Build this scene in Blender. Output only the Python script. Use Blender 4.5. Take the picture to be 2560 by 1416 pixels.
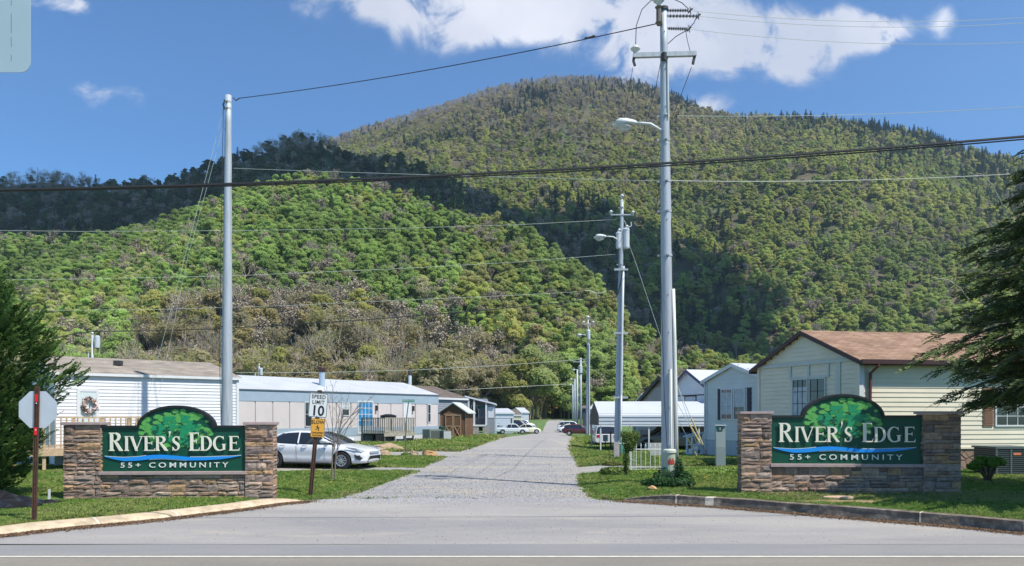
import bpy, bmesh, math, random
import numpy as np
from mathutils import Vector, Matrix, noise as mnoise
for o in list(bpy.data.objects): bpy.data.objects.remove(o)
R = math.radians
SC = bpy.context.scene
COL = SC.collection
# ---------------------------------------------------------------- camera, world, sun, exposure
F, CX, HY, EYE = 1923.0, 1280.0, 1040.0, 1.9        # focal length and horizon measured on the 2560 px wide photograph
cam = bpy.data.cameras.new('camera'); camo = bpy.data.objects.new('camera', cam); COL.objects.link(camo)
camo.location = (0, 0, EYE); camo.rotation_euler = (R(90), 0, 0)
cam.sensor_width = 36; cam.lens = F/2560*36; cam.shift_y = (HY-708)/2560
cam.clip_start = 0.1; cam.clip_end = 9000
SC.camera = camo
SC.view_settings.view_transform = 'Standard'; SC.view_settings.look = 'None'
SC.view_settings.exposure = 0.6; SC.view_settings.gamma = 1
SUN_EL = R(56); SH = Vector((0.80, -0.60, 0)).normalized()       # horizontal direction towards the sun
SDIR = Vector((SH.x*math.cos(SUN_EL), SH.y*math.cos(SUN_EL), math.sin(SUN_EL)))
sl = bpy.data.lights.new('sun', 'SUN'); sl.energy = 4.2; sl.angle = R(0.5); sl.color = (1.0, 0.95, 0.86)
so = bpy.data.objects.new('sun', sl); COL.objects.link(so); so.rotation_euler = SDIR.to_track_quat('Z', 'Y').to_euler()
so.location = (30, -15, 60)
W = bpy.data.worlds.new('World'); SC.world = W; W.use_nodes = True
def build_world():
    nt = W.node_tree; N = nt.nodes; Lk = nt.links; N.clear()
    out = N.new('ShaderNodeOutputWorld')
    sky = N.new('ShaderNodeTexSky'); sky.sky_type = 'NISHITA'; sky.sun_disc = False
    sky.sun_elevation = SUN_EL; sky.sun_rotation = math.atan2(SH.x, SH.y)
    sky.air_density = 1.0; sky.dust_density = 0.25; sky.ozone_density = 2.6; sky.altitude = 500
    tint = N.new('ShaderNodeMix'); tint.data_type = 'RGBA'; tint.blend_type = 'MULTIPLY'; tint.inputs[0].default_value = 1
    tint.inputs[7].default_value = (.55, .88, 1.14, 1)
    Lk.new(sky.outputs[0], tint.inputs[6])
    bg = N.new('ShaderNodeBackground'); bg.inputs[1].default_value = 0.10; Lk.new(tint.outputs[2], bg.inputs[0])
    tc = N.new('ShaderNodeTexCoord'); sep = N.new('ShaderNodeSeparateXYZ'); Lk.new(tc.outputs['Generated'], sep.inputs[0])
    def m(op, a, b=None, c=None):
        n = N.new('ShaderNodeMath'); n.operation = op
        for i, v in enumerate((a, b, c)):
            if v is None: continue
            if isinstance(v, (int, float)): n.inputs[i].default_value = v
            else: Lk.new(v, n.inputs[i])
        return n.outputs[0]
    yy = m('MAXIMUM', sep.outputs[1], 0.02)
    u = m('DIVIDE', sep.outputs[0], yy); v = m('DIVIDE', sep.outputs[2], yy)
    cb = N.new('ShaderNodeCombineXYZ'); Lk.new(u, cb.inputs[0]); Lk.new(v, cb.inputs[1])
    nz = N.new('ShaderNodeTexNoise'); nz.inputs['Scale'].default_value = 13; nz.inputs['Detail'].default_value = 9; nz.inputs['Roughness'].default_value = 0.62
    nz.inputs['Distortion'].default_value = 0.5; Lk.new(cb.outputs[0], nz.inputs['Vector'])
    n2 = N.new('ShaderNodeTexNoise'); n2.inputs['Scale'].default_value = 3.2; n2.inputs['Detail'].default_value = 5; Lk.new(cb.outputs[0], n2.inputs['Vector'])
    blobs = [(1120,5,190,48,1.0),(1290,35,150,60,1.1),(1410,30,90,50,1.0),(1100,95,60,38,.45),(1200,70,60,25,.6),(1490,-5,110,40,.6),
             (1640,100,120,85,1.15),(1740,50,110,65,1.05),(1555,140,45,40,.6),(1840,95,80,40,.85),(1815,158,36,30,.75),(1940,55,38,52,.75),
             (1930,110,70,40,.8),(2050,85,90,38,1.0),(2140,70,80,34,1.1),(2215,90,34,34,.85),(1990,165,60,36,.85),(2060,120,60,38,.8),
             (785,25,44,32,.72),(222,235,44,32,.52),(300,222,66,16,.30),(368,222,34,40,.47),(150,5,95,20,.65),(205,22,22,26,.6),
             (2358,50,32,38,.5),(1770,262,48,24,.95),(992,80,18,40,.35),(1480,-40,120,60,.9),(930,-5,70,30,.8),(1000,25,60,26,.6)]
    acc = None
    for (bx, by, rx, ry, s) in blobs:
        a = m('MULTIPLY', m('SUBTRACT', u, (bx-CX)/F), F/rx*0.78); b = m('MULTIPLY', m('SUBTRACT', v, (HY-by)/F), F/ry*0.78)
        d2 = m('ADD', m('MULTIPLY', a, a), m('MULTIPLY', b, b))
        g = m('MULTIPLY', m('POWER', 2.7183, m('MULTIPLY', d2, -1.0)), s)
        acc = g if acc is None else m('ADD', acc, g)
    acc = m('MINIMUM', acc, 1.25)
    gate = m('GREATER_THAN', sep.outputs[1], 0.1)
    nn = m('SUBTRACT', nz.outputs[0], 0.5); dens = m('ADD', m('MULTIPLY', acc, m('ADD', m('MULTIPLY', nn, 3.0), 0.92)), m('MULTIPLY', nn, 0.75))
    mr = N.new('ShaderNodeMapRange'); mr.interpolation_type = 'SMOOTHSTEP'; Lk.new(dens, mr.inputs[0])
    mr.inputs[1].default_value = 0.22; mr.inputs[2].default_value = 1.0; mr.inputs[3].default_value = 0; mr.inputs[4].default_value = 0.93
    fac = m('MULTIPLY', mr.outputs[0], gate)
    cr = N.new('ShaderNodeMix'); cr.data_type = 'RGBA'; cr.inputs[6].default_value = (0.60, 0.63, 0.72, 1); cr.inputs[7].default_value = (0.90, 0.90, 0.95, 1)
    m2 = N.new('ShaderNodeMapRange'); Lk.new(n2.outputs[0], m2.inputs[0]); m2.inputs[1].default_value = 0.38; m2.inputs[2].default_value = 0.62
    Lk.new(m2.outputs[0], cr.inputs[0])
    bc = N.new('ShaderNodeBackground'); bc.inputs[1].default_value = 0.80; Lk.new(cr.outputs[2], bc.inputs[0])
    mx = N.new('ShaderNodeMixShader'); Lk.new(fac, mx.inputs[0]); Lk.new(bg.outputs[0], mx.inputs[1]); Lk.new(bc.outputs[0], mx.inputs[2])
    Lk.new(mx.outputs[0], out.inputs[0])
    W.cycles.sampling_method = 'MANUAL'; W.cycles.sample_map_resolution = 512
build_world()
SC.cycles.max_bounces = 5; SC.cycles.diffuse_bounces = 2; SC.cycles.glossy_bounces = 2; SC.cycles.transmission_bounces = 3
SC.cycles.transparent_max_bounces = 6; SC.cycles.use_denoising = True; SC.cycles.caustics_reflective = False; SC.cycles.caustics_refractive = False
# ---------------------------------------------------------------- helpers
rng = np.random.default_rng(7); random.seed(7)
def srgb(h):
    h = h.lstrip('#'); c = [int(h[i:i+2], 16)/255 for i in (0, 2, 4)]
    return tuple((x/12.92 if x <= .04045 else ((x+.055)/1.055)**2.4) for x in c)
def sstep(x, a, b):
    t = np.clip((x-a)/(b-a), 0, 1); return t*t*(3-2*t)
def gz(x, y):                                          # height of the open ground (the valley floor dips, then rises to the wood)
    x = np.asarray(x, float); y = np.asarray(y, float)
    z = -0.60*sstep(y, 62, 100) + 0.60*sstep(y, 112, 145) + 0.95*sstep(y, 140, 200)
    z = z - 0.45*sstep(y, 35, 46)*(1-sstep(y, 60, 80))*sstep(x, 2.6, 5.5)
    return z
def G(px, py, dz=0.0):                                 # photograph pixel of a point on the ground -> world point
    u = (px-CX)/F; v = (HY-py)/F
    y = 5.0
    for y in np.arange(5, 260, 0.05):
        if EYE + v*y <= float(gz(u*y, y)) + dz: break
    return Vector((u*y, y, float(gz(u*y, y))+dz))
def P(px, py, Y): return Vector(((px-CX)/F*Y, Y, EYE+(HY-py)/F*Y))
def put(o, label=None, cat=None, group=None, kind=None):
    if label: o['label'] = label
    if cat: o['category'] = cat
    if group: o['group'] = group
    if kind: o['kind'] = kind
    return o
def thing(name, label, cat, loc=(0,0,0), rz=0, group=None):
    o = bpy.data.objects.new(name, None); COL.objects.link(o); o.location = loc; o.rotation_euler = (0,0,rz); o.empty_display_size = .2
    return put(o, label, cat, group)
class MB:
    """collects shapes, builds ONE mesh object"""
    def __init__(s): s.v = []; s.f = []; s.c = []; s.n = 0
    def add(s, vs, fs, col=None):
        b = s.n; s.v.extend([tuple(p) for p in vs]); s.n += len(vs)
        for f in fs: s.f.append([i+b for i in f]); s.c.append(col or (1,1,1))
    def box(s, x0, y0, z0, x1, y1, z1, M=None, col=None):
        vs = [Vector(p) for p in ((x0,y0,z0),(x1,y0,z0),(x1,y1,z0),(x0,y1,z0),(x0,y0,z1),(x1,y0,z1),(x1,y1,z1),(x0,y1,z1))]
        if M is not None: vs = [M @ p for p in vs]
        s.add(vs, [(3,2,1,0),(4,5,6,7),(0,1,5,4),(1,2,6,5),(2,3,7,6),(3,0,4,7)], col); return s
    def tube(s, pts, r, n=6, cap=True, col=None):
        pts = [Vector(p) for p in pts]; k = len(pts); rr = r if isinstance(r, (list, tuple)) else [r]*k
        vs = []; up = None
        for i, p in enumerate(pts):
            d = (pts[min(i+1,k-1)]-pts[max(i-1,0)])
            if d.length < 1e-9: d = Vector((0,0,1))
            d.normalize()
            if up is None: up = Vector((1,0,0)) if abs(d.x) < .7 else Vector((0,1,0))
            a = up - d*up.dot(d)
            if a.length < 1e-4: a = Vector((0,1,0)) - d*d.y
            a.normalize(); up = a; b = d.cross(a)
            for j in range(n):
                t = 2*math.pi*j/n; vs.append(p + a*math.cos(t)*rr[i] + b*math.sin(t)*rr[i])
        fs = [(i*n+j, i*n+(j+1)%n, (i+1)*n+(j+1)%n, (i+1)*n+j) for i in range(k-1) for j in range(n)]
        if cap: fs += [tuple(range(n-1,-1,-1)), tuple((k-1)*n+j for j in range(n))]
        s.add(vs, fs, col); return s
    def lathe(s, prof, loc=(0,0,0), n=16, M=None, col=None):    # prof: (r,z)
        vs = []; loc = Vector(loc)
        for (r, z) in prof:
            for j in range(n):
                t = 2*math.pi*j/n; p = Vector((r*math.cos(t), r*math.sin(t), z))
                if M is not None: p = M @ p
                vs.append(loc+p)
        k = len(prof)
        fs = [(i*n+j, i*n+(j+1)%n, (i+1)*n+(j+1)%n, (i+1)*n+j) for i in range(k-1) for j in range(n)]
        fs += [tuple(range(n-1,-1,-1)), tuple((k-1)*n+j for j in range(n))]
        s.add(vs, fs, col); return s
    def prism(s, poly, O, A, B, N, t0, t1, col=None):           # 2-D polygon (a,b) in plane O + a A + b B, extruded along N from t0 to t1
        A = Vector(A); B = Vector(B); N = Vector(N); O = Vector(O); k = len(poly)
        vs = [O+A*a+B*b+N*t for t in (t0, t1) for (a, b) in poly]
        fs = [tuple(range(k-1,-1,-1)), tuple(range(k, 2*k))] + [(i, (i+1)%k, k+(i+1)%k, k+i) for i in range(k)]
        s.add(vs, fs, col); return s
    def build(s, name, mt, parent=None, smooth=False, colattr=False):
        me = bpy.data.meshes.new(name); me.from_pydata(s.v, [], s.f)
        if colattr:
            ca = me.color_attributes.new('tone', 'FLOAT_COLOR', 'CORNER'); arr = []
            for p, c in zip(me.polygons, s.c): arr += [c[0], c[1], c[2], 1.0]*p.loop_total
            ca.data.foreach_set('color', np.array(arr, 'f'))
        me.materials.append(mt); me.validate(); me.update()
        if smooth:
            me.shade_smooth()
        o = bpy.data.objects.new(name, me); COL.objects.link(o)
        if parent is not None: o.parent = parent
        return o
def part(name, mb, mt, parent, **k): return mb.build(name, mt, parent, **k)
def npmesh(name, V, Fc, mt, smooth=False):
    """V (n,3), Fc (m,k) arrays"""
    me = bpy.data.meshes.new(name); V = np.asarray(V, 'f'); Fc = np.asarray(Fc, 'i'); m, k = Fc.shape
    me.vertices.add(len(V)); me.vertices.foreach_set('co', V.ravel())
    me.loops.add(m*k); me.loops.foreach_set('vertex_index', Fc.ravel())
    me.polygons.add(m); me.polygons.foreach_set('loop_start', np.arange(0, m*k, k, dtype='i'))
    me.update(calc_edges=True)
    if mt is not None: me.materials.append(mt)
    if smooth: me.shade_smooth()
    return me
def mobj(name, me, parent=None):
    o = bpy.data.objects.new(name, me); COL.objects.link(o)
    if parent is not None: o.parent = parent
    return o
def bevel(o, w=.01, seg=2):
    m = o.modifiers.new('bevel', 'BEVEL'); m.width = w; m.segments = seg; m.limit_method = 'ANGLE'; return o
# ---------------------------------------------------------------- materials
MATS = {}
def mat(name, col, rough=.6, var=.0, vscale=5., bump=0., bscale=40., metal=0., spec=.5, col2=None, c2scale=1., c2lo=.45, c2hi=.6, stretch=None, coat=0., attr=None, trans=0.):
    if name in MATS: return MATS[name]
    m = bpy.data.materials.new(name); m.use_nodes = True; nt = m.node_tree; N = nt.nodes; L = nt.links
    b = N['Principled BSDF']; b.inputs['Roughness'].default_value = rough; b.inputs['Metallic'].default_value = metal
    b.inputs['Specular IOR Level'].default_value = spec; b.inputs['Coat Weight'].default_value = coat
    if isinstance(col, str): col = srgb(col)
    if isinstance(col2, str): col2 = srgb(col2)
    tc = N.new('ShaderNodeTexCoord'); vec = tc.outputs['Object']
    if stretch:
        mp = N.new('ShaderNodeMapping'); mp.inputs['Scale'].default_value = stretch; L.new(vec, mp.inputs[0]); vec = mp.outputs[0]
    src = None
    base = N.new('ShaderNodeRGB'); base.outputs[0].default_value = (*col, 1); src = base.outputs[0]
    if attr:
        a = N.new('ShaderNodeAttribute'); a.attribute_name = attr; a.attribute_type = 'GEOMETRY'
        if attr == 'tint': a.attribute_type = 'INSTANCER'
        mx = N.new('ShaderNodeMix'); mx.data_type = 'RGBA'; mx.blend_type = 'MULTIPLY'; mx.inputs[0].default_value = 1
        L.new(src, mx.inputs[6]); L.new(a.outputs['Color'], mx.inputs[7]); src = mx.outputs[2]
    if col2:
        nz = N.new('ShaderNodeTexNoise'); nz.inputs['Scale'].default_value = c2scale; nz.inputs['Detail'].default_value = 8; nz.inputs['Roughness'].default_value = .65; L.new(vec, nz.inputs[0])
        mr = N.new('ShaderNodeMapRange'); mr.inputs[1].default_value = c2lo; mr.inputs[2].default_value = c2hi; L.new(nz.outputs[0], mr.inputs[0])
        mx = N.new('ShaderNodeMix'); mx.data_type = 'RGBA'; L.new(mr.outputs[0], mx.inputs[0]); L.new(src, mx.inputs[6]); mx.inputs[7].default_value = (*col2, 1); src = mx.outputs[2]
    if var:
        nz = N.new('ShaderNodeTexNoise'); nz.inputs['Scale'].default_value = vscale; nz.inputs['Detail'].default_value = 6; L.new(vec, nz.inputs[0])
        mr = N.new('ShaderNodeMapRange'); mr.inputs[1].default_value = .3; mr.inputs[2].default_value = .7; mr.inputs[3].default_value = 1-var; mr.inputs[4].default_value = 1+var; L.new(nz.outputs[0], mr.inputs[0])
        hs = N.new('ShaderNodeHueSaturation'); L.new(mr.outputs[0], hs.inputs['Value']); L.new(src, hs.inputs['Color']); src = hs.outputs[0]
    L.new(src, b.inputs['Base Color'])
    if bump:
        nz = N.new('ShaderNodeTexNoise'); nz.inputs['Scale'].default_value = bscale; nz.inputs['Detail'].default_value = 5; L.new(vec, nz.inputs[0])
        bp = N.new('ShaderNodeBump'); bp.inputs['Strength'].default_value = 1; bp.inputs['Distance'].default_value = bump; L.new(nz.outputs[0], bp.inputs['Height']); L.new(bp.outputs[0], b.inputs['Normal'])
    if trans:
        tr = N.new('ShaderNodeBsdfTranslucent'); L.new(src, tr.inputs[0]); ms = N.new('ShaderNodeMixShader'); ms.inputs[0].default_value = trans
        L.new(b.outputs[0], ms.inputs[1]); L.new(tr.outputs[0], ms.inputs[2]); L.new(ms.outputs[0], N['Material Output'].inputs[0])
    MATS[name] = m; return m
# ---------------------------------------------------------------- scatter of instances (for what nobody could count)
def scatter(name, pts, protos, idx, rot, scl, tint, kindlabel=None):
    me = bpy.data.meshes.new(name); n = len(pts)
    me.vertices.add(n); me.vertices.foreach_set('co', np.asarray(pts, 'f').ravel())
    def at(nm, ty, arr, key):
        a = me.attributes.new(nm, ty, 'POINT'); a.data.foreach_set(key, np.asarray(arr).ravel())
    at('idx', 'INT', np.asarray(idx, 'i'), 'value')
    at('rot', 'FLOAT_VECTOR', np.asarray(rot, 'f'), 'vector'); at('scl', 'FLOAT_VECTOR', np.asarray(scl, 'f'), 'vector')
    t4 = np.ones((n, 4), 'f'); t4[:, :3] = tint; at('tint', 'FLOAT_COLOR', t4, 'color')
    me.update()
    o = mobj(name, me)
    pc = bpy.data.collections.new(name+'_sources')
    for i, pme in enumerate(protos):
        po = bpy.data.objects.new('%s_source_%02d' % (name, i), pme); pc.objects.link(po)
    ng = bpy.data.node_groups.new(name+'_scatter', 'GeometryNodeTree')
    ng.interface.new_socket('Geometry', in_out='INPUT', socket_type='NodeSocketGeometry'); ng.interface.new_socket('Geometry', in_out='OUTPUT', socket_type='NodeSocketGeometry')
    N = ng.nodes; L = ng.links; gi = N.new('NodeGroupInput'); go = N.new('NodeGroupOutput')
    ci = N.new('GeometryNodeCollectionInfo'); ci.inputs[0].default_value = pc; ci.inputs['Separate Children'].default_value = True; ci.inputs['Reset Children'].default_value = True
    ip = N.new('GeometryNodeInstanceOnPoints'); L.new(gi.outputs[0], ip.inputs['Points']); L.new(ci.outputs[0], ip.inputs['Instance']); ip.inputs['Pick Instance'].default_value = True
    for nm, ty, sock in (('idx', 'INT', 'Instance Index'), ('rot', 'FLOAT_VECTOR', 'Rotation'), ('scl', 'FLOAT_VECTOR', 'Scale')):
        na = N.new('GeometryNodeInputNamedAttribute'); na.data_type = ty; na.inputs[0].default_value = nm; L.new(na.outputs[0], ip.inputs[sock])
    L.new(ip.outputs[0], go.inputs[0])
    md = o.modifiers.new('scatter', 'NODES'); md.node_group = ng
    o['kind'] = 'stuff'
    return o
# ================================================================ GROUND, ROADS
ALB = dict(grass=(.085,.165,.028), grass2=(.16,.19,.045))
m_grass = mat('lawn_turf', (.10,.175,.042), .9, .45, 2.2, .01, 60., col2=(.22,.23,.09), c2scale=.45, c2lo=.50, c2hi=.75)
m_soil = mat('forest_soil', (.10,.085,.045), .95, .3, .05, 0, col2=(.07,.10,.03), c2scale=.02)
def gpix(pts, dz=0.): return [(lambda g: (g.x, g.y))(G(a, b, dz)) for a, b in pts]
# outline of everything paved, from the photograph
Ledge = gpix([(1373,1050.5),(1366,1056),(1357,1078),(1330,1085),(1285,1091),(1230,1102),(1182,1119),(1140,1132)])
stripA_top = gpix([(1100,1129),(1000,1130.5),(938,1131)]); stripA_bot = gpix([(938,1142),(1060,1142.5),(1128,1142)])
Ledge2 = gpix([(1100,1152),(1062,1166)])
drive_top = gpix([(1040,1171),(938,1169)]); drive_bot = gpix([(938,1180),(1020,1178),(1048,1180)])
Ledge3 = gpix([(1020,1188),(980,1203),(938,1218),(899,1233),(845,1247),(800,1254)])
kerbL = gpix([(768,1256),(700,1262),(600,1277),(500,1289),(400,1301),(300,1311),(200,1320),(100,1330),(0,1342)])
Redge = gpix([(1410,1050.5),(1413,1085),(1440,1097),(1434,1108),(1432,1120),(1431,1136),(1444,1158)])
Redge2 = gpix([(1447,1184),(1444,1200),(1450,1218),(1466,1236),(1490,1250),(1530,1255)])
kerbR = gpix([(1556,1255),(1600,1258),(1650,1261),(1800,1270),(2000,1287),(2200,1304),(2400,1321),(2560,1338)])
HL, HN = 11.35, 2.6                                   # far and near edge of the highway
def dense(poly, d=.5):
    out = []
    for (a, b) in zip(poly[:-1], poly[1:]):
        n = max(1, int(math.hypot(b[0]-a[0], b[1]-a[1])/d))
        for i in range(n): out.append((a[0]+(b[0]-a[0])*i/n, a[1]+(b[1]-a[1])*i/n))
    out.append(poly[-1]); return out
def inpoly(x, y, poly):
    inside = np.zeros(np.shape(x), bool); n = len(poly)
    for i in range(n):
        x0, y0 = poly[i]; x1, y1 = poly[(i+1) % n]
        if y0 == y1: continue
        c = ((y0 > y) != (y1 > y)) & (x < (x1-x0)*(y-y0)/(y1-y0)+x0); inside ^= c
    return inside
def segdist(x, y, poly):
    d = np.full(np.shape(x), 1e9)
    for (x0, y0), (x1, y1) in zip(poly, poly[1:]+poly[:1]):
        dx, dy = x1-x0, y1-y0; l2 = dx*dx+dy*dy+1e-12
        t = np.clip(((x-x0)*dx+(y-y0)*dy)/l2, 0, 1); d = np.minimum(d, np.hypot(x-x0-t*dx, y-y0-t*dy))
    return d
kL_out = kerbL + [(kerbL[-1][0]-4, 11.9), (kerbL[-1][0]-10, 11.55), (-90, 11.5)]
kR_out = kerbR + [(kerbR[-1][0]+4, 12.1), (kerbR[-1][0]+10, 11.6), (95, 11.5)]
# centre road (gravel) from the apron to the far end; apron; side tracks
road_poly = dense(list(reversed(Ledge3[:-1])) + list(reversed(drive_bot))[:1] + list(reversed(Ledge2)) + list(reversed(Ledge)), 1.0) + [(8.6, 200), (13.6, 200)] + dense(Redge + Redge2[:-1], 1.0)
apron_poly = [(-90, HL-.02)] + list(reversed(kL_out))[0:] + [Ledge3[-1]] + [(Ledge3[-2][0], Ledge3[-2][1])] + [(1.6, 17.6)] + [Redge2[-2], Redge2[-1]] + kR_out + [(95, HL-.02)]
tw = stripA_top[-1]; bw = stripA_bot[0]
trackA = [(Ledge[-1][0]+1.2, Ledge[-1][1])] + stripA_top + [(tw[0]-6, tw[1]-3), (tw[0]-20, tw[1]-14), (-40, 26), (-40, 22.5), (tw[0]-21, bw[1]-13), (bw[0]-6, bw[1]-3)] + stripA_bot + [(Ledge2[0][0]+1.5, Ledge2[0][1]+1)]
dt = drive_top[-1]; db = drive_bot[0]
trackB = [(Ledge2[-1][0]+1.0, Ledge2[-1][1])] + drive_top + [(-11.5, dt[1]+.3), (-11.5, db[1]-.1)] + drive_bot + [(drive_bot[-1][0]+1.2, drive_bot[-1][1])]
trackC = [(4.3, 30.4)] + gpix([(1500,1162),(1560,1166),(1640,1167),(1740,1168),(1800,1168)]) + gpix([(1800,1174),(1700,1177),(1600,1178),(1540,1180),(1490,1184)]) + [(1.8, 24.6), (2.2, 28)]
padD = gpix([(1437,1113),(1440,1121),(1560,1121),(1560,1114)])
paved = [road_poly, apron_poly, trackA, trackB, trackC]
bound = [dense(p, 2.0) for p in paved]
def paved_sd(x, y):                                   # >0 on the lawn: distance to the nearest paving
    x = np.asarray(x, float); y = np.asarray(y, float); sd = np.full(x.shape, 1e9)
    for p in paved:
        d = segdist(x, y, p); sd = np.minimum(sd, np.where(inpoly(x, y, p), -d, d))
    return np.where(y < HL, -1., sd)
def lawn_h(x): return np.where(np.asarray(x) < 1.5, .10, .17)
def kerb_dist(x, y): return np.minimum(segdist(x, y, kL_out[:-1]+kL_out[:-1][::-1]), segdist(x, y, kR_out[:-1]+kR_out[:-1][::-1]))
def lawn_z(x, y):
    sd = paved_sd(x, y); hh = lawn_h(x)*(1-.5*sstep(np.asarray(y, float), 20, 60))
    kd = kerb_dist(x, y); ks = np.minimum(np.hypot(x-kerbL[0][0], y-kerbL[0][1]), np.hypot(x-kerbR[0][0], y-kerbR[0][1])); hh = hh*(.12+.88*sstep(ks, .15, 1.6)); w = sstep(kd, .45, 1.3); hi = .13 + np.where(np.asarray(x) < 0, .15, .02); hi = hi + (1.3-hi)*w; lo = np.where(np.asarray(x) < 0, .2, .08)*(1-w)
    return gz(x, y) + np.where(sd > 0, hh*sstep(sd, lo, hi) - .004 - .05*(1-sstep(sd, 0, np.maximum(lo, .01)))*(kd < .5), -.06*sstep(-sd, 0, .3)-.004)
def ground_mesh():
    xs = np.unique(np.concatenate([np.linspace(-400, -40, 19), np.arange(-40, -22, 1.), np.arange(-22, 24, .13), np.arange(24, 45, 1.), np.linspace(45, 400, 19)]))
    ys = np.unique(np.concatenate([np.linspace(-400, -10, 14), np.arange(-10, 10, 2.), np.arange(10, 12, .2), np.arange(12, 18.5, .11), np.arange(18.5, 34, .25), np.arange(34, 66, .5), np.arange(66, 262, 3.)]))
    X, Y = np.meshgrid(xs, ys); Z = np.zeros_like(X)
    near = (np.abs(X) < 45) & (Y > 8)
    Z[:] = gz(X, Y) + .08
    Z[Y < HL+.1] = -.064
    Z[near] = lawn_z(X[near], Y[near])
    Z += np.where(near & (paved_sd(X, Y) > .3), 1, 0)*.02*np.sin(X*1.7+np.sin(Y*1.3))*np.cos(Y*1.1)
    n, m = X.shape; I = np.arange(n*m).reshape(n, m)
    Fc = np.stack([I[:-1, :-1], I[:-1, 1:], I[1:, 1:], I[1:, :-1]], -1).reshape(-1, 4)
    o = mobj('ground', npmesh('ground', np.stack([X, Y, Z], -1).reshape(-1, 3), Fc, m_grass, True)); o['kind'] = 'structure'
ground_mesh()
def sheet(name, poly, mt, dz, jit=0., cell=None):
    """a paved sheet: the polygon cut into bands that follow the ground"""
    bm = bmesh.new(); pl = dense(poly+[poly[0]], .25 if jit else 1.)[:-1]; rnd = random.Random(3); vs = []
    for (x, y) in pl:
        j = jit*min(1, max(.3, y/20)) if name != 'entrance_apron' else (.26 if y > 17.05 else 0.); nx = mnoise.noise(Vector((x*1.9, y*1.9, 0)))*j+rnd.uniform(-j, j)*.5; ny = mnoise.noise(Vector((x*1.9, y*1.9, 9)))*j+rnd.uniform(-j, j)*.5
        vs.append(bm.verts.new((x+nx, y+ny, 0)))
    bm.faces.new(vs); bmesh.ops.triangulate(bm, faces=bm.faces[:])
    cuts = list(np.arange(36, 82, 3)) + list(np.arange(82, 200, 6))
    for yc in cuts:
        ge = bm.verts[:]+bm.edges[:]+bm.faces[:]
        bmesh.ops.bisect_plane(bm, geom=ge, plane_co=(0, yc, 0), plane_no=(0, 1, 0))
    for xc in np.arange(2.4, 7, .8):
        bmesh.ops.bisect_plane(bm, geom=bm.verts[:]+bm.edges[:]+bm.faces[:], plane_co=(xc, 0, 0), plane_no=(1, 0, 0))
    bmesh.ops.triangulate(bm, faces=bm.faces[:])
    for v in bm.verts: v.co.z = float(gz(v.co.x, v.co.y))+dz
    bm.normal_update()
    for f in bm.faces:
        if f.normal.z < 0: f.normal_flip()
    me = bpy.data.meshes.new(name); bm.to_mesh(me); bm.free(); me.materials.append(mt)
    o = mobj(name, me); o['kind'] = 'structure'; return o
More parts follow.
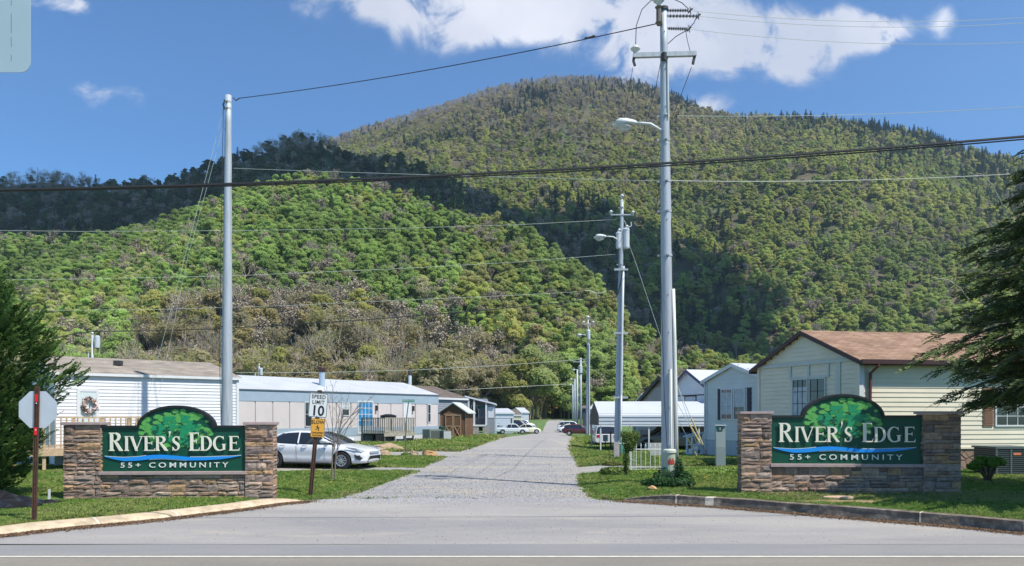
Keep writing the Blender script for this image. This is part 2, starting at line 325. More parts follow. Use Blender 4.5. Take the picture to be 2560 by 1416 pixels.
def road_mat(name, c1, c2, grit, s1=.35, spots=.0, bump=.01, tan=None):
    m = bpy.data.materials.new(name); m.use_nodes = True; nt = m.node_tree; N = nt.nodes; L = nt.links; b = N['Principled BSDF']
    b.inputs['Roughness'].default_value = .9; b.inputs['Specular IOR Level'].default_value = .25
    tc = N.new('ShaderNodeTexCoord'); mp = N.new('ShaderNodeMapping'); mp.inputs['Scale'].default_value = (.30, 1, 1); L.new(tc.outputs['Object'], mp.inputs[0])
    a = N.new('ShaderNodeTexNoise'); a.inputs['Scale'].default_value = s1; a.inputs['Detail'].default_value = 9; a.inputs['Roughness'].default_value = .6; L.new(mp.outputs[0], a.inputs[0])
    r = N.new('ShaderNodeMapRange'); r.inputs[1].default_value = .38; r.inputs[2].default_value = .64; L.new(a.outputs[0], r.inputs[0])
    mx = N.new('ShaderNodeMix'); mx.data_type = 'RGBA'; mx.inputs[6].default_value = (*c1, 1); mx.inputs[7].default_value = (*c2, 1); L.new(r.outputs[0], mx.inputs[0])
    src0 = mx.outputs[2]
    if tan:
        n3 = N.new('ShaderNodeTexNoise'); n3.inputs['Scale'].default_value = 1.1; n3.inputs['Detail'].default_value = 9; n3.inputs['Roughness'].default_value = .75; L.new(mp.outputs[0], n3.inputs[0])
        r3 = N.new('ShaderNodeMapRange'); r3.inputs[1].default_value = tan[1]; r3.inputs[2].default_value = tan[1]+.10; r3.inputs[4].default_value = .85; L.new(n3.outputs[0], r3.inputs[0])
        m4 = N.new('ShaderNodeMix'); m4.data_type = 'RGBA'; L.new(r3.outputs[0], m4.inputs[0]); L.new(src0, m4.inputs[6]); m4.inputs[7].default_value = (*tan[0], 1); src0 = m4.outputs[2]
    g = N.new('ShaderNodeTexNoise'); g.inputs['Scale'].default_value = 26; g.inputs['Detail'].default_value = 7; g.inputs['Roughness'].default_value = .8; L.new(tc.outputs['Object'], g.inputs[0])
    gr = N.new('ShaderNodeMapRange'); gr.inputs[1].default_value = .3; gr.inputs[2].default_value = .7; gr.inputs[3].default_value = 1-grit; gr.inputs[4].default_value = 1+grit; L.new(g.outputs[0], gr.inputs[0])
    hs = N.new('ShaderNodeHueSaturation'); L.new(gr.outputs[0], hs.inputs['Value']); L.new(src0, hs.inputs['Color']); src = hs.outputs[0]
    if spots:
        v = N.new('ShaderNodeTexVoronoi'); v.inputs['Scale'].default_value = 3.2; v.inputs['Randomness'].default_value = 1; L.new(tc.outputs['Object'], v.inputs[0])
        sr = N.new('ShaderNodeMapRange'); sr.inputs[1].default_value = .06; sr.inputs[2].default_value = .045; L.new(v.outputs['Distance'], sr.inputs[0])
        mu = N.new('ShaderNodeMath'); mu.operation = 'MULTIPLY'; mu.inputs[1].default_value = spots; L.new(sr.outputs[0], mu.inputs[0])
        m3 = N.new('ShaderNodeMix'); m3.data_type = 'RGBA'; L.new(mu.outputs[0], m3.inputs[0]); L.new(src, m3.inputs[6]); m3.inputs[7].default_value = (.05,.05,.055,1); src = m3.outputs[2]
    L.new(src, b.inputs['Base Color'])
    bp = N.new('ShaderNodeBump'); bp.inputs['Distance'].default_value = bump; L.new(g.outputs[0], bp.inputs['Height']); L.new(bp.outputs[0], b.inputs['Normal'])
    return m
m_apron = road_mat('worn_asphalt', (.275,.264,.262), (.385,.36,.33), .16, .42, .7, .004, ((.41,.365,.31), .55))
m_should = road_mat('shoulder_asphalt', (.240,.238,.240), (.285,.275,.265), .12, .8, .4, .004)
m_high = road_mat('highway_asphalt', (.27,.245,.205), (.23,.21,.18), .16, 1.4, 0, .005)
m_gravel = road_mat('gravel_surface', (.305,.298,.300), (.40,.375,.34), .26, .55, .2, .015, ((.44,.37,.28), .53))
sheet('access_road', road_poly, m_gravel, .004, .10)
sheet('entrance_apron', apron_poly, m_apron, .010, .09)
m_track = road_mat('track_gravel', (.30,.30,.31), (.38,.355,.315), .28, .8, 0, .015, ((.42,.36,.26), .50))
sheet('gravel_side_lane', trackA, m_track, .008, .10); sheet('gravel_driveway', trackB, m_track, .008, .16); sheet('gravel_path', trackC, m_track, .008, .14)
# far road passing behind the rise (pale strip) and concrete pad
sheet('concrete_pad', padD, mat('pale_concrete', (.55,.50,.40), .9, .1), .12)
def flat_strip(name, pts_lo, pts_hi, z, mt):
    n = len(pts_lo); V = [(x, y, z) for x, y in pts_lo]+[(x, y, z) for x, y in pts_hi]
    o = mobj(name, npmesh(name, V, [(i, i+1, n+i+1, n+i) for i in range(n-1)], mt)); o['kind'] = 'structure'; return o
xs = list(np.arange(-95, 100, 2.5))
hy = lambda x: 10.33 - .00042*x*x if abs(x) < 14 else 10.25-.0*abs(x)
flat_strip('highway', [(x, HN-40 if False else -3.6) for x in xs], [(x, 10.42) for x in xs], .012, m_high)
flat_strip('road_shoulder', [(x, 10.42) for x in xs], [(x, HL-.06 + .03*math.sin(x*.9)+.05*math.sin(x*.31+1)) for x in xs], .0135, m_should)
flat_strip('edge_line', [(x, 10.26) for x in xs], [(x, 10.345) for x in xs], .017, mat('road_paint', (.66,.63,.54), .7, .12, 8.))
flat_strip('centre_line', [(x, 6.3) for x in xs], [(x, 6.42) for x in xs], .017, mat('yellow_road_paint', (.65,.42,.05), .7, .12, 8.))
# kerbs: one long cast kerb each side, in lengths with mortar joints
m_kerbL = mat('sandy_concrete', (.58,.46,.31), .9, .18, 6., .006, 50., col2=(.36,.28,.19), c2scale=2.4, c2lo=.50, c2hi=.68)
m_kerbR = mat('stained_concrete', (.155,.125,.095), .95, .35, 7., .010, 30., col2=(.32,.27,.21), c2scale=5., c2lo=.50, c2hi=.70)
m_joint = mat('pale_mortar', (.60,.53,.42), .9, .15, 12.)
def kerb(name, pts, side, w, h, mt, nslope, jn):
    pts = dense(pts, .30); n = len(pts); mb = MB(); prof = None; vs = []; joints = MB()
    for i, (x, y) in enumerate(pts):
        a = pts[max(i-1, 0)]; b = pts[min(i+1, n-1)]; tx, ty = b[0]-a[0], b[1]-a[1]; l = math.hypot(tx, ty); nx, ny = -ty/l*side, tx/l*side
        wb = 1+.10*mnoise.noise(Vector((x*1.3, y*1.3, 3))); hh = h*(1+.10*mnoise.noise(Vector((x*.9, y*.9, 7))))
        if i < 3: hh *= (.25, .62, .9)[i]
        e = .03*mnoise.noise(Vector((x*2.1, y*2.1, 5)))
        ring = [(e, -.05), (e+.015, .02), (w*.16+e, hh*.62), (w*nslope, hh*.97), (w*nslope+.06, hh), (w*wb*.96, hh*1.0), (w*wb, hh*.9), (w*wb, -.05)]
        vs.append([(x+nx*a_, y+ny*a_, z) for a_, z in ring])
    k = len(vs[0]); flat = [p for r_ in vs for p in r_]
    fs = [(i*k+j, i*k+(j+1) % k, (i+1)*k+(j+1) % k, (i+1)*k+j) for i in range(n-1) for j in range(k)]
    mb.add(flat, fs+[tuple(range(k))[::-1], tuple((n-1)*k+j for j in range(k))])
    bmo = mb.build(name, mt, smooth=False); bmo['kind'] = 'structure'
    bm = bmesh.new(); bm.from_mesh(bmo.data); bmesh.ops.recalc_face_normals(bm, faces=bm.faces[:]); bm.to_mesh(bmo.data); bm.free()
    for i in jn:
        if i+1 >= n: continue
        r0 = [Vector(p) for p in vs[i]]; r1 = [Vector(p) for p in vs[i+1]]; cen = sum(r0, Vector())/k
        f = jn[i]; A = [p+(p-cen).normalized()*.006 for p in r0]; B = [p.lerp(q, f)+(p-cen).normalized()*.006 for p, q in zip(r0, r1)]
        joints.add(A+B, [(j, (j+1) % k, k+(j+1) % k, k+j) for j in range(k)]+[tuple(range(k))[::-1], tuple(range(k, 2*k))])
    jo = joints.build('mortar_joint', m_joint, bmo)
    return bmo
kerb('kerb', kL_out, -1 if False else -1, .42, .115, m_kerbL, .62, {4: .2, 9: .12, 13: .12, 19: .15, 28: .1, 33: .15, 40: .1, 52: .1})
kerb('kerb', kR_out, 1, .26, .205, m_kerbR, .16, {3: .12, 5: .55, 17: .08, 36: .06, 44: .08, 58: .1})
# debris of dead leaves and grit along the kerbs
m_litter = mat('leaf_litter', (.19,.115,.065), .95, .4, 20.)
def litter(name, line, side, n, wd, seed):
    r = np.random.default_rng(seed); pl = np.array(dense(line, .1)); V = []; Fc = []
    for i in range(n):
        p = pl[r.integers(len(pl))]; off = -abs(r.normal(0, wd)); j = min(len(pl)-2, 3)
        x = p[0]+r.normal(0, .12); y = p[1]+off+.02; s = r.uniform(.008, .028); a = r.uniform(0, 6.28); z = .018+r.uniform(0, .012)
        c, q = math.cos(a)*s, math.sin(a)*s; b = len(V); e = r.uniform(-.012, .014)
        V += [(x-c, y-q, z), (x+q*.5, y-c*.5, z+e), (x+c, y+q, z+.002), (x-q*.5, y+c*.5, z+abs(e))]; Fc.append((b, b+1, b+2, b+3))
    o = mobj(name, npmesh(name, V, Fc, m_litter)); o['kind'] = 'stuff'; put(o, 'brown dead leaves and grit against the kerb', 'leaf litter')
litter('leaf_litter', kerbL, 1, 16000, .16, 1); litter('leaf_litter', kerbR, 1, 11000, .13, 2)
m_dirt = mat('swept_dirt', (.235,.17,.115), .95, .3, 12., col2=(.33,.30,.28), c2scale=5., c2lo=.45, c2hi=.58)
def dirtband(line, w0):
    pl = dense(line, .12); A = []; B = []
    for x, y in pl:
        w = w0*(1+.9*mnoise.noise(Vector((x*1.1, y*1.1, 2)))+.5*mnoise.noise(Vector((x*6, y*6, 4)))); B.append((x, y+.05)); A.append((x+.1, y-max(.03, w)))
    flat_strip('dirt_strip', A, B, .0155, m_dirt)
dirtband(kerbL+[(kerbL[-1][0]-4, 11.9)], .27); dirtband(kerbR, .15)
# loose stones on the gravel and crumbs on the asphalt
def pebble_mesh(seed):
    r = random.Random(seed); bm = bmesh.new(); bmesh.ops.create_icosphere(bm, subdivisions=1, radius=.5)
    for v in bm.verts: v.co *= r.uniform(.7, 1.15); v.co.z *= .6
    me = bpy.data.meshes.new('pebble'); bm.to_mesh(me); bm.free(); me.materials.append(mat('pebble_stone', (1,1,1), .9, attr='tint')); return me
pebs = [pebble_mesh(i) for i in range(3)]
def pebbles():
    r = np.random.default_rng(5); P_ = []; S = []; T = []
    def addp(x, y, s, t): P_.append((x, y, float(gz(x, y))+.012)); S.append(s); T.append(t)
    n = 26000; x = r.uniform(-7, 7, n); y = 16.9+(r.uniform(0, 1, n)**1.9)*26
    ok = inpoly(x, y, road_poly) | inpoly(x, y, trackC) | inpoly(x, y, trackB)
    for xx, yy in zip(x[ok], y[ok]):
        g = r.choice([.17,.30,.40,.52], p=[.18,.34,.34,.14]); addp(xx, yy, r.uniform(.012, .034), (g*.97, g*.98, g*1.05) if r.random() < .8 else (g*1.1, g*.9, g*.7))
    for i in range(600):
        xx = r.normal(0, 4); yy = r.uniform(11.3, 17.3)
        g = r.choice([.06,.1,.25]); addp(xx, yy, r.uniform(.008, .022), (g, g, g*1.05))
    for i in range(5000):
        t = r.random(); xx = -4.6+t*8.0; yy = 17.5-abs(r.normal(0, .45)); g = r.uniform(.25, .55); addp(xx, yy, r.uniform(.012, .03), (g, g*.98, g))
    for i in range(260):
        xx = r.uniform(.3, 3.4); yy = 11.55+r.normal(0, .07); g = r.uniform(.25, .5); addp(xx, yy, r.uniform(.01, .022), (g*1.05, g*.95, g*.85))
    n = len(P_); S = np.array(S)
    o = scatter('gravel', P_, pebs, r.integers(0, 3, n), np.stack([r.uniform(0, .5, n), r.uniform(0, .5, n), r.uniform(0, 6.28, n)], -1), np.stack([S, S, S], -1), np.array(T))
    put(o, 'loose grey gravel lying on the access road', 'gravel')
pebbles()
# grass
def tuft_mesh(seed, blades=16, h=1., spread=.9):
    r = np.random.default_rng(seed); V = []; Fc = []
    for i in range(blades):
        a = r.uniform(0, 6.28); d = r.uniform(0, spread)*.5; x, y = math.cos(a)*d, math.sin(a)*d; hh = h*r.uniform(.45, 1); l = r.uniform(.15, .6)*hh; b = r.uniform(0, 6.28); w = r.uniform(.05, .10)
        wx, wy = math.cos(b)*w, math.sin(b)*w; lx, ly = math.cos(a+r.normal(0, .8))*l, math.sin(a+r.normal(0, .8))*l; k = len(V)
        V += [(x-wx, y-wy, 0), (x+wx, y+wy, 0), (x+lx*.4+wx*.7, y+ly*.4+wy*.7, hh*.6), (x+lx*.4-wx*.7, y+ly*.4-wy*.7, hh*.6), (x+lx, y+ly, hh), (x+lx+.01, y+ly, hh*.99)]
        Fc += [(k, k+1, k+2, k+3), (k+3, k+2, k+5, k+4)]
    return npmesh('grass_tuft', V, Fc, mat('grass_blade', (1,1,1), .75, spec=.2, attr='tint', trans=.3))
def grass():
    r = np.random.default_rng(11); protos = [tuft_mesh(i, 14, 1, .9) for i in range(4)]
    n = 480000; t = r.random(n); y = 12.3+(t**1.75)*62; u = r.uniform(-.72, .72, n); x = u*y
    sd = paved_sd(x, y); mx = sd+r.normal(0, .06, n) > .03
    # the kerb bands stay clear
    kd = kerb_dist(x, y)
    ks = np.minimum(np.hypot(x-kerbL[0][0], y-kerbL[0][1]), np.hypot(x-kerbR[0][0], y-kerbR[0][1]))
    mx &= ~((kd < np.where(x < 0, .43, .27)) & (ks > .9) & (y < 17.35) | (kd < .10))
    x, y, sd = x[mx], y[mx], sd[mx]; n = len(x); z = lawn_z(x, y)
    patch = np.array([mnoise.noise(Vector((a*.45, b*.45, 0))) + .6*mnoise.noise(Vector((a*1.9, b*1.9, 4))) for a, b in zip(x, y)])
    h = (.050+.03*patch)*r.uniform(.6, 1.4, n)*(1+.018*(y-14)); h *= np.where(sd < .35, 1.15, 1); h = np.clip(h, .025, .16)*np.where(y > 40, 1.5, 1)
    c1 = np.array((.18,.31,.06)); c2 = np.array((.37,.44,.12)); c3 = np.array((.42,.36,.19)); c4 = np.array((.07,.16,.03))
    w = np.clip(.55+.9*patch+r.normal(0, .22, n), 0, 1)[:, None]; T = c1*(1-w)+c2*w
    dry = ((patch > .25) & (r.random(n) < .13)) | ((sd < .3) & (r.random(n) < .22)) | (r.random(n) < .02); T[dry] = c3*r.uniform(.7, 1.2, (dry.sum(), 1))
    dk = r.random(n) < .2; T[dk] = c4
    T[((x > 5.5) & (x < 11.5) & (y < 17.2) & (y > 15.3)) & (r.random(n) < .3)] = c3
    xs_ = h*r.uniform(.8, 1.4, n)*1.25*(1+.035*np.maximum(0, y-26))
    o = scatter('grass', np.stack([x, y, z-.004], -1), protos, r.integers(0, 4, n), np.stack([r.normal(0, .12, n), r.normal(0, .12, n), r.uniform(0, 6.28, n)], -1), np.stack([xs_, xs_, h], -1), T)
    put(o, 'short spring lawn grass with dry patches along the kerbs', 'grass')
    # dandelions
    r = np.random.default_rng(21); n = 5000; y = 19+r.random(n)*36; x = r.uniform(-.55, .62, n)*y
    pt = np.array([mnoise.noise(Vector((a*.3, b*.3, 7))) for a, b in zip(x, y)]); k = (pt > .22) & (paved_sd(x, y) > .3)
    x, y = x[k][:700], y[k][:700]; n = len(x); s = r.uniform(.03, .055, n)
    o = scatter('dandelions', np.stack([x, y, lawn_z(x, y)+.09], -1), pebs[:1], np.zeros(n), np.zeros((n, 3)), np.stack([s, s, s*.5], -1), np.tile((.75,.60,.03), (n, 1)))
    put(o, 'yellow dandelion heads dotted over the lawns', 'dandelions')
grass()
# ================================================================ TREES (meshes), HILLS, WOODS
m_bark = mat('grey_bark', (.20,.165,.13), .95, .3, 3.)
m_leaf = mat('spring_leaf', (1,1,1), .8, spec=.15, attr='tint', trans=.6)
m_twig = mat('bare_twig', (.40,.335,.255), .95, .25, 2.)
def rand_dirs(r, n):
    d = r.normal(size=(n, 3)); return d/np.linalg.norm(d, axis=1)[:, None]
def leaf_quads(r, C, Nn, size, aspect=.7):
    """rhombic leaf clumps at centres C with normals Nn"""
    n = len(C); t = np.cross(Nn, rand_dirs(r, n)); t /= np.linalg.norm(t, axis=1)[:, None]+1e-9; b = np.cross(Nn, t)
    s = size*r.uniform(.55, 1.3, n)[:, None]; bend = Nn*s*.25
    V = np.stack([C-t*s, C-b*s*aspect+bend, C+t*s, C+b*s*aspect+bend*.6], 1).reshape(-1, 3)
    return V, np.arange(4*n).reshape(n, 4)
def branches(rnd, base, direction, length, radius, depth, segs, spread=.55, ratio=.72, up=.12, kids=(2, 3)):
    d = direction.normalized(); p = base.copy(); pts = [p.copy()]; k = 3
    for i in range(k):
        d = (d+Vector((rnd.gauss(0, .10), rnd.gauss(0, .10), rnd.gauss(0, .05)+up*.3))).normalized(); p = p+d*length/k; pts.append(p.copy())
    segs.append((pts, [radius*(1-.35*i/k) for i in range(k+1)], depth))
    if depth <= 0: return
    for i in range(rnd.randint(*kids)+(1 if depth > 2 else 0)):
        a = rnd.uniform(0, 6.28); s = spread*rnd.uniform(.6, 1.3); perp = d.orthogonal().normalized(); perp.rotate(Matrix.Rotation(a, 4, d).to_quaternion())
        nd = (d*math.cos(s)+perp*math.sin(s)+Vector((0, 0, up))).normalized(); at = pts[rnd.choice((-1, -1, 2))]
        branches(rnd, at, nd, length*ratio*rnd.uniform(.8, 1.15), radius*.55, depth-1, segs, spread, ratio, up, kids)
def segs_mesh(name, segs, mt, rmin=.03):
    mb = MB()
    for pts, rr, dp in segs: mb.tube(pts, [max(rmin, x) for x in rr], 5 if dp > 2 else 3, cap=False)
    me = bpy.data.meshes.new(name); me.from_pydata(mb.v, [], mb.f); me.materials.append(mt); me.update(); return me
def join_meshes(name, ms):
    V = []; Fc = []; mi = []; mats = []; off = 0
    for me in ms:
        for mt in me.materials:
            if mt not in mats: mats.append(mt)
        k = mats.index(me.materials[0])
        V += [tuple(v.co) for v in me.vertices]; Fc += [[i+off for i in p.vertices] for p in me.polygons]; mi += [k]*len(me.polygons); off += len(me.vertices)
    o = bpy.data.meshes.new(name); o.from_pydata(V, [], Fc)
    for mt in mats: o.materials.append(mt)
    o.polygons.foreach_set('material_index', np.array(mi, 'i')); o.update(); return o
def crown_blobs(r, n, rad, h0, h1, rb):
    B = []
    for i in range(n):
        a = r.uniform(0, 6.28); z = r.uniform(0, 1)**.8; w = math.sin(math.pi*min(.98, .18+.78*z))**.7; d = rad*w*r.uniform(.35, .85)
        B.append((math.cos(a)*d, math.sin(a)*d, h0+(h1-h0)*z, rb*r.uniform(.6, 1.15)*(1.05-.35*z)))
    return B
def leafy_tree(seed, H=14., rad=4.4, n=1500, size=.42, h0=.34, blobs=14, dens=1.):
    r = np.random.default_rng(seed); rnd = random.Random(seed)
    B = crown_blobs(r, blobs, rad, H*h0, H*.90, rad*.46); C = []; Nn = []
    w = np.array([b[3]**2 for b in B]); w /= w.sum(); ids = r.choice(len(B), n, p=w); d = rand_dirs(r, n); d[:, 2] = np.where(d[:, 2] < -.3, -d[:, 2], d[:, 2])
    B = np.array(B); rr = B[ids, 3]*(r.uniform(0, 1, n)**.22)*np.array([1+.35*mnoise.noise(Vector(x)*2.2+Vector((seed, 0, 0))) for x in d])
    C = B[ids, :3]+d*rr[:, None]*np.array((1, 1, .80)); N_ = d*.85+rand_dirs(r, n)*.65+np.array((0,0,.45)); N_ /= np.linalg.norm(N_, axis=1)[:, None]
    V, Fc = leaf_quads(r, C, N_, size); crown = npmesh('crown', V, Fc, m_leaf)
    segs = []; top = Vector((rnd.gauss(0, .4), rnd.gauss(0, .4), H*.8))
    segs.append(([Vector((0, 0, -1.5)), Vector((0, 0, H*.25)), top*.62, top], [.24, .19, .13, .05], 3))
    for b in B[:10]:
        z = min(float(b[2])*.72, H*.7); s0 = Vector((0, 0, 0)).lerp(top, z/(H*.8)); e = Vector(b[:3]); segs.append(([s0, s0.lerp(e, .5)+Vector((0, 0, .3)), e], [.09, .06, .03], 2))
    return segs_mesh('trunk', segs, m_bark), crown
def bare_tree(seed, H=15., leaves=0, size=.22, depth=5):
    rnd = random.Random(seed); r = np.random.default_rng(seed); segs = []
    branches(rnd, Vector((0, 0, -1.0)), Vector((rnd.gauss(0, .06), rnd.gauss(0, .06), 1)), H*.36, .22, depth, segs, .50, .74, .16)
    zmax = max(p.z for s in segs for p in s[0]); f = H/zmax
    segs = [([p*f for p in pts], rr, dp) for pts, rr, dp in segs]
    trunk = segs_mesh('trunk', [s for s in segs if s[2] >= depth-1], m_twig, .05); tw = [s for s in segs if s[2] < depth-1]
    twm = segs_mesh('twigs', tw, m_twig, .028)
    if leaves:
        tips = np.array([tuple(p) for s in tw if s[2] <= 1 for p in s[0][1:]]); ids = r.integers(0, len(tips), leaves); C = tips[ids]+r.normal(0, .35, (leaves, 3))
        N_ = rand_dirs(r, leaves); N_[:, 2] = abs(N_[:, 2])+.3; N_ /= np.linalg.norm(N_, axis=1)[:, None]; V, Fc = leaf_quads(r, C, N_, size)
        lm = npmesh('lv', V, Fc, m_leaf); crown = join_meshes('crown', [twm, lm])
    else: crown = twm
    return trunk, crown
m_needle = mat('evergreen_needle', (.065,.120,.062), .85, .25, .6, spec=.15)
def pine_tree(seed, H=16., rad=3.9, n=1500):
    r = np.random.default_rng(seed); C = []; Nn = []; segs = [([Vector((0, 0, -1)), Vector((0, 0, H*.97))], [.2, .03], 3)]
    tiers = int(H*1.25)
    for t in range(tiers):
        z = H*(.16+.82*t/tiers); rr = rad*(1-(t/tiers)**1.25)*r.uniform(.65, 1.15)+.25; nb = 5+int(r.integers(0, 3)); a0 = r.uniform(0, 6.28)
        for b in range(nb):
            a = a0+6.28*b/nb+r.normal(0, .25); L_ = rr*r.uniform(.55, 1.15); k = max(4, int(L_*6))
            for j in range(k):
                q = (j+1)/k*L_; C.append((math.cos(a)*q+r.normal(0, .16), math.sin(a)*q+r.normal(0, .16), z-q*.18+.25*(q/L_)**2+r.normal(0, .1))); Nn.append((math.cos(a)*.35+r.normal(0, .4), math.sin(a)*.35+r.normal(0, .4), 1))
    C = np.array(C); Nn = np.array(Nn); Nn /= np.linalg.norm(Nn, axis=1)[:, None]; V, Fc = leaf_quads(r, C, Nn, .34)
    return segs_mesh('trunk', segs, m_bark), npmesh('crown', V, Fc, m_needle)
KINDS = []
for i in range(5): KINDS.append(('leafy', leafy_tree(100+i, 13.2+i*.6, 4.5+.3*(i % 3), 4300, .31, .20 if i % 2 else .28, 16+2*i)))
for i in range(3): KINDS.append(('budding', bare_tree(200+i, 13.5+i, 1100, .30)))
for i in range(3): KINDS.append(('bare', bare_tree(300+i, 14.5+i, 260, .22)))
for i in range(2): KINDS.append(('pine', pine_tree(400+i, 16.5+2*i)))
IDX = {k: [i for i, q in enumerate(KINDS) if q[0] == k] for k in ('leafy', 'budding', 'bare', 'pine')}
# ---- the hills: three ridges, each with its own crest line read off the photograph at its own distance
def tab(rows):
    a = np.array(rows, float); u = (a[:, 0]-CX)/F
    return u, a
A_T = [(-900,700,420),(-400,640,425),(0,600,430),(200,575,430),(350,545,430),(530,482,430),(650,447,430),(750,432,430),(850,438,425),(950,462,415),(1050,500,405),(1150,523,390),(1270,548,375),(1340,580,362),(1400,628,350),(1480,690,330),(1560,762,310),(1640,815,295),(1750,858,285),(1900,890,280),(2100,935,280),(2600,955,280),(3400,960,280)]
B_T = [(-900,470,750),(-400,470,750),(0,452,750),(200,440,750),(400,417,750),(500,383,750),(600,358,750),(740,338,750),(810,345,745),(870,378,740),(1000,398,730),(1100,440,720),(1250,500,700),(1400,575,680),(1500,645,650),(1700,775,600),(1900,880,560),(2200,960,520),(3400,980,520)]
C_T = [(-900,620,1500),(200,560,1500),(500,470,1500),(820,347,1500),(900,318,1500),(1000,291,1500),(1100,259,1500),(1200,224,1500),(1300,200,1500),(1400,187,1500),(1500,191,1500),(1600,204,1490),(1650,218,1480),(1700,240,1450),(1760,268,1400),(1850,286,1320),(1950,281,1250),(2050,291,1200),(2200,304,1150),(2300,322,1130),(2400,357,1110),(2500,385,1100),(2600,400,1100),(3000,450,1100),(3400,500,1100)]
def layer(T, drop, foot, pw):
    u, a = tab(T)
    def f(x, y):
        uu = x/np.maximum(y, 1); yc = np.interp(uu, u, a[:, 2]); zc = EYE+(HY-np.interp(uu, u, a[:, 1]))/F*yc-drop; ft = foot(uu) if callable(foot) else foot
        t = (y-ft)/(yc-ft); up = zc*np.clip(t, 0, 1)**pw
        return np.where(t <= 1, np.where(t <= 0, -5+t*0, up), zc-(y-yc)*.35)
    return f
_cr = lambda uu: 205+25*np.sin(uu*5+1)
LA = layer(A_T, 9, lambda uu: 221+14*np.sin(uu*7+1), .92); LB = layer(B_T, 12, 425, .9); LC = layer(C_T, 11, lambda uu: 470-60*sstep(uu, .15, .5), .93)
def hill_z(x, y):
    x = np.asarray(x, float); y = np.asarray(y, float)
    z = np.maximum(np.maximum(LA(x, y), LB(x, y)), LC(x, y))
    n = 0*z
    for s, a, ph in ((.011, 9, 0), (.021, 5.5, 2.), (.045, 2.2, 4.)):
        n += a*np.sin(x*s*1.1+ph+1.5*np.sin(y*s*.7+ph))*np.cos(y*s*.35+ph*1.7+.8*np.sin(x*s*.6))
    uc, ac = tab(C_T); rel = y/np.interp(x/np.maximum(y, 1), uc, ac[:, 2])
    z = z+n*(sstep(y, 240, 420)*.55+sstep(y, 520, 900)*.80)*(1-.93*sstep(rel, .70, .97))*(1-np.exp(-np.maximum(z, 0)/60))
    return np.maximum(z, .94)
def hills():
    u = np.linspace(-1.05, 1.05, 260); y = np.concatenate([np.arange(196, 470, 5.), np.arange(470, 1000, 9.), np.arange(1000, 1700, 14.), [1800, 2000, 2400]])
    U, Y = np.meshgrid(u, y); X = U*Y; Z = hill_z(X, Y); Z[0] = gz(X[0], Y[0])+.02; n, m = X.shape; I = np.arange(n*m).reshape(n, m)
    Fc = np.stack([I[:-1, :-1], I[:-1, 1:], I[1:, 1:], I[1:, :-1]], -1).reshape(-1, 4)
    o = mobj('hills', npmesh('hills', np.stack([X, Y, Z], -1).reshape(-1, 3), Fc, m_soil, True)); o['kind'] = 'structure'
    V = [(-5000, -1500, -1), (5000, -1500, -1), (5000, 5000, -1), (-5000, 5000, -1)]
    o = mobj('terrain', npmesh('terrain', V, [(0, 1, 2, 3)], m_grass)); o['kind'] = 'structure'
hills()
def blobs_w(px, py, L_):
    w = np.zeros(len(px))
    for (bx, by, rx, ry, s) in L_: w = np.maximum(w, s*np.exp(-(((px-bx)/rx)**2+((py-by)/ry)**2)))
    return w
def fnoise(x, y, s, seed=0.): return np.array([mnoise.noise(Vector((a*s, b*s, seed))) for a, b in zip(x, y)])
TREES = {}
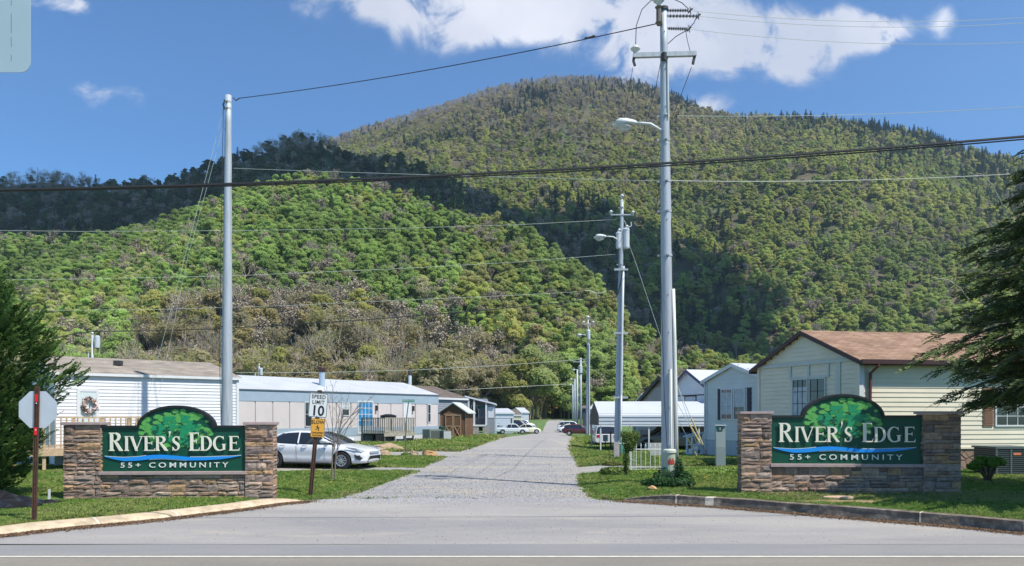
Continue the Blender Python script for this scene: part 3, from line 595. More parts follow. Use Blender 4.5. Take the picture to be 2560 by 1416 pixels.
def plant_hills():
    r = np.random.default_rng(77); out = []
    # cells across the hills; nearer ground is planted closer because its trees are smaller and separately seen
    for (y0, y1, dens, umax) in ((187, 262, 1/21., .86), (262, 440, 1/17., .82), (440, 800, 1/42., .80), (800, 1600, 1/52., .80)):
        area = umax*(y1**2-y0**2); n = int(area*dens); y = np.sqrt(r.uniform(y0**2, y1**2, n)); u = r.uniform(-umax, umax, n)
        out.append(np.stack([u*y, y], -1))
    XY = np.concatenate(out); x, y = XY[:, 0], XY[:, 1]; z = np.where(y < 200, gz(x, y), hill_z(x, y))
    u = x/y; px = CX+F*u; py = HY-(z-EYE)/y*F; tip = HY-(z+15-EYE)/y*F
    # drop what stands hidden behind a nearer crest
    ub = np.linspace(-.9, .9, 500); dist = np.arange(205, 1650, 8.); Ug, Dg = np.meshgrid(ub, dist); el = (hill_z(Ug*Dg, Dg)-EYE)/Dg; run = np.maximum.accumulate(el, 0)
    ui = np.clip(np.searchsorted(ub, u), 0, 499); di = np.clip(((y-205)/8).astype(int)-3, 0, len(dist)-1)
    vis = (z+15-EYE)/y > run[di, ui]-.004
    vis &= ~((u > .050) & (u < .072) & (y < 204))
    # the valley floor on the right stays low
    x, y, z, u, px, py, tip = [q[vis] for q in (x, y, z, u, px, py, tip)]; n = len(x)
    isA = (y < 445); la = LA(x, y) >= np.maximum(LB(x, y), LC(x, y))-6; A = isA & la; Bm = (~A) & (LB(x, y) > LC(x, y)-4); Cm = ~(A | Bm)
    f1 = fnoise(x, y, .009, 1); f2 = fnoise(x, y, .035, 5); f3 = r.normal(0, 1, n)
    pine = blobs_w(px, py, [(1345,255,45,28,.9),(1285,285,45,18,.75),(1200,325,60,16,.6),(1130,355,60,14,.7),(1040,380,60,14,.5),(1500,235,90,30,.35),(1600,225,80,30,.5),(1700,255,55,28,.95),
        (1900,290,120,14,.5),(2060,305,120,30,.75),(2200,330,130,38,.9),(2350,370,110,45,.9),(2480,430,90,60,.8),(2560,500,120,80,.6),(2230,400,60,40,.5),(1780,570,38,70,.6),(1800,640,30,60,.6),(1760,760,70,90,.75),(1830,840,70,45,.85),
        (1690,700,35,60,.4),(1480,545,60,40,.6),(1400,520,60,30,.5),(2060,620,25,80,.5),(520,385,40,14,.7),(480,395,30,16,.8),(1520,600,50,40,.5),(860,570,60,60,.12),(1120,560,60,60,.25),(1300,640,60,70,.14),(150,620,60,25,.5),(230,610,50,20,.35),(1140,900,40,40,.45),
        (960,350,200,25,.15)])
    kind = np.full(n, 'leafy', dtype=object)
    bare_p = np.where(A, .08+.14*sstep(f1, .05, .5)+.08*sstep(f2, 0, .5), .12)
    bare_p = np.where(A & (y < 262), np.where(u < .05, .74, .35)*np.where(px < 330, .35, 1), bare_p)
    bare_p = np.where(A & (y >= 262) & (y < 310), .16, bare_p)
    hi = sstep(-py, -470, -230); bare_p = np.where(Cm, .12+.50*hi*sstep(2400-px, 300, 900), bare_p); bare_p = np.where(Bm, .30, bare_p)
    q = r.random(n); kind[q < bare_p] = 'budding'; kind[q < bare_p*.42] = 'bare'
    sky = (Cm & (px < 1700) & (tip < np.interp(px, [c[0] for c in C_T], [c[1] for c in C_T])+14)) | (Bm & (tip < np.interp(px, [c[0] for c in B_T], [c[1] for c in B_T])+10) & (px < 850))
    kind[sky & (r.random(n) < .75)] = 'bare'
    gr = (y < 262) & (px > 1385) & (px < 1560); kind[gr & (r.random(n) < .85)] = 'leafy'
    kind[r.random(n) < pine+.012] = 'pine'
    # colour of the foliage
    pal = dict(bright=(.315,.440,.125), green=(.225,.335,.10), mid=(.130,.235,.070), yellow=(.400,.420,.100), olive=(.320,.320,.110), brown=(.385,.33,.165), rust=(.36,.28,.13), grey=(.35,.32,.21), pale=(.50,.46,.25))
    P_ = {k: np.array(v) for k, v in pal.items()}
    T = np.zeros((n, 3)); lat = sstep(px, 900, 1500)      # the near hill turns from fresh green on the left to olive on the right
    for i in range(n):
        a = f3[i]*.5+f1[i]*1.6+f2[i]*1.1
        if A[i]:
            if y[i] < 262 and u[i] < .02 and px[i] > 330: ks = ('brown', 'olive', 'grey', 'yellow') if a < .6 else ('green', 'olive')
            elif a < -.35: ks = ('green', 'bright', 'mid')
            elif a < .55: ks = ('bright', 'bright', 'green') if lat[i] < .4 else ('bright', 'yellow', 'olive', 'green')
            else: ks = ('yellow', 'bright', 'pale') if lat[i] < .4 else ('olive', 'yellow', 'brown')
            if px[i] > 1385 and px[i] < 1560 and y[i] < 262: ks = ('bright', 'green')
            if px[i] > 1560 and r.random() < .5: ks = ('bright', 'green')
        elif Bm[i]: ks = ('green', 'mid', 'olive', 'brown')
        else:
            h_ = hi[i]; right = px[i] > 1950
            if r.random() < h_*.85: ks = ('brown', 'olive', 'grey', 'brown') if not right else ('olive', 'mid', 'green')
            elif a > .25: ks = ('olive', 'yellow', 'brown')
            elif a > -.5: ks = ('olive', 'green', 'yellow', 'olive')
            else: ks = ('green', 'mid', 'olive', 'bright')
            if py[i] > 620 and r.random() < .45: ks = ('green', 'bright', 'mid')
        zone = (np.array((.345,.415,.155))*(1-lat[i])+np.array((.38,.405,.175))*lat[i]) if A[i] else np.array((.20,.24,.10)) if Bm[i] else (np.array((.31,.335,.115))*(1-hi[i])+np.array((.34,.305,.165))*hi[i])
        if A[i] and y[i] < 262 and px[i] > 330 and px[i] < 1385: zone = np.array((.36,.325,.17))
        wt = .55 if A[i] else .38; T[i] = (P_[ks[r.integers(len(ks))]]*wt+zone*(1-wt))*(r.uniform(.82, 1.20) if A[i] else r.uniform(.88, 1.13))*(1.30 if A[i] else 1.12 if Bm[i] else 1.56)*(1+.22*f1[i])
    s = r.uniform(.60, 1.22, n)*np.where(y < 262, 1.5, 1.)*np.where((y < 262) & (u > .15), .72, 1)*np.where(A, .70, .86); s = np.where(kind == 'pine', s*1.05, s); s *= np.where((A) & (u > .14), .80, 1)
    TREES.update(x=x, y=y, z=z, u=u, kind=kind, tint=T, s=s, px=px, py=py, A=A)
plant_hills()
def build_woods():
    t = TREES; n = len(t['x']); r = np.random.default_rng(3)
    app = t['s']/t['y']*np.where(np.abs(t['u']) < .68, 1, .2); order = np.argsort(-app); single = np.zeros(n, bool)
    cnt = {'leafy': 0, 'budding': 0, 'bare': 0, 'pine': 0}; lim = {'leafy': 110, 'budding': 70, 'bare': 50, 'pine': 20}
    for i in order:
        k = t['kind'][i]
        if cnt[k] < lim[k] and abs(t['u'][i]) < .68: single[i] = True; cnt[k] += 1
    names = {'leafy': 'leafy_tree', 'budding': 'budding_tree', 'bare': 'bare_tree', 'pine': 'pine_tree'}
    idx = np.array([IDX[k][r.integers(len(IDX[k]))] for k in t['kind']]); rz = r.uniform(0, 6.28, n); protos = {}
    sx = t['s']*r.uniform(.85, 1.2, n)
    def lab(i):
        k = t['kind'][i]; g = t['tint'][i]; px = t['px'][i]; side = ('at the hill foot behind the left homes' if px < 1050 else 'at the hill foot beyond the road end' if px < 1480 else 'at the hill foot behind the right homes')
        if t['y'][i] > 262: side = side.replace('at the hill foot', 'on the lower green hill')
        if k == 'leafy': c = ('bright yellow green' if g[0] > .14 and g[1] > .2 else 'olive brown' if g[0] > g[1]*.85 else 'fresh green'); return '%s leafy tree %s' % (c, side), 'leafy trees'
        if k == 'budding': return 'thin %s tree with opening buds %s' % ('brown' if g[0] > g[1]*.85 else 'green', side), 'budding trees'
        if k == 'bare': return 'bare grey twiggy tree %s' % side, 'bare trees'
        return 'dark pointed pine tree %s' % side, 'pine trees'
    for i in np.nonzero(single)[0]:
        k = t['kind'][i]; tm, cm = KINDS[idx[i]][1]; l, g = lab(i)
        e = thing(names[k], l, 'tree', (t['x'][i], t['y'][i], t['z'][i]), rz[i], g+l.split('tree')[-1].replace(' with opening buds', '')); e.scale = (sx[i], sx[i], t['s'][i])
        mobj('trunk', tm, e); c = mobj('crown', cm, e); c['tint'] = [float(q) for q in t['tint'][i]]
    rest = ~single; joined = [join_meshes('tree', list(q[1])) for q in KINDS]; z3 = np.zeros(n)
    P3 = np.stack([t['x'], t['y'], t['z']], -1)
    for nm, sel, lb in (('hillside_forest', rest & t['A'], 'spring green woodland covering the nearer hill'), ('mountain_forest', rest & ~t['A'], 'olive and brown woodland covering the mountain and the dark ridge')):
        o = scatter(nm, P3[sel], joined, idx[sel], np.stack([r.normal(0, .03, n), r.normal(0, .03, n), rz], -1)[sel], np.stack([sx, sx, t['s']], -1)[sel], t['tint'][sel]); put(o, lb, 'forest')
    print('trees', n, 'single', single.sum(), cnt)
build_woods()
# ---- the cumulus whose shade lies on the ridge: unseen bank, its outline shaped to cast that shade
def cloud():
    alt = 900.; poly = [(-860,980,290),(-420,1000,290),(-175,810,280),(-90,740,240),(25,735,195),(90,760,175),(140,705,145),(180,640,110),(195,560,75),(165,470,30),(95,440,20),(30,452,60),(-60,462,90),(-160,466,90),(-330,480,70),(-760,520,60)]
    tn = math.tan(SUN_EL); pts = [(x+SH.x*(alt-z)/tn, y+SH.y*(alt-z)/tn) for x, y, z in poly]
    r = np.random.default_rng(9); xs_ = [p[0] for p in pts]; ys_ = [p[1] for p in pts]; V = []; Fc = []
    bm0 = bmesh.new(); bmesh.ops.create_icosphere(bm0, subdivisions=3, radius=1); sv = np.array([tuple(v.co) for v in bm0.verts]); sf = np.array([[v.index for v in f.verts] for f in bm0.faces]); bm0.free()
    C = []
    for gx in np.arange(min(xs_), max(xs_), 26):
        for gy in np.arange(min(ys_), max(ys_), 26):
            a, b = gx+r.uniform(-9, 9), gy+r.uniform(-9, 9)
            d = float(segdist(np.array([a]), np.array([b]), pts)[0]); ins = bool(inpoly(np.array([a]), np.array([b]), pts)[0])
            if ins: C.append((a, b, alt+r.uniform(0, 40), min(max(d*1.0, 16), 60)*r.uniform(.85, 1.1)))
    k = 0
    for (a, b, c, q) in C:
        dn = 1+.22*np.array([mnoise.noise(Vector(p)*1.7+Vector((a, b, 0))) for p in sv[::1]]) if k < 0 else 1+.16*np.sin(sv[:, 0]*4+a)*np.sin(sv[:, 1]*5+b)*np.cos(sv[:, 2]*3)
        vv = sv*q*dn[:, None]*np.array((1, 1, .62))+np.array((a, b, c)); Fc.append(sf+k*len(sv)); V.append(vv); k += 1
    m = mat('cloud_vapour', (.9,.9,.92), 1., spec=0., trans=.45)
    o = mobj('cloud', npmesh('cloud', np.concatenate(V), np.concatenate(Fc), m, True)); put(o, 'unseen white cumulus bank shaped to shade the dark ridge', 'cloud'); o['kind'] = 'structure'
cloud()

# ---- the air: a closed box of thin even haze round camera and scene, the sky wholly outside
def haze():
    mb = MB(); mb.box(-2300, -420, -3, 2300, 2450, 1120); m = bpy.data.materials.new('thin_haze'); m.use_nodes = True; nt = m.node_tree; nt.nodes.clear()
    out = nt.nodes.new('ShaderNodeOutputMaterial'); v = nt.nodes.new('ShaderNodeVolumePrincipled'); v.inputs['Color'].default_value = (.60,.78,1,1); v.inputs['Density'].default_value = .00011; v.inputs['Anisotropy'].default_value = .2
    nt.links.new(v.outputs[0], out.inputs['Volume']); o = mb.build('haze', m); put(o, 'thin pale spring haze in the air of the valley', 'haze', kind='stuff')
haze()
# ================================================================ ENTRANCE SIGNS
def stone_mat(name):
    m = bpy.data.materials.new(name); m.use_nodes = True; nt = m.node_tree; N = nt.nodes; L = nt.links; b = N['Principled BSDF']; b.inputs['Roughness'].default_value = .92; b.inputs['Specular IOR Level'].default_value = .25
    a = N.new('ShaderNodeAttribute'); a.attribute_name = 'tone'; tc = N.new('ShaderNodeTexCoord')
    nz = N.new('ShaderNodeTexNoise'); nz.inputs['Scale'].default_value = 9; nz.inputs['Detail'].default_value = 7; nz.inputs['Roughness'].default_value = .7; L.new(tc.outputs['Object'], nz.inputs[0])
    r = N.new('ShaderNodeMapRange'); r.inputs[1].default_value = .3; r.inputs[2].default_value = .7; r.inputs[3].default_value = .62; r.inputs[4].default_value = 1.35; L.new(nz.outputs[0], r.inputs[0])
    hs = N.new('ShaderNodeHueSaturation'); L.new(a.outputs['Color'], hs.inputs['Color']); L.new(r.outputs[0], hs.inputs['Value']); L.new(hs.outputs[0], b.inputs['Base Color'])
    bp = N.new('ShaderNodeBump'); bp.inputs['Distance'].default_value = .02; L.new(nz.outputs[0], bp.inputs['Height']); L.new(bp.outputs[0], b.inputs['Normal']); return m
m_stone = stone_mat('ledge_stone'); m_gap = mat('dark_mortar', (.085,.07,.055), .95)
m_cap = mat('cast_cap', srgb('#a89590'), .85, .1, 8.); m_panel = mat('sign_green', (.0050,.072,.040), .45, .06, 3., spec=.35)
m_mould = mat('sign_moulding', (.012,.014,.013), .5); m_cream = mat('sign_cream', (.80,.77,.62), .6); m_wh = mat('sign_white', (.72,.74,.70), .6)
m_blue = mat('sign_blue', (.008,.28,.80), .5); m_lg = mat('emblem_light_green', (.11,.40,.085), .5); m_mg = mat('emblem_green', (.012,.27,.11), .5); m_dg = mat('emblem_dark_green', (.006,.085,.045), .5)
TONES = [(.43,.28,.19),(.37,.26,.19),(.48,.33,.23),(.30,.21,.165),(.52,.38,.28),(.34,.26,.22),(.52,.34,.19),(.26,.20,.17),(.43,.33,.27),(.47,.34,.26)]
def stones(mb, x0, x1, z0, z1, y, r, facing=-1, depth=.07, along='x'):
    """courses of split ledge stones filling a rectangle; mb gets rough bevelled blocks"""
    z = z0
    while z < z1-.01:
        big = r.random() < .55; h = (.145 if big else .085)*r.uniform(.85, 1.15)
        if z1-(z+h) < .06: h = z1-z
        x = x0
        while x < x1-.005:
            w = r.uniform(.17, .46)*(1.1 if big else 1.)
            if x1-(x+w) < .09: w = x1-x
            rows = [(z, z+h)]
            if big and r.random() < .30: q = r.uniform(.4, .6); rows = [(z, z+h*q), (z+h*q, z+h)]
            for (a, b) in rows:
                g = .004; t = TONES[int(r.integers(len(TONES)))]; f = r.uniform(.66, .95); col = tuple(c*f for c in t); pr = r.uniform(.25, 1.)*depth*.55; nx, nz = 5, 4; vs = []
                X0, X1, Z0, Z1 = x+g, x+w-g, a+g, b-g
                for i in range(nx):
                    for j in range(nz):
                        u_, v_ = i/(nx-1), j/(nz-1); edge = min(u_, 1-u_, v_*.9, (1-v_)*.9); dpt = pr*(.35+.65*min(1, edge*5.5))+r.normal(0, .0055)
                        px_, pz_ = X0+(X1-X0)*u_, Z0+(Z1-Z0)*v_
                        if 0 < i < nx-1: px_ += r.normal(0, .006)
                        if 0 < j < nz-1: pz_ += r.normal(0, .005)
                        vs.append((px_, facing*dpt, pz_))
                bs = [(X0, -facing*.03, Z0), (X1, -facing*.03, Z0), (X1, -facing*.03, Z1), (X0, -facing*.03, Z1)]
                I = lambda i, j: i*nz+j; fs = [(I(i, j), I(i+1, j), I(i+1, j+1), I(i, j+1)) for i in range(nx-1) for j in range(nz-1)]
                k = nx*nz; ring = [I(i, 0) for i in range(nx)]; fs.append(tuple(ring[::-1]+[k, k+1])); fs.append(tuple([I(i, nz-1) for i in range(nx)]+[k+2, k+3])); fs.append(tuple([I(0, j) for j in range(nz)]+[k+3, k])); fs.append(tuple([I(nx-1, j) for j in range(nz)][::-1]+[k+1, k+2]))
                P_ = [(p[0], y+p[1], p[2]) if along == 'x' else (y+p[1], p[0], p[2]) for p in vs+bs]
                if (facing > 0) != (along == 'y'): fs = [f[::-1] for f in fs]
                mb.add(P_, fs, col)
            x += w
        z += h
def ellipse_panel(x0, x1, zb, zt, ax, aw, ah, inset=0., n=30):
    pl = [(x0+inset, zb+inset), (x1-inset, zb+inset), (x1-inset, zt-inset), (ax+aw-inset, zt-inset)]
    for i in range(1, n):
        t = math.pi*i/n; c, s = math.cos(t), math.sin(t); pl.append((ax+(aw-inset)*c, zt-inset+ah*(s**1.08)))
    pl += [(ax-aw+inset, zt-inset), (x0+inset, zt-inset)]; return pl
class Glyphs:
    def __init__(s, y, th): s.mb = MB(); s.y = y; s.th = th; s.k = 0
    def poly(s, p):
        s.k += 1; s.mb.prism(p, (0,0,0), (1,0,0), (0,0,1), (0,1,0), s.y-s.th-.0004*(s.k % 9), s.y)
    def rib(s, pts, ws):
        n = len(pts); L_, R_ = [], []
        for i in range(n):
            a, b = pts[max(i-1, 0)], pts[min(i+1, n-1)]; dx, dz = b[0]-a[0], b[1]-a[1]; l = math.hypot(dx, dz) or 1; w = ws[i]/2
            L_.append((pts[i][0]-dz/l*w, pts[i][1]+dx/l*w)); R_.append((pts[i][0]+dz/l*w, pts[i][1]-dx/l*w))
        for i in range(n-1): s.poly([L_[i], R_[i], R_[i+1], L_[i+1]])
def serif_letter(g, ch, x, z, w, h):
    """roman capital in the box x..x+w, z..z+h"""
    T, t, sf, se = .165*h, .060*h, .045*h, .075*h
    def stem(cx, z0=z, z1=z+h, W=T, bot=True, top=True):
        g.poly([(cx-W/2, z0), (cx+W/2, z0), (cx+W/2, z1), (cx-W/2, z1)])
        if bot: g.poly([(cx-W/2-se, z0), (cx+W/2+se, z0), (cx+W/2+se*.2, z0+sf*1.5), (cx-W/2-se*.2, z0+sf*1.5)])
        if top: g.poly([(cx-W/2-se*.2, z1-sf*1.5), (cx+W/2+se*.2, z1-sf*1.5), (cx+W/2+se, z1), (cx-W/2-se, z1)])
    def arc(cx, cz, rx, rz, a0, a1, wf, n=16):
        pts = []; ws = []
        for i in range(n+1):
            a = math.radians(a0+(a1-a0)*i/n); pts.append((cx+rx*math.cos(a), cz+rz*math.sin(a))); ws.append(wf(a))
        g.rib(pts, ws)
    thick = lambda a: t+(T-t)*abs(math.cos(a))**1.3
    if ch == 'I': stem(x+w/2)
    elif ch == 'R':
        cx = x+se+T/2; stem(cx); arc(cx+w*.22, z+h*.755, w*.33, h*.215, 90, -90, thick); g.poly([(cx, z+h-t), (cx+w*.24, z+h-t), (cx+w*.24, z+h), (cx, z+h)]); g.poly([(cx, z+h*.51), (cx+w*.24, z+h*.51), (cx+w*.24, z+h*.57), (cx, z+h*.57)])
        g.poly([(cx+w*.16, z+h*.53), (cx+w*.34, z+h*.56), (x+w*1.06, z), (x+w*.80, z)])
    elif ch == 'E':
        cx = x+se+T/2; stem(cx)
        for zz, ww in ((z, 1.), (z+h-t, .92), (z+h*.50, .76)): g.poly([(cx, zz), (x+w*ww, zz), (x+w*ww, zz+t), (cx, zz+t)])
        g.poly([(x+w*.90, z), (x+w*1.0, z), (x+w*1.06, z+h*.20), (x+w*.97, z+h*.12)]); g.poly([(x+w*.84, z+h), (x+w*.92, z+h), (x+w*.94, z+h*.82), (x+w*.89, z+h*.88)]); g.poly([(x+w*.70, z+h*.44), (x+w*.76, z+h*.42), (x+w*.76, z+h*.64), (x+w*.70, z+h*.60)])
    elif ch == 'D':
        cx = x+se+T/2; stem(cx); r_ = w-se-T*1.0; arc(cx+r_*.30, z+h/2, r_*.70, h/2-t/2, 90, -90, thick, 20)
        for zz in (z, z+h-t): g.poly([(cx, zz), (cx+r_*.33, zz), (cx+r_*.33, zz+t), (cx, zz+t)])
    elif ch == 'V':
        g.poly([(x+w*.02, z+h), (x+w*.02+T*1.1, z+h), (x+w*.55+T*.35, z), (x+w*.5-T*.25, z)]); g.poly([(x+w*.92, z+h), (x+w*.92+t, z+h), (x+w*.54, z), (x+w*.47, z)])
        g.poly([(x-w*.08, z+h-sf), (x+w*.30, z+h-sf), (x+w*.33, z+h), (x-w*.11, z+h)]); g.poly([(x+w*.78, z+h-sf), (x+w*1.06, z+h-sf), (x+w*1.10, z+h), (x+w*.75, z+h)])
    elif ch == 'G':
        arc(x+w*.52, z+h/2, w*.45, h/2-t*.4, 48, 300, lambda a: t+(T-t)*max(0, -math.cos(a))**1.1, 24); cx = x+w*.90; stem(cx, z+h*.06, z+h*.46, T*.95, False, True); g.rib([(x+w*.52, z+t*.3), (x+w*.72, z+t*.6), (x+w*.92, z+h*.10)], [t, t, t]); g.poly([(x+w*.80, z+h*.98), (x+w*.86, z+h*.98), (x+w*.87, z+h*.76), (x+w*.83, z+h*.80)])
    elif ch == 'S':
        pts = [(.88,.80),(.72,.93),(.50,.965),(.28,.90),(.16,.77),(.22,.63),(.45,.54),(.68,.45),(.84,.33),(.82,.17),(.66,.06),(.44,.03),(.22,.08),(.10,.22)]; ws = [.4,.5,.5,.7,1.,1.1,1.25,1.3,1.1,.9,.6,.5,.5,.4]
        g.rib([(x+a*w, z+b*h) for a, b in pts], [q*T*.80 for q in ws]); g.poly([(x+w*.86, z+h), (x+w*.92, z+h), (x+w*.93, z+h*.74), (x+w*.88, z+h*.78)]); g.poly([(x+w*.05, z+h*.27), (x+w*.10, z+h*.24), (x+w*.12, z), (x+w*.05, z)])
    elif ch == "'":
        g.poly([(x+w*.15, z+h), (x+w*.9, z+h), (x+w*.75, z+h*.86), (x+w*.10, z+h*.62), (x+w*.35, z+h*.84)])
def text_mesh(txt, size, loc, depth=.004, bold=0., sx=1., align='CENTER', space=1., rot=None, font_y=0):
    cu = bpy.data.curves.new('lettering', 'FONT'); cu.body = txt; cu.size = size; cu.extrude = depth; cu.offset = bold; cu.align_x = align; cu.space_character = space; cu.resolution_u = 3
    o = bpy.data.objects.new('tmp', cu); COL.objects.link(o); dg = bpy.context.evaluated_depsgraph_get(); me = bpy.data.meshes.new_from_object(o.evaluated_get(dg)); bpy.data.objects.remove(o); bpy.data.curves.remove(cu)
    M = Matrix.Translation(loc) @ (rot or Matrix.Rotation(R(90), 4, 'X')) @ Matrix.Diagonal((sx, 1, 1, 1)); me.transform(M); me.materials.clear(); me.name = 'lettering'; return me
def leaf_emblem(mb_l, mb_m, mb_d, cx, zb, rw, rh, y):
    """spreading tree: ragged clumps in two greens over a dark trunk"""
    r = random.Random(5)
    def clump(mb, x, z, s, yy, k=13):
        pl = []; a0 = r.uniform(0, 1)
        for i in range(k*2): a = 2*math.pi*(i+a0)/(k*2); q = s*(1.0 if i % 2 else .70)*r.uniform(.8, 1.2); pl.append((x+q*math.cos(a)*1.25, z+q*math.sin(a)*.8))
        mb.prism(pl, (0,0,0), (1,0,0), (0,0,1), (0,1,0), yy-.003, yy)
    i = 0
    for k in range(150):
        a = r.uniform(0, math.pi*2); q = r.uniform(0, 1)**.5; x = cx+rw*.93*q*math.cos(a); z = zb+rh*(.52+.44*q*math.sin(a)); s = rw*r.uniform(.05, .095)
        if z < zb+rh*.20 and abs(x-cx) > rw*.75: continue
        clump(mb_l, x, z, s, y-.0005*(i % 7)); i += 1
    for k in range(70):
        a = r.uniform(0, math.pi*2); q = r.uniform(0, 1)**.6; x = cx+rw*.04+rw*.66*q*math.cos(a); z = zb+rh*(.50+.36*q*math.sin(a)); clump(mb_m, x, z, rw*r.uniform(.045, .09), y-.0045-.0005*(i % 7)); i += 1
    for k in range(30):
        x = cx+rw*r.uniform(-.8, .8); z = zb+rh*r.uniform(.12, .52); clump(mb_d, x, z, rw*r.uniform(.025, .06), y-.009-.0005*(i % 7)); i += 1
    for pl in ([(-.05,-.18),(.05,-.18),(.03,.2),(.02,.45),(-.03,.45),(-.03,.2)], [(0,.1),(.03,.1),(.32,.40),(.29,.42)], [(0,.12),(-.03,.12),(-.30,.40),(-.27,.42)]):
        mb_d.prism([(cx+a*rw*2, zb+b*rh*1.0) for a, b in pl], (0,0,0), (1,0,0), (0,0,1), (0,1,0), y-.0135, y-.009)
def entrance_sign(label, origin, rz, S, W_=526., H_=192., seed=1, px0=158., lay=None):
    """S metres per photograph pixel; local x=0 at the left edge, z=0 at the foot"""
    r = np.random.default_rng(seed); t = thing('entrance_sign', label, 'entrance sign', origin, rz, 'twin stone entrance signs'); L = lay
    X = lambda p: (p-px0)*S; Z = lambda p: (L['base']-p)*S
    core = MB(); mb = MB(); dp = .36
    def block(xa, xb, zb, zt, y0, y1, side=True):
        core.box(xa+.035, y0+.035, zb-.25, xb-.035, y1-.035, zt-.003)
        stones(mb, xa, xb, zb-.1, zt, y0+.01, r); stones(mb, xa, xb, zb-.1, zt, y1-.01, r, facing=1)
        stones(mb, y0+.01, y1-.01, zb-.1, zt, xa+.01, r, facing=-1, along='y'); stones(mb, y0+.01, y1-.01, zb-.1, zt, xb-.01, r, facing=1, along='y')
    for a, b in (L['pl'], L['pr']):
        block(X(a), X(b), 0, Z(L['cap1']), 0, dp)
    pc = MB(); stones(mb, X(L['pl'][1]), X(L['pr'][0]), -.1, Z(L['ledge1']), .05, r); stones(mb, X(L['pl'][1]), X(L['pr'][0]), -.1, Z(L['ledge1']), dp-.06, r, facing=1)
    core.box(X(L['pl'][1])-.02, .09, -.25, X(L['pr'][0])+.02, dp-.10, Z(L['ledge1'])-.003)
    so_ = mb.build('stone_wall', m_stone, t, colattr=True); core.build('mortar_core', m_gap, so_)
    for a, b in (L['pl'], L['pr']):
        c = MB(); c.box(X(a)-.035, -.05, Z(L['cap1']), X(b)+.035, dp+.05, Z(L['cap0'])); o = c.build('pillar_cap', m_cap, t); bevel(o, .008)
    c = MB(); c.box(X(L['pl'][1])-.03, -.03, Z(L['ledge1']), X(L['pr'][0])+.03, .28, Z(L['ledge0'])); o = c.build('stone_ledge', m_cap, t); bevel(o, .006)
    # panel
    x0, x1 = X(L['p'][0]), X(L['p'][1]); zb, zt = Z(L['ledge0'])+.002, Z(L['ptop']); ax = X((L['arch'][0]+L['arch'][1])/2); aw = (L['arch'][1]-L['arch'][0])/2*S; ah = (L['ptop']-L['atop'])*S; yf = .085
    p = MB(); p.prism(ellipse_panel(x0, x1, zb, zt-.012, ax, aw-.02, ah-.012), (0,0,0), (1,0,0), (0,0,1), (0,1,0), yf, yf+.16); pan = p.build('sign_panel', m_panel, t)
    # dark moulding along the head of the panel
    path = ellipse_panel(x0, x1, zb, zt-.018, ax, aw-.018, ah)[2:]; mo = MB()
    for i in range(len(path)-1):
        a, b = Vector((path[i][0], 0, path[i][1])), Vector((path[i+1][0], 0, path[i+1][1])); d = (b-a).normalized(); n = Vector((-d.z, 0, d.x))*.026; e = d*.012
        q = [(v.x, v.z) for v in (a-n-e, b-n+e, b+n+e, a+n-e)]; mo.prism(q, (0,0,0), (1,0,0), (0,0,1), (0,1,0), yf-.040-.0006*(i % 2), yf+.175+.0006*(i % 2))
    mo.build('moulding', m_mould, pan)
    # emblem
    f_ = (L['p'][1]-L['p'][0])/359.
    a_, b_, d_ = MB(), MB(), MB(); leaf_emblem(a_, b_, d_, ax, Z(L['atop'])-114*S*f_, 96*S*f_, 106*S*f_, yf-.002); em = a_.build('emblem', m_lg, pan)
    b_.build('emblem', m_mg, pan); d_.build('emblem', m_dg, pan)
    # lettering: pixel boxes of each capital on the left sign
    g = Glyphs(yf-.030, .022); f = (L['p'][1]-L['p'][0])/359.; XX = lambda q: x0+(q-247)*f*S
    zz = zb+(L['t']-0)*S
    for ch, a, b, big in (('R',266,299,1),('I',302,318,0),('V',318,349,0),('E',352,379,0),('R',380,410,0),("'",413,419,2),('S',422,441,0),('E',463,489,1),('D',491,520,0),('G',524,553,0),('E',562,588,0)):
        hh = {1: 46., 0: 37., 2: 44.}[big]*S*f
        serif_letter(g, ch, XX(a), zz, (b-a)*S*f, hh) if big != 2 else serif_letter(g, ch, XX(a), zz+hh*.12, (b-a)*S*f, hh)
    g.mb.build('lettering', m_cream, pan)
    wv = MB(); N_ = 40; top = []; bot = []; ln = []
    for i in range(N_+1):
        q = i/N_; x = XX(255+q*337); c = math.sin(math.pi*q)**.7; zc = zb+(L['w']*S)+float(np.interp(q, [0,.06,.14,.24,.34,.42,.52,.62,.72,.82,.92,1], [5,1,-2.4,-1,3.2,4,1.5,-1.6,-1.4,0,2.5,6]))*S
        th_ = float(np.interp(q, [0,.06,.14,.34,.6,.85,1], [.3,2.6,4.6,5.2,4.4,3.6,.3]))*S; top.append((x, zc+th_)); bot.append((x, zc-th_)); ln.append((x, zc-th_*1.0-.9*S if .3 < q < .62 else zc+th_+.8*S))
    for i in range(N_): wv.prism([bot[i], bot[i+1], top[i+1], top[i]], (0,0,0), (1,0,0), (0,0,1), (0,1,0), yf-.024, yf-.008)
    wv.build('river_wave', m_blue, pan)
    l2 = MB()
    for i in range(N_): l2.prism([(ln[i][0], ln[i][1]-.5*S), (ln[i+1][0], ln[i+1][1]-.5*S), (ln[i+1][0], ln[i+1][1]+.5*S), (ln[i][0], ln[i][1]+.5*S)], (0,0,0), (1,0,0), (0,0,1), (0,1,0), yf-.020, yf-.008)
    l2.build('wave_line', m_wh, pan)
    me = text_mesh('55+ COMMUNITY', 13.5*S*f*1.36, (XX(427), yf-.014, zb+L['c']*S), .006, .0008, 1.12, space=1.5)
    xs_ = [v.co.x for v in me.vertices]; w0 = max(xs_)-min(xs_); k = (XX(560)-XX(294))/w0; cx = (max(xs_)+min(xs_))/2; tc = (XX(560)+XX(294))/2
    for v in me.vertices: v.co.x = tc+(v.co.x-cx)*k
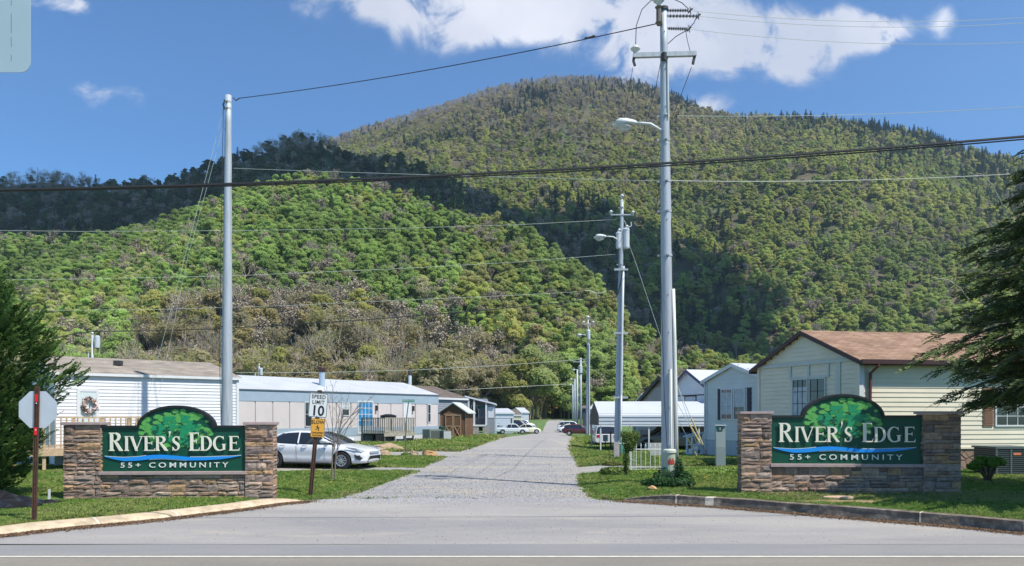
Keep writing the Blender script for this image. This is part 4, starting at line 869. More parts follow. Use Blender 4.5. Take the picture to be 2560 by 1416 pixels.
    me.materials.append(m_wh); mobj('lettering', me, pan)
    return t
gl = P(158, 1250, 16.6); gr = P(1843, 1240, 17.1)
LL = dict(pl=(158,248), pr=(604,674), cap0=1057, cap1=1064.5, base=1250, ledge0=1182, ledge1=1190, p=(247,606), ptop=1067, arch=(335,525), atop=1016, t=52, w=33, c=9.5)
entrance_sign("sunlit stone entrance sign with arched green panel behind the sandy left kerb", (gl.x, 16.6, .10), R(3.5), 16.6/F, seed=1, px0=158., lay=LL)
LR = dict(pl=(1853,1928), pr=(2297,2387), cap0=1035, cap1=1041, base=1240, ledge0=1165, ledge1=1173, p=(1926,2297), ptop=1045, arch=(2007,2205), atop=992, t=54, w=34, c=10)
entrance_sign("half shaded stone entrance sign with arched green panel before the cream house", (gr.x, 17.1, .17), R(-3.0), 17.1/F, seed=2, px0=1843., lay=LR)
# ================================================================ TRAFFIC SIGNS
m_alu = mat('sign_back_aluminium', (.56,.60,.63), .45, .05, 5., metal=.25); m_rust = mat('brown_steel', (.085,.042,.026), .75, .3, 8., .002, 40.)
m_signw = mat('sign_face_white', (.70,.73,.70), .5); m_black = mat('sign_black', (.012,.012,.012), .5); m_amber = mat('sign_amber', (.72,.36,.045), .5); m_redrefl = mat('red_reflector', (.75,.015,.015), .4)
def plate(mb, pl, y0, y1): mb.prism(pl, (0,0,0), (1,0,0), (0,0,1), (0,1,0), y0, y1)
def rrect(w, h, r_, n=5, cx=0, cz=0):
    pl = []
    for (sx, sz, a0) in ((1,1,0),(-1,1,90),(-1,-1,180),(1,-1,270)):
        for i in range(n+1): a = R(a0+90*i/n); pl.append((cx+sx*(w/2-r_)+r_*math.cos(a), cz+sz*(h/2-r_)+r_*math.sin(a)))
    return pl
def channel_post(mb, h, w=.055, d=.03, lean=(0, 0), z0=-.4):
    M = Matrix(((1,0,lean[0],0),(0,1,lean[1],0),(0,0,1,0),(0,0,0,1)))
    mb.box(-w/2, 0, z0, -w/2+.012, d, h, M); mb.box(w/2-.012, 0, z0, w/2, d, h, M); mb.box(-w/2+.012, d-.010, z0, w/2-.012, d-.001, h, M); mb.box(-w*.16, d*.2, z0, w*.16, d-.011, h, M)
# stop sign seen from behind
b = G(84, 1308, .10); t = thing('stop_sign', 'octagonal traffic sign seen from behind on a brown post beside the left kerb', 'traffic sign', b, R(4))
mb = MB(); channel_post(mb, 2.30, .072, .035, (.022, 0)); po = mb.build('post', m_rust, t)
hb = MB()
for k in range(30): hb.lathe([(.006, 0), (.006, .0015)], (.022*(.05+k*.075), -.0005, .05+k*.075), 6, Matrix.Rotation(R(90), 4, 'X'))
hb.build('bolt_holes', m_black, po)
oc = [(.05+.335*math.cos(R(22.5+45*i)), 1.905+.335*math.sin(R(22.5+45*i))) for i in range(8)]
mb = MB(); plate(mb, oc, .037, .040); mb.build('sign_plate', m_alu, t)
mb = MB(); plate(mb, [(a, c) for a, c in [(.05+(q[0]-.05)*.93, 1.905+(q[1]-1.905)*.93) for q in oc]], .0405, .0415); mb.build('sign_face', mat('stop_red', (.5,.02,.02), .5), t)
for zz in (2.10, 1.54):
    mb = MB(); xx = .022*zz; mb.box(xx-.022, -.008, zz-.065, xx+.022, -.001, zz+.065); bevel(mb.build('red_reflector', m_redrefl, t), .003)
for zz in (2.13, 1.68):
    mb = MB(); mb.lathe([(.013, 0), (.013, .008), (.006, .011)], (.022*zz, -.009 if zz > 2.2 else -.002, zz-.12), 8, Matrix.Rotation(R(90), 4, 'X')); mb.build('bolt', m_alu, t)
# tall rectangular sign, back view, upper left corner
Yb = 4.0; c0 = P(76, 181, Yb); t = thing('route_sign', 'pale grey back of a tall rounded sign at the upper left edge', 'traffic sign', (c0.x-.40, Yb, 0), R(0))
mb = MB(); mb.box(-.03, .02, -.3, .03, .05, c0.z+1.0); mb.build('post', m_rust, t)
mb = MB(); plate(mb, rrect(.80, 1.25, .05, 5, 0, c0.z+.625), 0, .004); o = mb.build('sign_plate', mat('sign_back_pale', (.40,.52,.56), .5, .04, 3., metal=.1), t)
mb = MB()
for k in range(16): mb.box(.300, -.0012, c0.z+.06+k*.072, .3025, -.0003, c0.z+.06+k*.072+.03+.02*(k % 3))
mb.build('rivet_line', mat('grey_scratch', (.2,.25,.27), .6), o)
# speed limit and slow-children signs on one post
b = G(776, 1235, .10); t = thing('speed_limit_sign', 'white SPEED LIMIT 10 over orange SLOW sign on a leaning brown post', 'traffic sign', b, R(6))
Sp = b.y/F; lean = (.085, .02)
mb = MB(); channel_post(mb, (1235-976)*Sp, .095, .04, lean); mb.build('post', m_rust, t)
ln = lambda z: lean[0]*z
zc = (1235-1014)*Sp; cx = .085*zc+.0; M_ = Matrix.Translation((cx-.01+.01, -.02+lean[1]*zc, zc)) @ Matrix.Rotation(R(4.5), 4, 'Y')
w_, h_ = 46*Sp, 61*Sp
def on(mb): 
    mb.v = [tuple(M_ @ Vector(p)) for p in mb.v]; return mb
mb = MB(); plate(mb, rrect(w_, h_, .035), .0, .004); f = on(mb).build('sign_plate', m_signw, t)
mb = MB(); o1 = rrect(w_-.012, h_-.012, .03); o2 = rrect(w_-.032, h_-.032, .024)
for i in range(len(o1)): j = (i+1) % len(o1); plate(mb, [o1[i], o1[j], o2[j], o2[i]], -.0025, -.0005)
on(mb).build('border', m_black, f)
def sign_text(txt, size, z, sx, bold, mt, par, MM, sp=1.05):
    me = text_mesh(txt, size, (0, -.0028, z), .0012, bold, sx, space=sp); me.transform(MM); me.materials.append(mt); mobj('lettering', me, par)
sign_text('SPEED', .125, h_*.27, .88, .0015, m_black, f, M_, 1.10); sign_text('LIMIT', .125, h_*.05, .88, .0015, m_black, f, M_, 1.10); sign_text('10', .33, -h_*.42, .92, .007, m_black, f, M_, 1.0)
zc = (1235-1071)*Sp; M_ = Matrix.Translation((.085*zc+.035, -.02+lean[1]*zc, zc)) @ Matrix.Rotation(R(3), 4, 'Y'); w_, h_ = 34*Sp, 47*Sp
mb = MB(); plate(mb, rrect(w_, h_, .025), .0, .004); f2 = on(mb).build('warning_plate', m_amber, t)
mb = MB(); o1 = rrect(w_-.010, h_-.010, .02); o2 = rrect(w_-.019, h_-.019, .016)
for i in range(len(o1)): j = (i+1) % len(o1); plate(mb, [o1[i], o1[j], o2[j], o2[i]], -.0025, -.0005)
on(mb).build('border', m_black, f2)
sign_text('SLOW', .115, h_*.22, .90, .002, m_black, f2, M_); sign_text('CHILDREN', .048, -h_*.29, 1.12, .0012, m_black, f2, M_); sign_text('PLAYING', .048, -h_*.43, 1.12, .0012, m_black, f2, M_)
g = Glyphs(-.0008, .0018)
for pts in ([(-.004,.030),(.002,-.012)], [(.0,.020),(-.030,.028),(-.040,.010)], [(0,.022),(.024,.004),(.040,.012)], [(.002,-.010),(.026,-.026),(.020,-.052),(.030,-.056)], [(.002,-.010),(-.018,-.030),(-.050,-.036)]):
    g.rib(pts, [.014]*len(pts))
pl = [(-.006+.014*math.cos(R(i*40)), .048+.014*math.sin(R(i*40))) for i in range(9)]; g.poly(pl); on(g.mb).build('running_figure', m_black, f2)
for zz in (1235-988, 1235-1040):
    mb = MB(); z_ = zz*Sp; mb.lathe([(.012, 0), (.012, .006), (.005, .009)], (.085*z_, -.021+lean[1]*z_, z_), 8, Matrix.Rotation(R(90), 4, 'X')); mb.build('bolt', m_alu, t)
# street name sign
b = G(1014, 1139); Sp = b.y/F; t = thing('street_name_sign', 'small green street name blade on a thin steel post by the side lane', 'street sign', b, R(0))
mb = MB(); mb.tube([(0,0,-.3), (.02*.5,0,1.5), (.14,0,133*Sp)], .024, 6); mb.build('post', mat('dull_steel', (.10,.10,.095), .6, .2, 6.), t)
zc = 133*Sp; w_, h_ = 32*Sp, 6.4*Sp; mb = MB(); mb.box(.14-w_/2, -.012, zc, .14+w_/2, .012, zc+h_); f = mb.build('name_blade', mat('blade_green', (.01,.22,.15), .5), t)
me = text_mesh('Waterfront Way', .105, (.14, -.0135, zc+h_*.28), .0008, .0010, .88, space=1.0); me.materials.append(m_signw); mobj('lettering', me, f)
# ================================================================ UTILITY POLES, LAMPS, WIRES
m_galv = mat('galvanised_steel', (.43,.46,.49), .55, .24, 1.6, .004, 9., metal=.12, col2=(.31,.34,.37), c2scale=1.6, c2lo=.5, c2hi=.75, stretch=(6,6,.6))
m_cond = mat('grey_conduit', (.60,.62,.62), .5, .06, 2.); m_condp = mat('cream_conduit', (.74,.74,.66), .5, .05, 2.)
m_lampb = mat('lamp_paint', (.62,.65,.64), .45, .05, 3.); m_porc = mat('porcelain', (.70,.71,.70), .25); m_tank = mat('tank_grey', (.52,.56,.58), .45, .08, 2.)
m_wire = mat('bare_wire', (.60,.64,.56), .5); m_wired = mat('dark_wire', (.03,.03,.032), .6); m_iron = mat('dark_iron', (.045,.045,.045), .6)
m_lens = bpy.data.materials.new('lamp_lens'); m_lens.use_nodes = True
_b = m_lens.node_tree.nodes['Principled BSDF']; _b.inputs['Base Color'].default_value = (.75,.78,.76,1); _b.inputs['Roughness'].default_value = .15; _b.inputs['Transmission Weight'].default_value = .35
def lamp(parent, tip, base, S):
    """cobra-head lamp: arm from the pole (base) to the head (tip); local coordinates of the pole"""
    tip, base = Vector(tip), Vector(base); d = tip-base; L_ = d.length; q = MB(); pts = [base, base+d*.22+Vector((0,0,.10*L_)), base+d*.40+Vector((0,0,.09*L_)), base+d*.52+Vector((0,0,.07*L_))]
    q.tube(pts, .030*S, 7); arm = q.build('lamp_arm', m_lampb, parent, smooth=True)
    hd = MB(); dx = d.normalized(); h0 = pts[-1]; L2 = (tip-h0).length; up = Vector((0,0,1)); side = dx.cross(up)
    prof = [(0,.05,.045,.0),(.10,.07,.065,.0),(.25,.10,.085,.0),(.50,.15,.105,-.005),(.78,.165,.105,-.01),(.93,.12,.08,-.015),(1.,.03,.025,-.02)]; n = 12; vs = []
    for (t_, w_, h_, dz) in prof:
        c = h0.lerp(tip, t_)+up*dz*S
        for j in range(n):
            a = 2*math.pi*j/n; vs.append(c+side*math.cos(a)*w_*S+up*math.sin(a)*(h_ if math.sin(a) > 0 else h_*.55)*S)
    k = len(prof); hd.add(vs, [(i*n+j, i*n+(j+1) % n, (i+1)*n+(j+1) % n, (i+1)*n+j) for i in range(k-1) for j in range(n)]+[tuple(range(n))[::-1], tuple((k-1)*n+j for j in range(n))])
    h = hd.build('lamp_head', m_lampb, parent, smooth=True)
    ln = MB(); c = h0.lerp(tip, .68)-up*.045*S; vs = []; m_ = 6
    for i in range(m_):
        f = i/(m_-1); rr = math.cos(f*1.5)
        for j in range(n): a = 2*math.pi*j/n; vs.append(c+dx*math.cos(a)*rr*.26*S*(L2/.9)**.3+side*math.sin(a)*rr*.13*S-up*f*.15*S)
    ln.add(vs, [(i*n+j, i*n+(j+1) % n, (i+1)*n+(j+1) % n, (i+1)*n+j) for i in range(m_-1) for j in range(n)]+[tuple((m_-1)*n+j for j in range(n))]); ln.build('lamp_lens', m_lens, h, smooth=True)
    return h
def insulator(parent, p, s=1., tilt=None):
    q = MB(); M_ = tilt
    q.lathe([(.03*s, -.10*s), (.03*s, -.02*s), (.055*s, 0), (.05*s, .02*s), (.09*s, .035*s), (.10*s, .055*s), (.05*s, .08*s), (.045*s, .11*s), (.02*s, .12*s)], p, 10, M_); return q.build('insulator', m_porc, parent, smooth=True)
def strain(parent, a, b, s=1.):
    a, b = Vector(a), Vector(b); d = b-a; n = 9; q = MB(); pts = []; rr = []
    for i in range(n*2+1): pts.append(a+d*i/(n*2)); rr.append((.014 if i % 2 else .048)*s)
    q.tube(pts, rr, 8); return q.build('strain_insulator', mat('polymer_insulator', (.17,.17,.18), .4), parent)
def wire(name, label, pts, r, mt, group='overhead wires', n=26):
    q = MB(); P_ = []
    for (a, b, sag) in pts:
        a, b = Vector(a), Vector(b)
        for i in range(n+1): t_ = i/n; P_.append(a.lerp(b, t_)-Vector((0,0,sag*4*t_*(1-t_))))
    o = []; 
    for p in P_:
        if not o or (p-o[-1]).length > 1e-3: o.append(p)
    q.tube(o, r, 5); ob = q.build(name, mt); return put(ob, label, 'wire', group)
def pole_body(t, H, r0, r1, lean, n=18):
    q = MB(); k = 14; q.tube([(lean[0]*H*i/k, lean[1]*H*i/k, -.4+(H+.4)*i/k) for i in range(k+1)], [r0+(r1-r0)*i/k for i in range(k+1)], n); return q.build('pole', m_galv, t, smooth=True)
def bands(t, H, r0, r1, lean, zs, name='band'):
    q = MB()
    for z in zs:
        f = z/H; r_ = (r0+(r1-r0)*f)*1.07; q.tube([(lean[0]*z, lean[1]*z, z-.03), (lean[0]*z, lean[1]*z, z+.03)], r_, 16); q.box(lean[0]*z-.03, lean[1]*z-r_-.06, z-.02, lean[0]*z+.03, lean[1]*z-r_+.01, z+.02); q.box(lean[0]*z-r_-.07, lean[1]*z-.02, z-.02, lean[0]*z-r_+.01, lean[1]*z+.02, z+.02)
    return q.build(name, m_galv, t)
# main pole, right of the road
b = G(1673, 1213, .15); Y1 = b.y; S1 = Y1/F; H1 = (1213-27)*S1; lean = (-14*S1/H1, 0); t = thing('utility_pole', 'tallest steel utility pole, right of the road mouth, with crossarm and street lamp', 'utility pole', b, 0, 'steel utility poles')
L1 = lambda px, py, dy=0.: Vector(((px-1673)*S1, dy, (1213-py)*S1))
po = pole_body(t, H1, .195, .090, lean); bands(t, H1, .195, .090, lean, [(1213-y)*S1 for y in (292, 352, 455, 530, 640)])
q = MB(); q.box(*L1(1581, 148, -.16), *L1(1738, 137, -.06)); M_ = None; q.v = [(x, y, z+(x-.0)*.028) for x, y, z in q.v]; q.build('crossarm', m_galv, t)
q = MB(); q.tube([L1(1659,27,0), L1(1659,20,0)], .12, 14); q.tube([L1(1657,140,-.16), L1(1657,158,-.14)], .07, 8); q.build('pole_cap', m_iron, t)
insulator(t, L1(1645, 14, -.1), 1.5); q = MB(); q.tube([L1(1645,70,-.1), L1(1645,62,-.1), L1(1645,60,-.1), L1(1645,28,-.1), L1(1645,24,-.1)], [.04,.09,.065,.065,.10], 10); q.build('surge_arrester', mat('arrester_brown', (.16,.13,.10), .5), t)
insulator(t, L1(1587, 134, -.1), 1.3); q = MB(); q.tube([L1(1584,146,-.1), L1(1582,158,-.1), L1(1586,170,-.1)], .035, 6); q.tube([L1(1736,140,-.1), L1(1732,155,-.1), L1(1730,166,-.1)], .035, 6); q.build('dead_end_clamp', m_iron, t)
for (a, b2) in (((1664,27),(1720,27)), ((1668,41),(1742,41)), ((1668,72),(1718,73))): strain(t, L1(*a, 0), L1(*b2, 0), 1.0)
for (x_, y_) in ((1725,27),(1745,41),(1722,73),(1690,290)):
    q = MB(); c = L1(x_, y_, 0); q.tube([c+Vector((-.04,0,-.06)), c, c+Vector((.06,0,.05))], .022, 6); q.tube([c+Vector((.02,0,-.09)), c+Vector((.0,0,.09))], .012, 5); q.build('wire_clamp', m_iron, t)
q = MB(); q.tube([L1(1587,130,-.1), L1(1589,70,-.1), L1(1603,30,-.1), L1(1625,8,-.1), L1(1645,3,-.1)], .011, 5); q.tube([L1(1645,3,-.1), L1(1680,0,-.05), L1(1705,8,0), L1(1722,24,0)], .011, 5); q.tube([L1(1742,41,0), L1(1735,58,0), L1(1718,76,0), L1(1690,92,0), L1(1670,110,0)], .011, 5); q.tube([L1(1714,76,0), L1(1718,100,0), L1(1724,138,-.1)], .008, 5); q.build('jumper_wires', m_wired, t)
lamp(t, L1(1535,313,-.12), L1(1650,331,-.12), 1.15)
q = MB(); x_ = .0
q.tube([L1(1681,725,-.10), L1(1684,850,-.12), L1(1687,1000,-.13), L1(1690,1213,-.15)], .045, 8); q.tube([L1(1673,925,-.22), L1(1673,1100,-.24), L1(1676,1213,-.26)], .022, 6); q.build('conduit', m_condp, t, smooth=True)
q = MB(); q.tube([L1(1668,490,.02), L1(1677,560,-.06), L1(1678,725,-.08)], .022, 6); q.tube([L1(1647,640,-.2), L1(1651,800,-.22), L1(1656,1000,-.25), L1(1665,1160,-.26)], .009, 5); q.build('riser_cable', m_wired, t)
q = MB(); q.tube([L1(1667,155,-.12), L1(1669,300,-.13)], .018, 5); q.build('ground_rod_cover', m_condp, t)
for z in [2.2+.9*k for k in range(9)]: pass
q = MB()
for k in range(12): zz = 1.+k*.95; rr = .195+(.09-.195)*zz/H1; q.tube([(lean[0]*zz, -rr-.012, zz), (lean[0]*zz, -rr+.02, zz)], .013, 6)
q.build('bolt_holes', m_iron, t)
W1 = lambda px, py, dy=0.: Vector(b0)+L1(px, py, dy)
b0 = t.location
# left pole
b = G(566, 1188, .1); Y0 = 26.; b = Vector(((566-CX)/F*Y0, Y0, .1)); S0 = Y0/F; zt = EYE+(HY-239)*S0; H0 = zt-.1; lean0 = (5*S0/H0, 0)
t = thing('utility_pole', 'bare tall steel utility pole rising behind the sunlit left stone sign', 'utility pole', b, 0, 'steel utility poles'); L0 = lambda px, py, dy=0.: Vector(((px-566)*S0, dy, EYE+(HY-py)*S0-.1))
pole_body(t, H0, .205, .100, lean0); bands(t, H0, .205, .100, lean0, [L0(0, y).z for y in (256, 272)])
q = MB()
for k in range(12): zz = 1.+k*.95; rr = .205+(.100-.205)*zz/H0; q.tube([(lean0[0]*zz-rr*.7, -rr*.8-.012, zz), (lean0[0]*zz-rr*.7, -rr*.7+.02, zz)], .016, 6)
q.build('bolt_holes', m_iron, t)
q = MB(); q.tube([L0(583,245,0), L0(590,252,0), L0(598,246,0)], .02, 5); q.tube([L0(562,250,0), L0(558,262,0), L0(561,274,0)], .028, 5); q.build('wire_clamp', m_iron, t)
q = MB(); q.tube([L0(563,270,-.16), L0(558,600,-.2), L0(556,900,-.24), L0(562,1170,-.26)], .010, 5); q.build('riser_cable', m_wired, t)
top0 = Vector(b)+L0(598,246)
# second pole with two transformers, and the row beyond
def row_pole(label, base_px, top_py, Y, lampx=None, tanks=1, cross=True, det=1., conduit=True, topx=None, cross_dy=52):
    S_ = Y/F; z0 = float(gz((base_px[0]-CX)/F*Y, Y)); b = Vector(((base_px[0]-CX)/F*Y, Y, z0+.05)); L = lambda px, py, dy=0.: Vector(((px-base_px[0])*S_, dy, EYE+(HY-py)*S_-z0-.05)); H = L(0, top_py).z; tx = (topx or base_px[0]); ln = ((tx-base_px[0])*S_/H, 0)
    t = thing('utility_pole', label, 'utility pole', b, 0, 'steel utility poles'); pole_body(t, H, .17, .075, ln, 12); X = lambda py: base_px[0]+(tx-base_px[0])*(L(0,py).z/H)
    return t, L, X, H, ln
t, L, X, H2, ln = row_pole('second steel utility pole right of the road with lamp and two grey transformers', (1543, 1150), 500, 33.2, topx=1555); Y2 = 33.2; T2 = t
insulator(t, L(1555, 494), 1.15); bands(t, H2, .17, .075, ln, [L(0, y).z for y in (520, 662, 745, 835, 990)])
q = MB(); q.box(*L(1525, 540, -.10), *L(1583, 537, -.06)); q.build('crossarm', m_galv, t)
insulator(t, L(1527, 534, -.08), .95); insulator(t, L(1582, 535, -.08), .95)
for (x_, y0_, y1_, w_) in ((1565, 573, 622, 8.5), (1546, 582, 622, 6.5)):
    q = MB(); r_ = w_*Y2/F; z0_, z1_ = L(0, y1_).z, L(0, y0_).z; q.lathe([(r_*.9, z0_), (r_, z0_+.05), (r_, z1_-.08), (r_*1.06, z1_-.08), (r_*1.06, z1_-.02), (r_*.5, z1_+.05)], (L(x_, 0).x, -.02, 0), 14); tk = q.build('transformer', m_tank, t, smooth=False)
    insulator(tk, L(x_+2, y0_-3, -.05), .9)
q = MB(); q.tube([L(1570,570,-.05), L(1578,566,-.05), L(1577,556,-.05)], .02, 5); q.tube([L(1557,548,-.05), L(1562,556,-.05), L(1566,568,-.05)], .01, 4); q.build('fused_cutout', m_porc, t)
lamp(t, L(1487,593,-.1), L(1545,602,-.1), 1.05)
q = MB(); q.tube([L(1526,600,-.1), L(1518,625,-.1), L(1514,650,-.1), L(1518,668,-.1), L(1530,676,-.1), L(1548,676,-.1)], .022, 6); q.tube([L(1558,660,-.2), L(1552,700,-.2), L(1544,735,-.2), L(1538,745,-.2)], .025, 6); q.build('drip_loop', m_wired, t)
q = MB(); q.tube([L(1557,668,-.17), L(1554,800,-.20), L(1551,1000,-.22), L(1548,1152,-.24)], .055, 8); q.tube([L(1551,990,-.28), L(1549,1152,-.30)], .03, 6); q.build('conduit', m_cond, t, smooth=True)
q = MB()
for y_ in (676, 834, 994): q.box(*L(1534, y_+3, -.24), *L(1568, y_-2, -.20))
q.build('standoff_bracket', m_galv, t)
# third pole
t, L, X, H3, ln = row_pole('third steel utility pole along the right verge with one grey transformer and a lamp', (1468, 1088), 800, 76, topx=1470); T3 = t
insulator(t, L(1470,796), 2.2); insulator(t, L(1459,808,-.1), 1.6); insulator(t, L(1483,808,-.1), 1.6); q = MB(); q.box(*L(1457,812,-.1), *L(1485,810,-.05)); q.build('crossarm', m_galv, t)
q = MB(); r_ = 4.6*76/F; q.lathe([(r_, L(0,849).z), (r_, L(0,828).z), (r_*.6, L(0,825).z)], (L(1471,0).x, -.1, 0), 12); q.build('transformer', m_tank, t); lamp(t, L(1443,838,-.1), L(1467,841,-.1), 1.2)
q = MB(); q.tube([L(1454,841,-.1), L(1453,858,-.1), L(1458,870,-.1), L(1467,874,-.1)], .03, 5); q.build('drip_loop', m_wired, t)
q = MB(); q.tube([L(1473,860,-.17), L(1473,1088,-.2)], .06, 6); q.build('conduit', m_cond, t)
rows = [((1452,1074),(900),112,None,True,'fourth steel utility pole in the right verge row, with a small transformer'),
        ((1443,1070),(924),122,1432,False,'fifth pole in the right verge row, a slim lamp pole with a flat lamp head'),
        ((1437,1062),(948),150,1426,False,'sixth pole in the right verge row, a lamp pole partly hidden by nearer poles'),
        ((1432,1058),(962),165,1424,False,'seventh and farthest lamp pole in the right verge row')]
for bp, tp, Y, lx, tank, lb in rows:
    S_ = Y/F; z0 = float(gz((bp[0]-CX)/F*Y, Y)); b = Vector(((bp[0]-CX)/F*Y, Y, z0)); t = thing('utility_pole', lb, 'utility pole', b, 0, 'steel utility poles'); H = EYE+(HY-tp)*S_-z0
    q = MB(); q.tube([(0,0,-.3), (0,0,H)], [.19, .13], 8); q.build('pole', m_galv, t, smooth=True)
    if tank: q = MB(); q.lathe([(.28, H-1.9), (.28, H-.9), (.1, H-.8)], (-.05,-.1,0), 10); q.build('transformer', m_tank, t); insulator(t, (0,0,H+.05), 2.); q = MB(); q.box(-1.1,-.1,H-.35,1.1,0,H-.25); q.build('crossarm', m_galv, t)
    else: lamp(t, ((lx-bp[0])*S_, -.1, H-.05), (0,-.1,H-.15), 1.3)
# poles behind the left homes
for (x_, tp, bp_, Y, tk, lb) in ((231, 838, 905, 62, (244,842,870,6.5), 'steel pole with grey transformer rising behind the brown roofed white home'), (648, 915, 955, 88, (653,922,938,4.2), 'distant pole with small grey transformer behind the long low home')):
    b = Vector(((x_-CX)/F*Y, Y, 0)); S_ = Y/F; H = EYE+(HY-tp)*S_; t = thing('utility_pole', lb, 'utility pole', b, 0, 'steel utility poles'); q = MB(); q.tube([(0,0,-.3), (0,0,H)], [.16, .09], 10); q.build('pole', m_galv, t, smooth=True)
    q = MB(); r_ = tk[3]*S_; q.lathe([(r_, EYE+(HY-tk[2])*S_), (r_, EYE+(HY-tk[1])*S_), (r_*.5, EYE+(HY-tk[1])*S_+.08)], ((tk[0]-x_)*S_, -.05, 0), 12); q.build('transformer', m_tank, t)
    q = MB(); q.tube([((x_-10-x_)*S_*1.0, 0, -.3), (-10*S_, 0, EYE+(HY-bp_+22)*S_)], .05, 6); q.build('meter_mast', m_cond, t); q = MB(); q.tube([(-.6,0,H-.25),(.7,0,H-.25)], .03, 5); q.build('crossarm', m_galv, t); insulator(t, (0,0,H+.08), 1.4)
# ---- wires
wire('power_line', 'dark wire from the bare left pole top up to the tallest pole', [(top0, P(1640, 60, Y1), .16)], .013, m_wired)
q = MB(); a = P(1475, 93.5, 21.7); q.tube([a+Vector((-.16,0,-.03)), a+Vector((-.10,0,-.02)), a+Vector((-.06,0,-.01)), a+Vector((.06,0,.02)), a+Vector((.1,0,.03)), a+Vector((.16,0,.04))], [.01,.04,.02,.02,.04,.01], 8)
put(q.build('line_splice', m_iron), 'small dark guy insulator on the wire left of the tallest pole', 'wire insulator')
for (p0, p1, lb, r_, mt) in (((1727,27),(2700,33),'topmost thin wire running right from the tallest pole',.006,m_wire), ((1748,41),(2700,46),'second thin wire running right from the tallest pole',.006,m_wire), ((1722,73),(2700,97),'third thin wire running right below the upper pair',.006,m_wire),
                         ((1690,290),(2700,257),'pale wire running right from below the crossarm towards the ridge',.007,m_wire), ((1676,452),(2700,424),'pale wire running right from mid height of the tallest pole',.010,m_condp)):
    wire('power_line', lb, [(P(*p0, Y1), P(*p1, Y1*1.0), .25 if p1[1] < 200 else .12)], r_, mt)
wire('power_line', 'thin wire between the two tall poles at mid height', [(P(583, 421, Y0), P(1650, 453, Y1), .02)], .008, m_wire)
wire('telephone_cable', 'thick black cable bundle crossing the whole view above the signs', [(P(-260, 478, 12.), P(2820, 318, 12.), .20)], .021, m_wired, 'roadside cables')
wire('telephone_cable', 'lower strand lashed beneath the thick black cable', [(P(-260, 481, 12.02), P(2820, 325, 12.02), .21)], .012, m_iron, 'roadside cables')
def seg2(pxs, Ys): return [(P(*a, ya), P(*b_, yb), 0.0) for (a, ya), (b_, yb) in zip(list(zip(pxs, Ys))[:-1], list(zip(pxs, Ys))[1:])]
def poly_wire(lb, pxs, Y_, r_, mt): wire('power_line', lb, seg2(pxs, Y_ if isinstance(Y_, list) else [Y_]*len(pxs)), r_, mt, n=1)
poly_wire('highest pale wire crossing the green hill to the second pole', [(-60,576),(200,579),(585,577),(1000,571),(1300,562),(1542,549)], 33.2, .008, m_wire)
poly_wire('pale wire crossing the middle of the green hill to the second pole', [(-60,700),(200,698),(585,690),(1000,672),(1300,655),(1540,636)], 33.2, .008, m_wire)
poly_wire('lower pale wire ending in a loose curl left of the second pole', [(60,777),(400,774),(700,765),(1000,751),(1300,738),(1440,730)], 33.2, .007, m_wire)
poly_wire('pale stub curl of wire hanging left of the second pole', [(1462,727),(1474,727),(1490,733),(1504,733),(1514,729)], 33.2, .014, m_condp)
poly_wire('black service cable across the hill foot to the second pole', [(120,850),(180,836),(235,829),(400,827),(560,822),(900,801),(1200,777),(1400,758),(1536,744)], 33.2, .020, m_wired)
poly_wire('faint wire above the long low home towards the third pole', [(590,932),(800,932),(1050,925),(1250,914),(1467,898)], 76, .020, m_wire)
poly_wire('bright wire passing right of the long low home to the lamp poles', [(1040,977),(1150,975),(1300,967),(1430,960)], 120, .028, m_condp)
poly_wire('dark wire slanting from the tallest pole down to the third pole', [(1654,420),(1640,530),(1590,640),(1540,760),(1500,860),(1470,905)], [Y1,24,32,46,62,76], .012, m_wired)
# guys and their guards
g0 = Vector((0,0,0))
wire('guy_wire', 'guy wire slanting left from the bare left pole to the ground', [(P(561, 262, Y0), P(497, 510, 26.2), .04), (P(497, 510, 26.2), P(372, 985, 26.8), .0)], .006, m_wire, 'guy wires')
wire('guy_wire', 'second guy wire left of the bare left pole ending behind the sign', [(P(563, 300, Y0), P(470, 640, 26.2), .02), (P(470, 640, 26.2), P(398, 985, 26.6), .0)], .005, m_wire, 'guy wires')
wire('guy_wire', 'dark guy wire hanging from the crossarm left end', [(P(1582,170,Y1), P(1560,300,22.5), .02), (P(1560,300,22.5), P(1555,500,33.), .0)], .007, m_wired, 'guy wires')
wire('guy_wire', 'dark wire slanting from the crossarm right end behind the tallest pole', [(P(1729,168,Y1), P(1700,245,Y1+.8), .0), (P(1700,245,Y1+.8), P(1583,545,33.), .0)], .008, m_wired, 'guy wires')
wire('guy_wire', 'dark wire falling left of the tallest pole from its crossarm', [(P(1651,160,Y1+.1), P(1637,230,22.5), .0), (P(1637,230,22.5), P(1557,505,33.), .0)], .009, m_wired, 'guy wires')
wire('guy_wire', 'guy wire of the second pole slanting right behind the tallest pole', [(P(1563,585,Y2), P(1590,660,Y2+.3), .0), (P(1590,660,Y2+.3), G(1752,1136,.1)+Vector((0,0,-.1)), .0)], .010, m_wire, 'guy wires')
m_guard = mat('yellow_guard', (.72,.60,.28), .5)
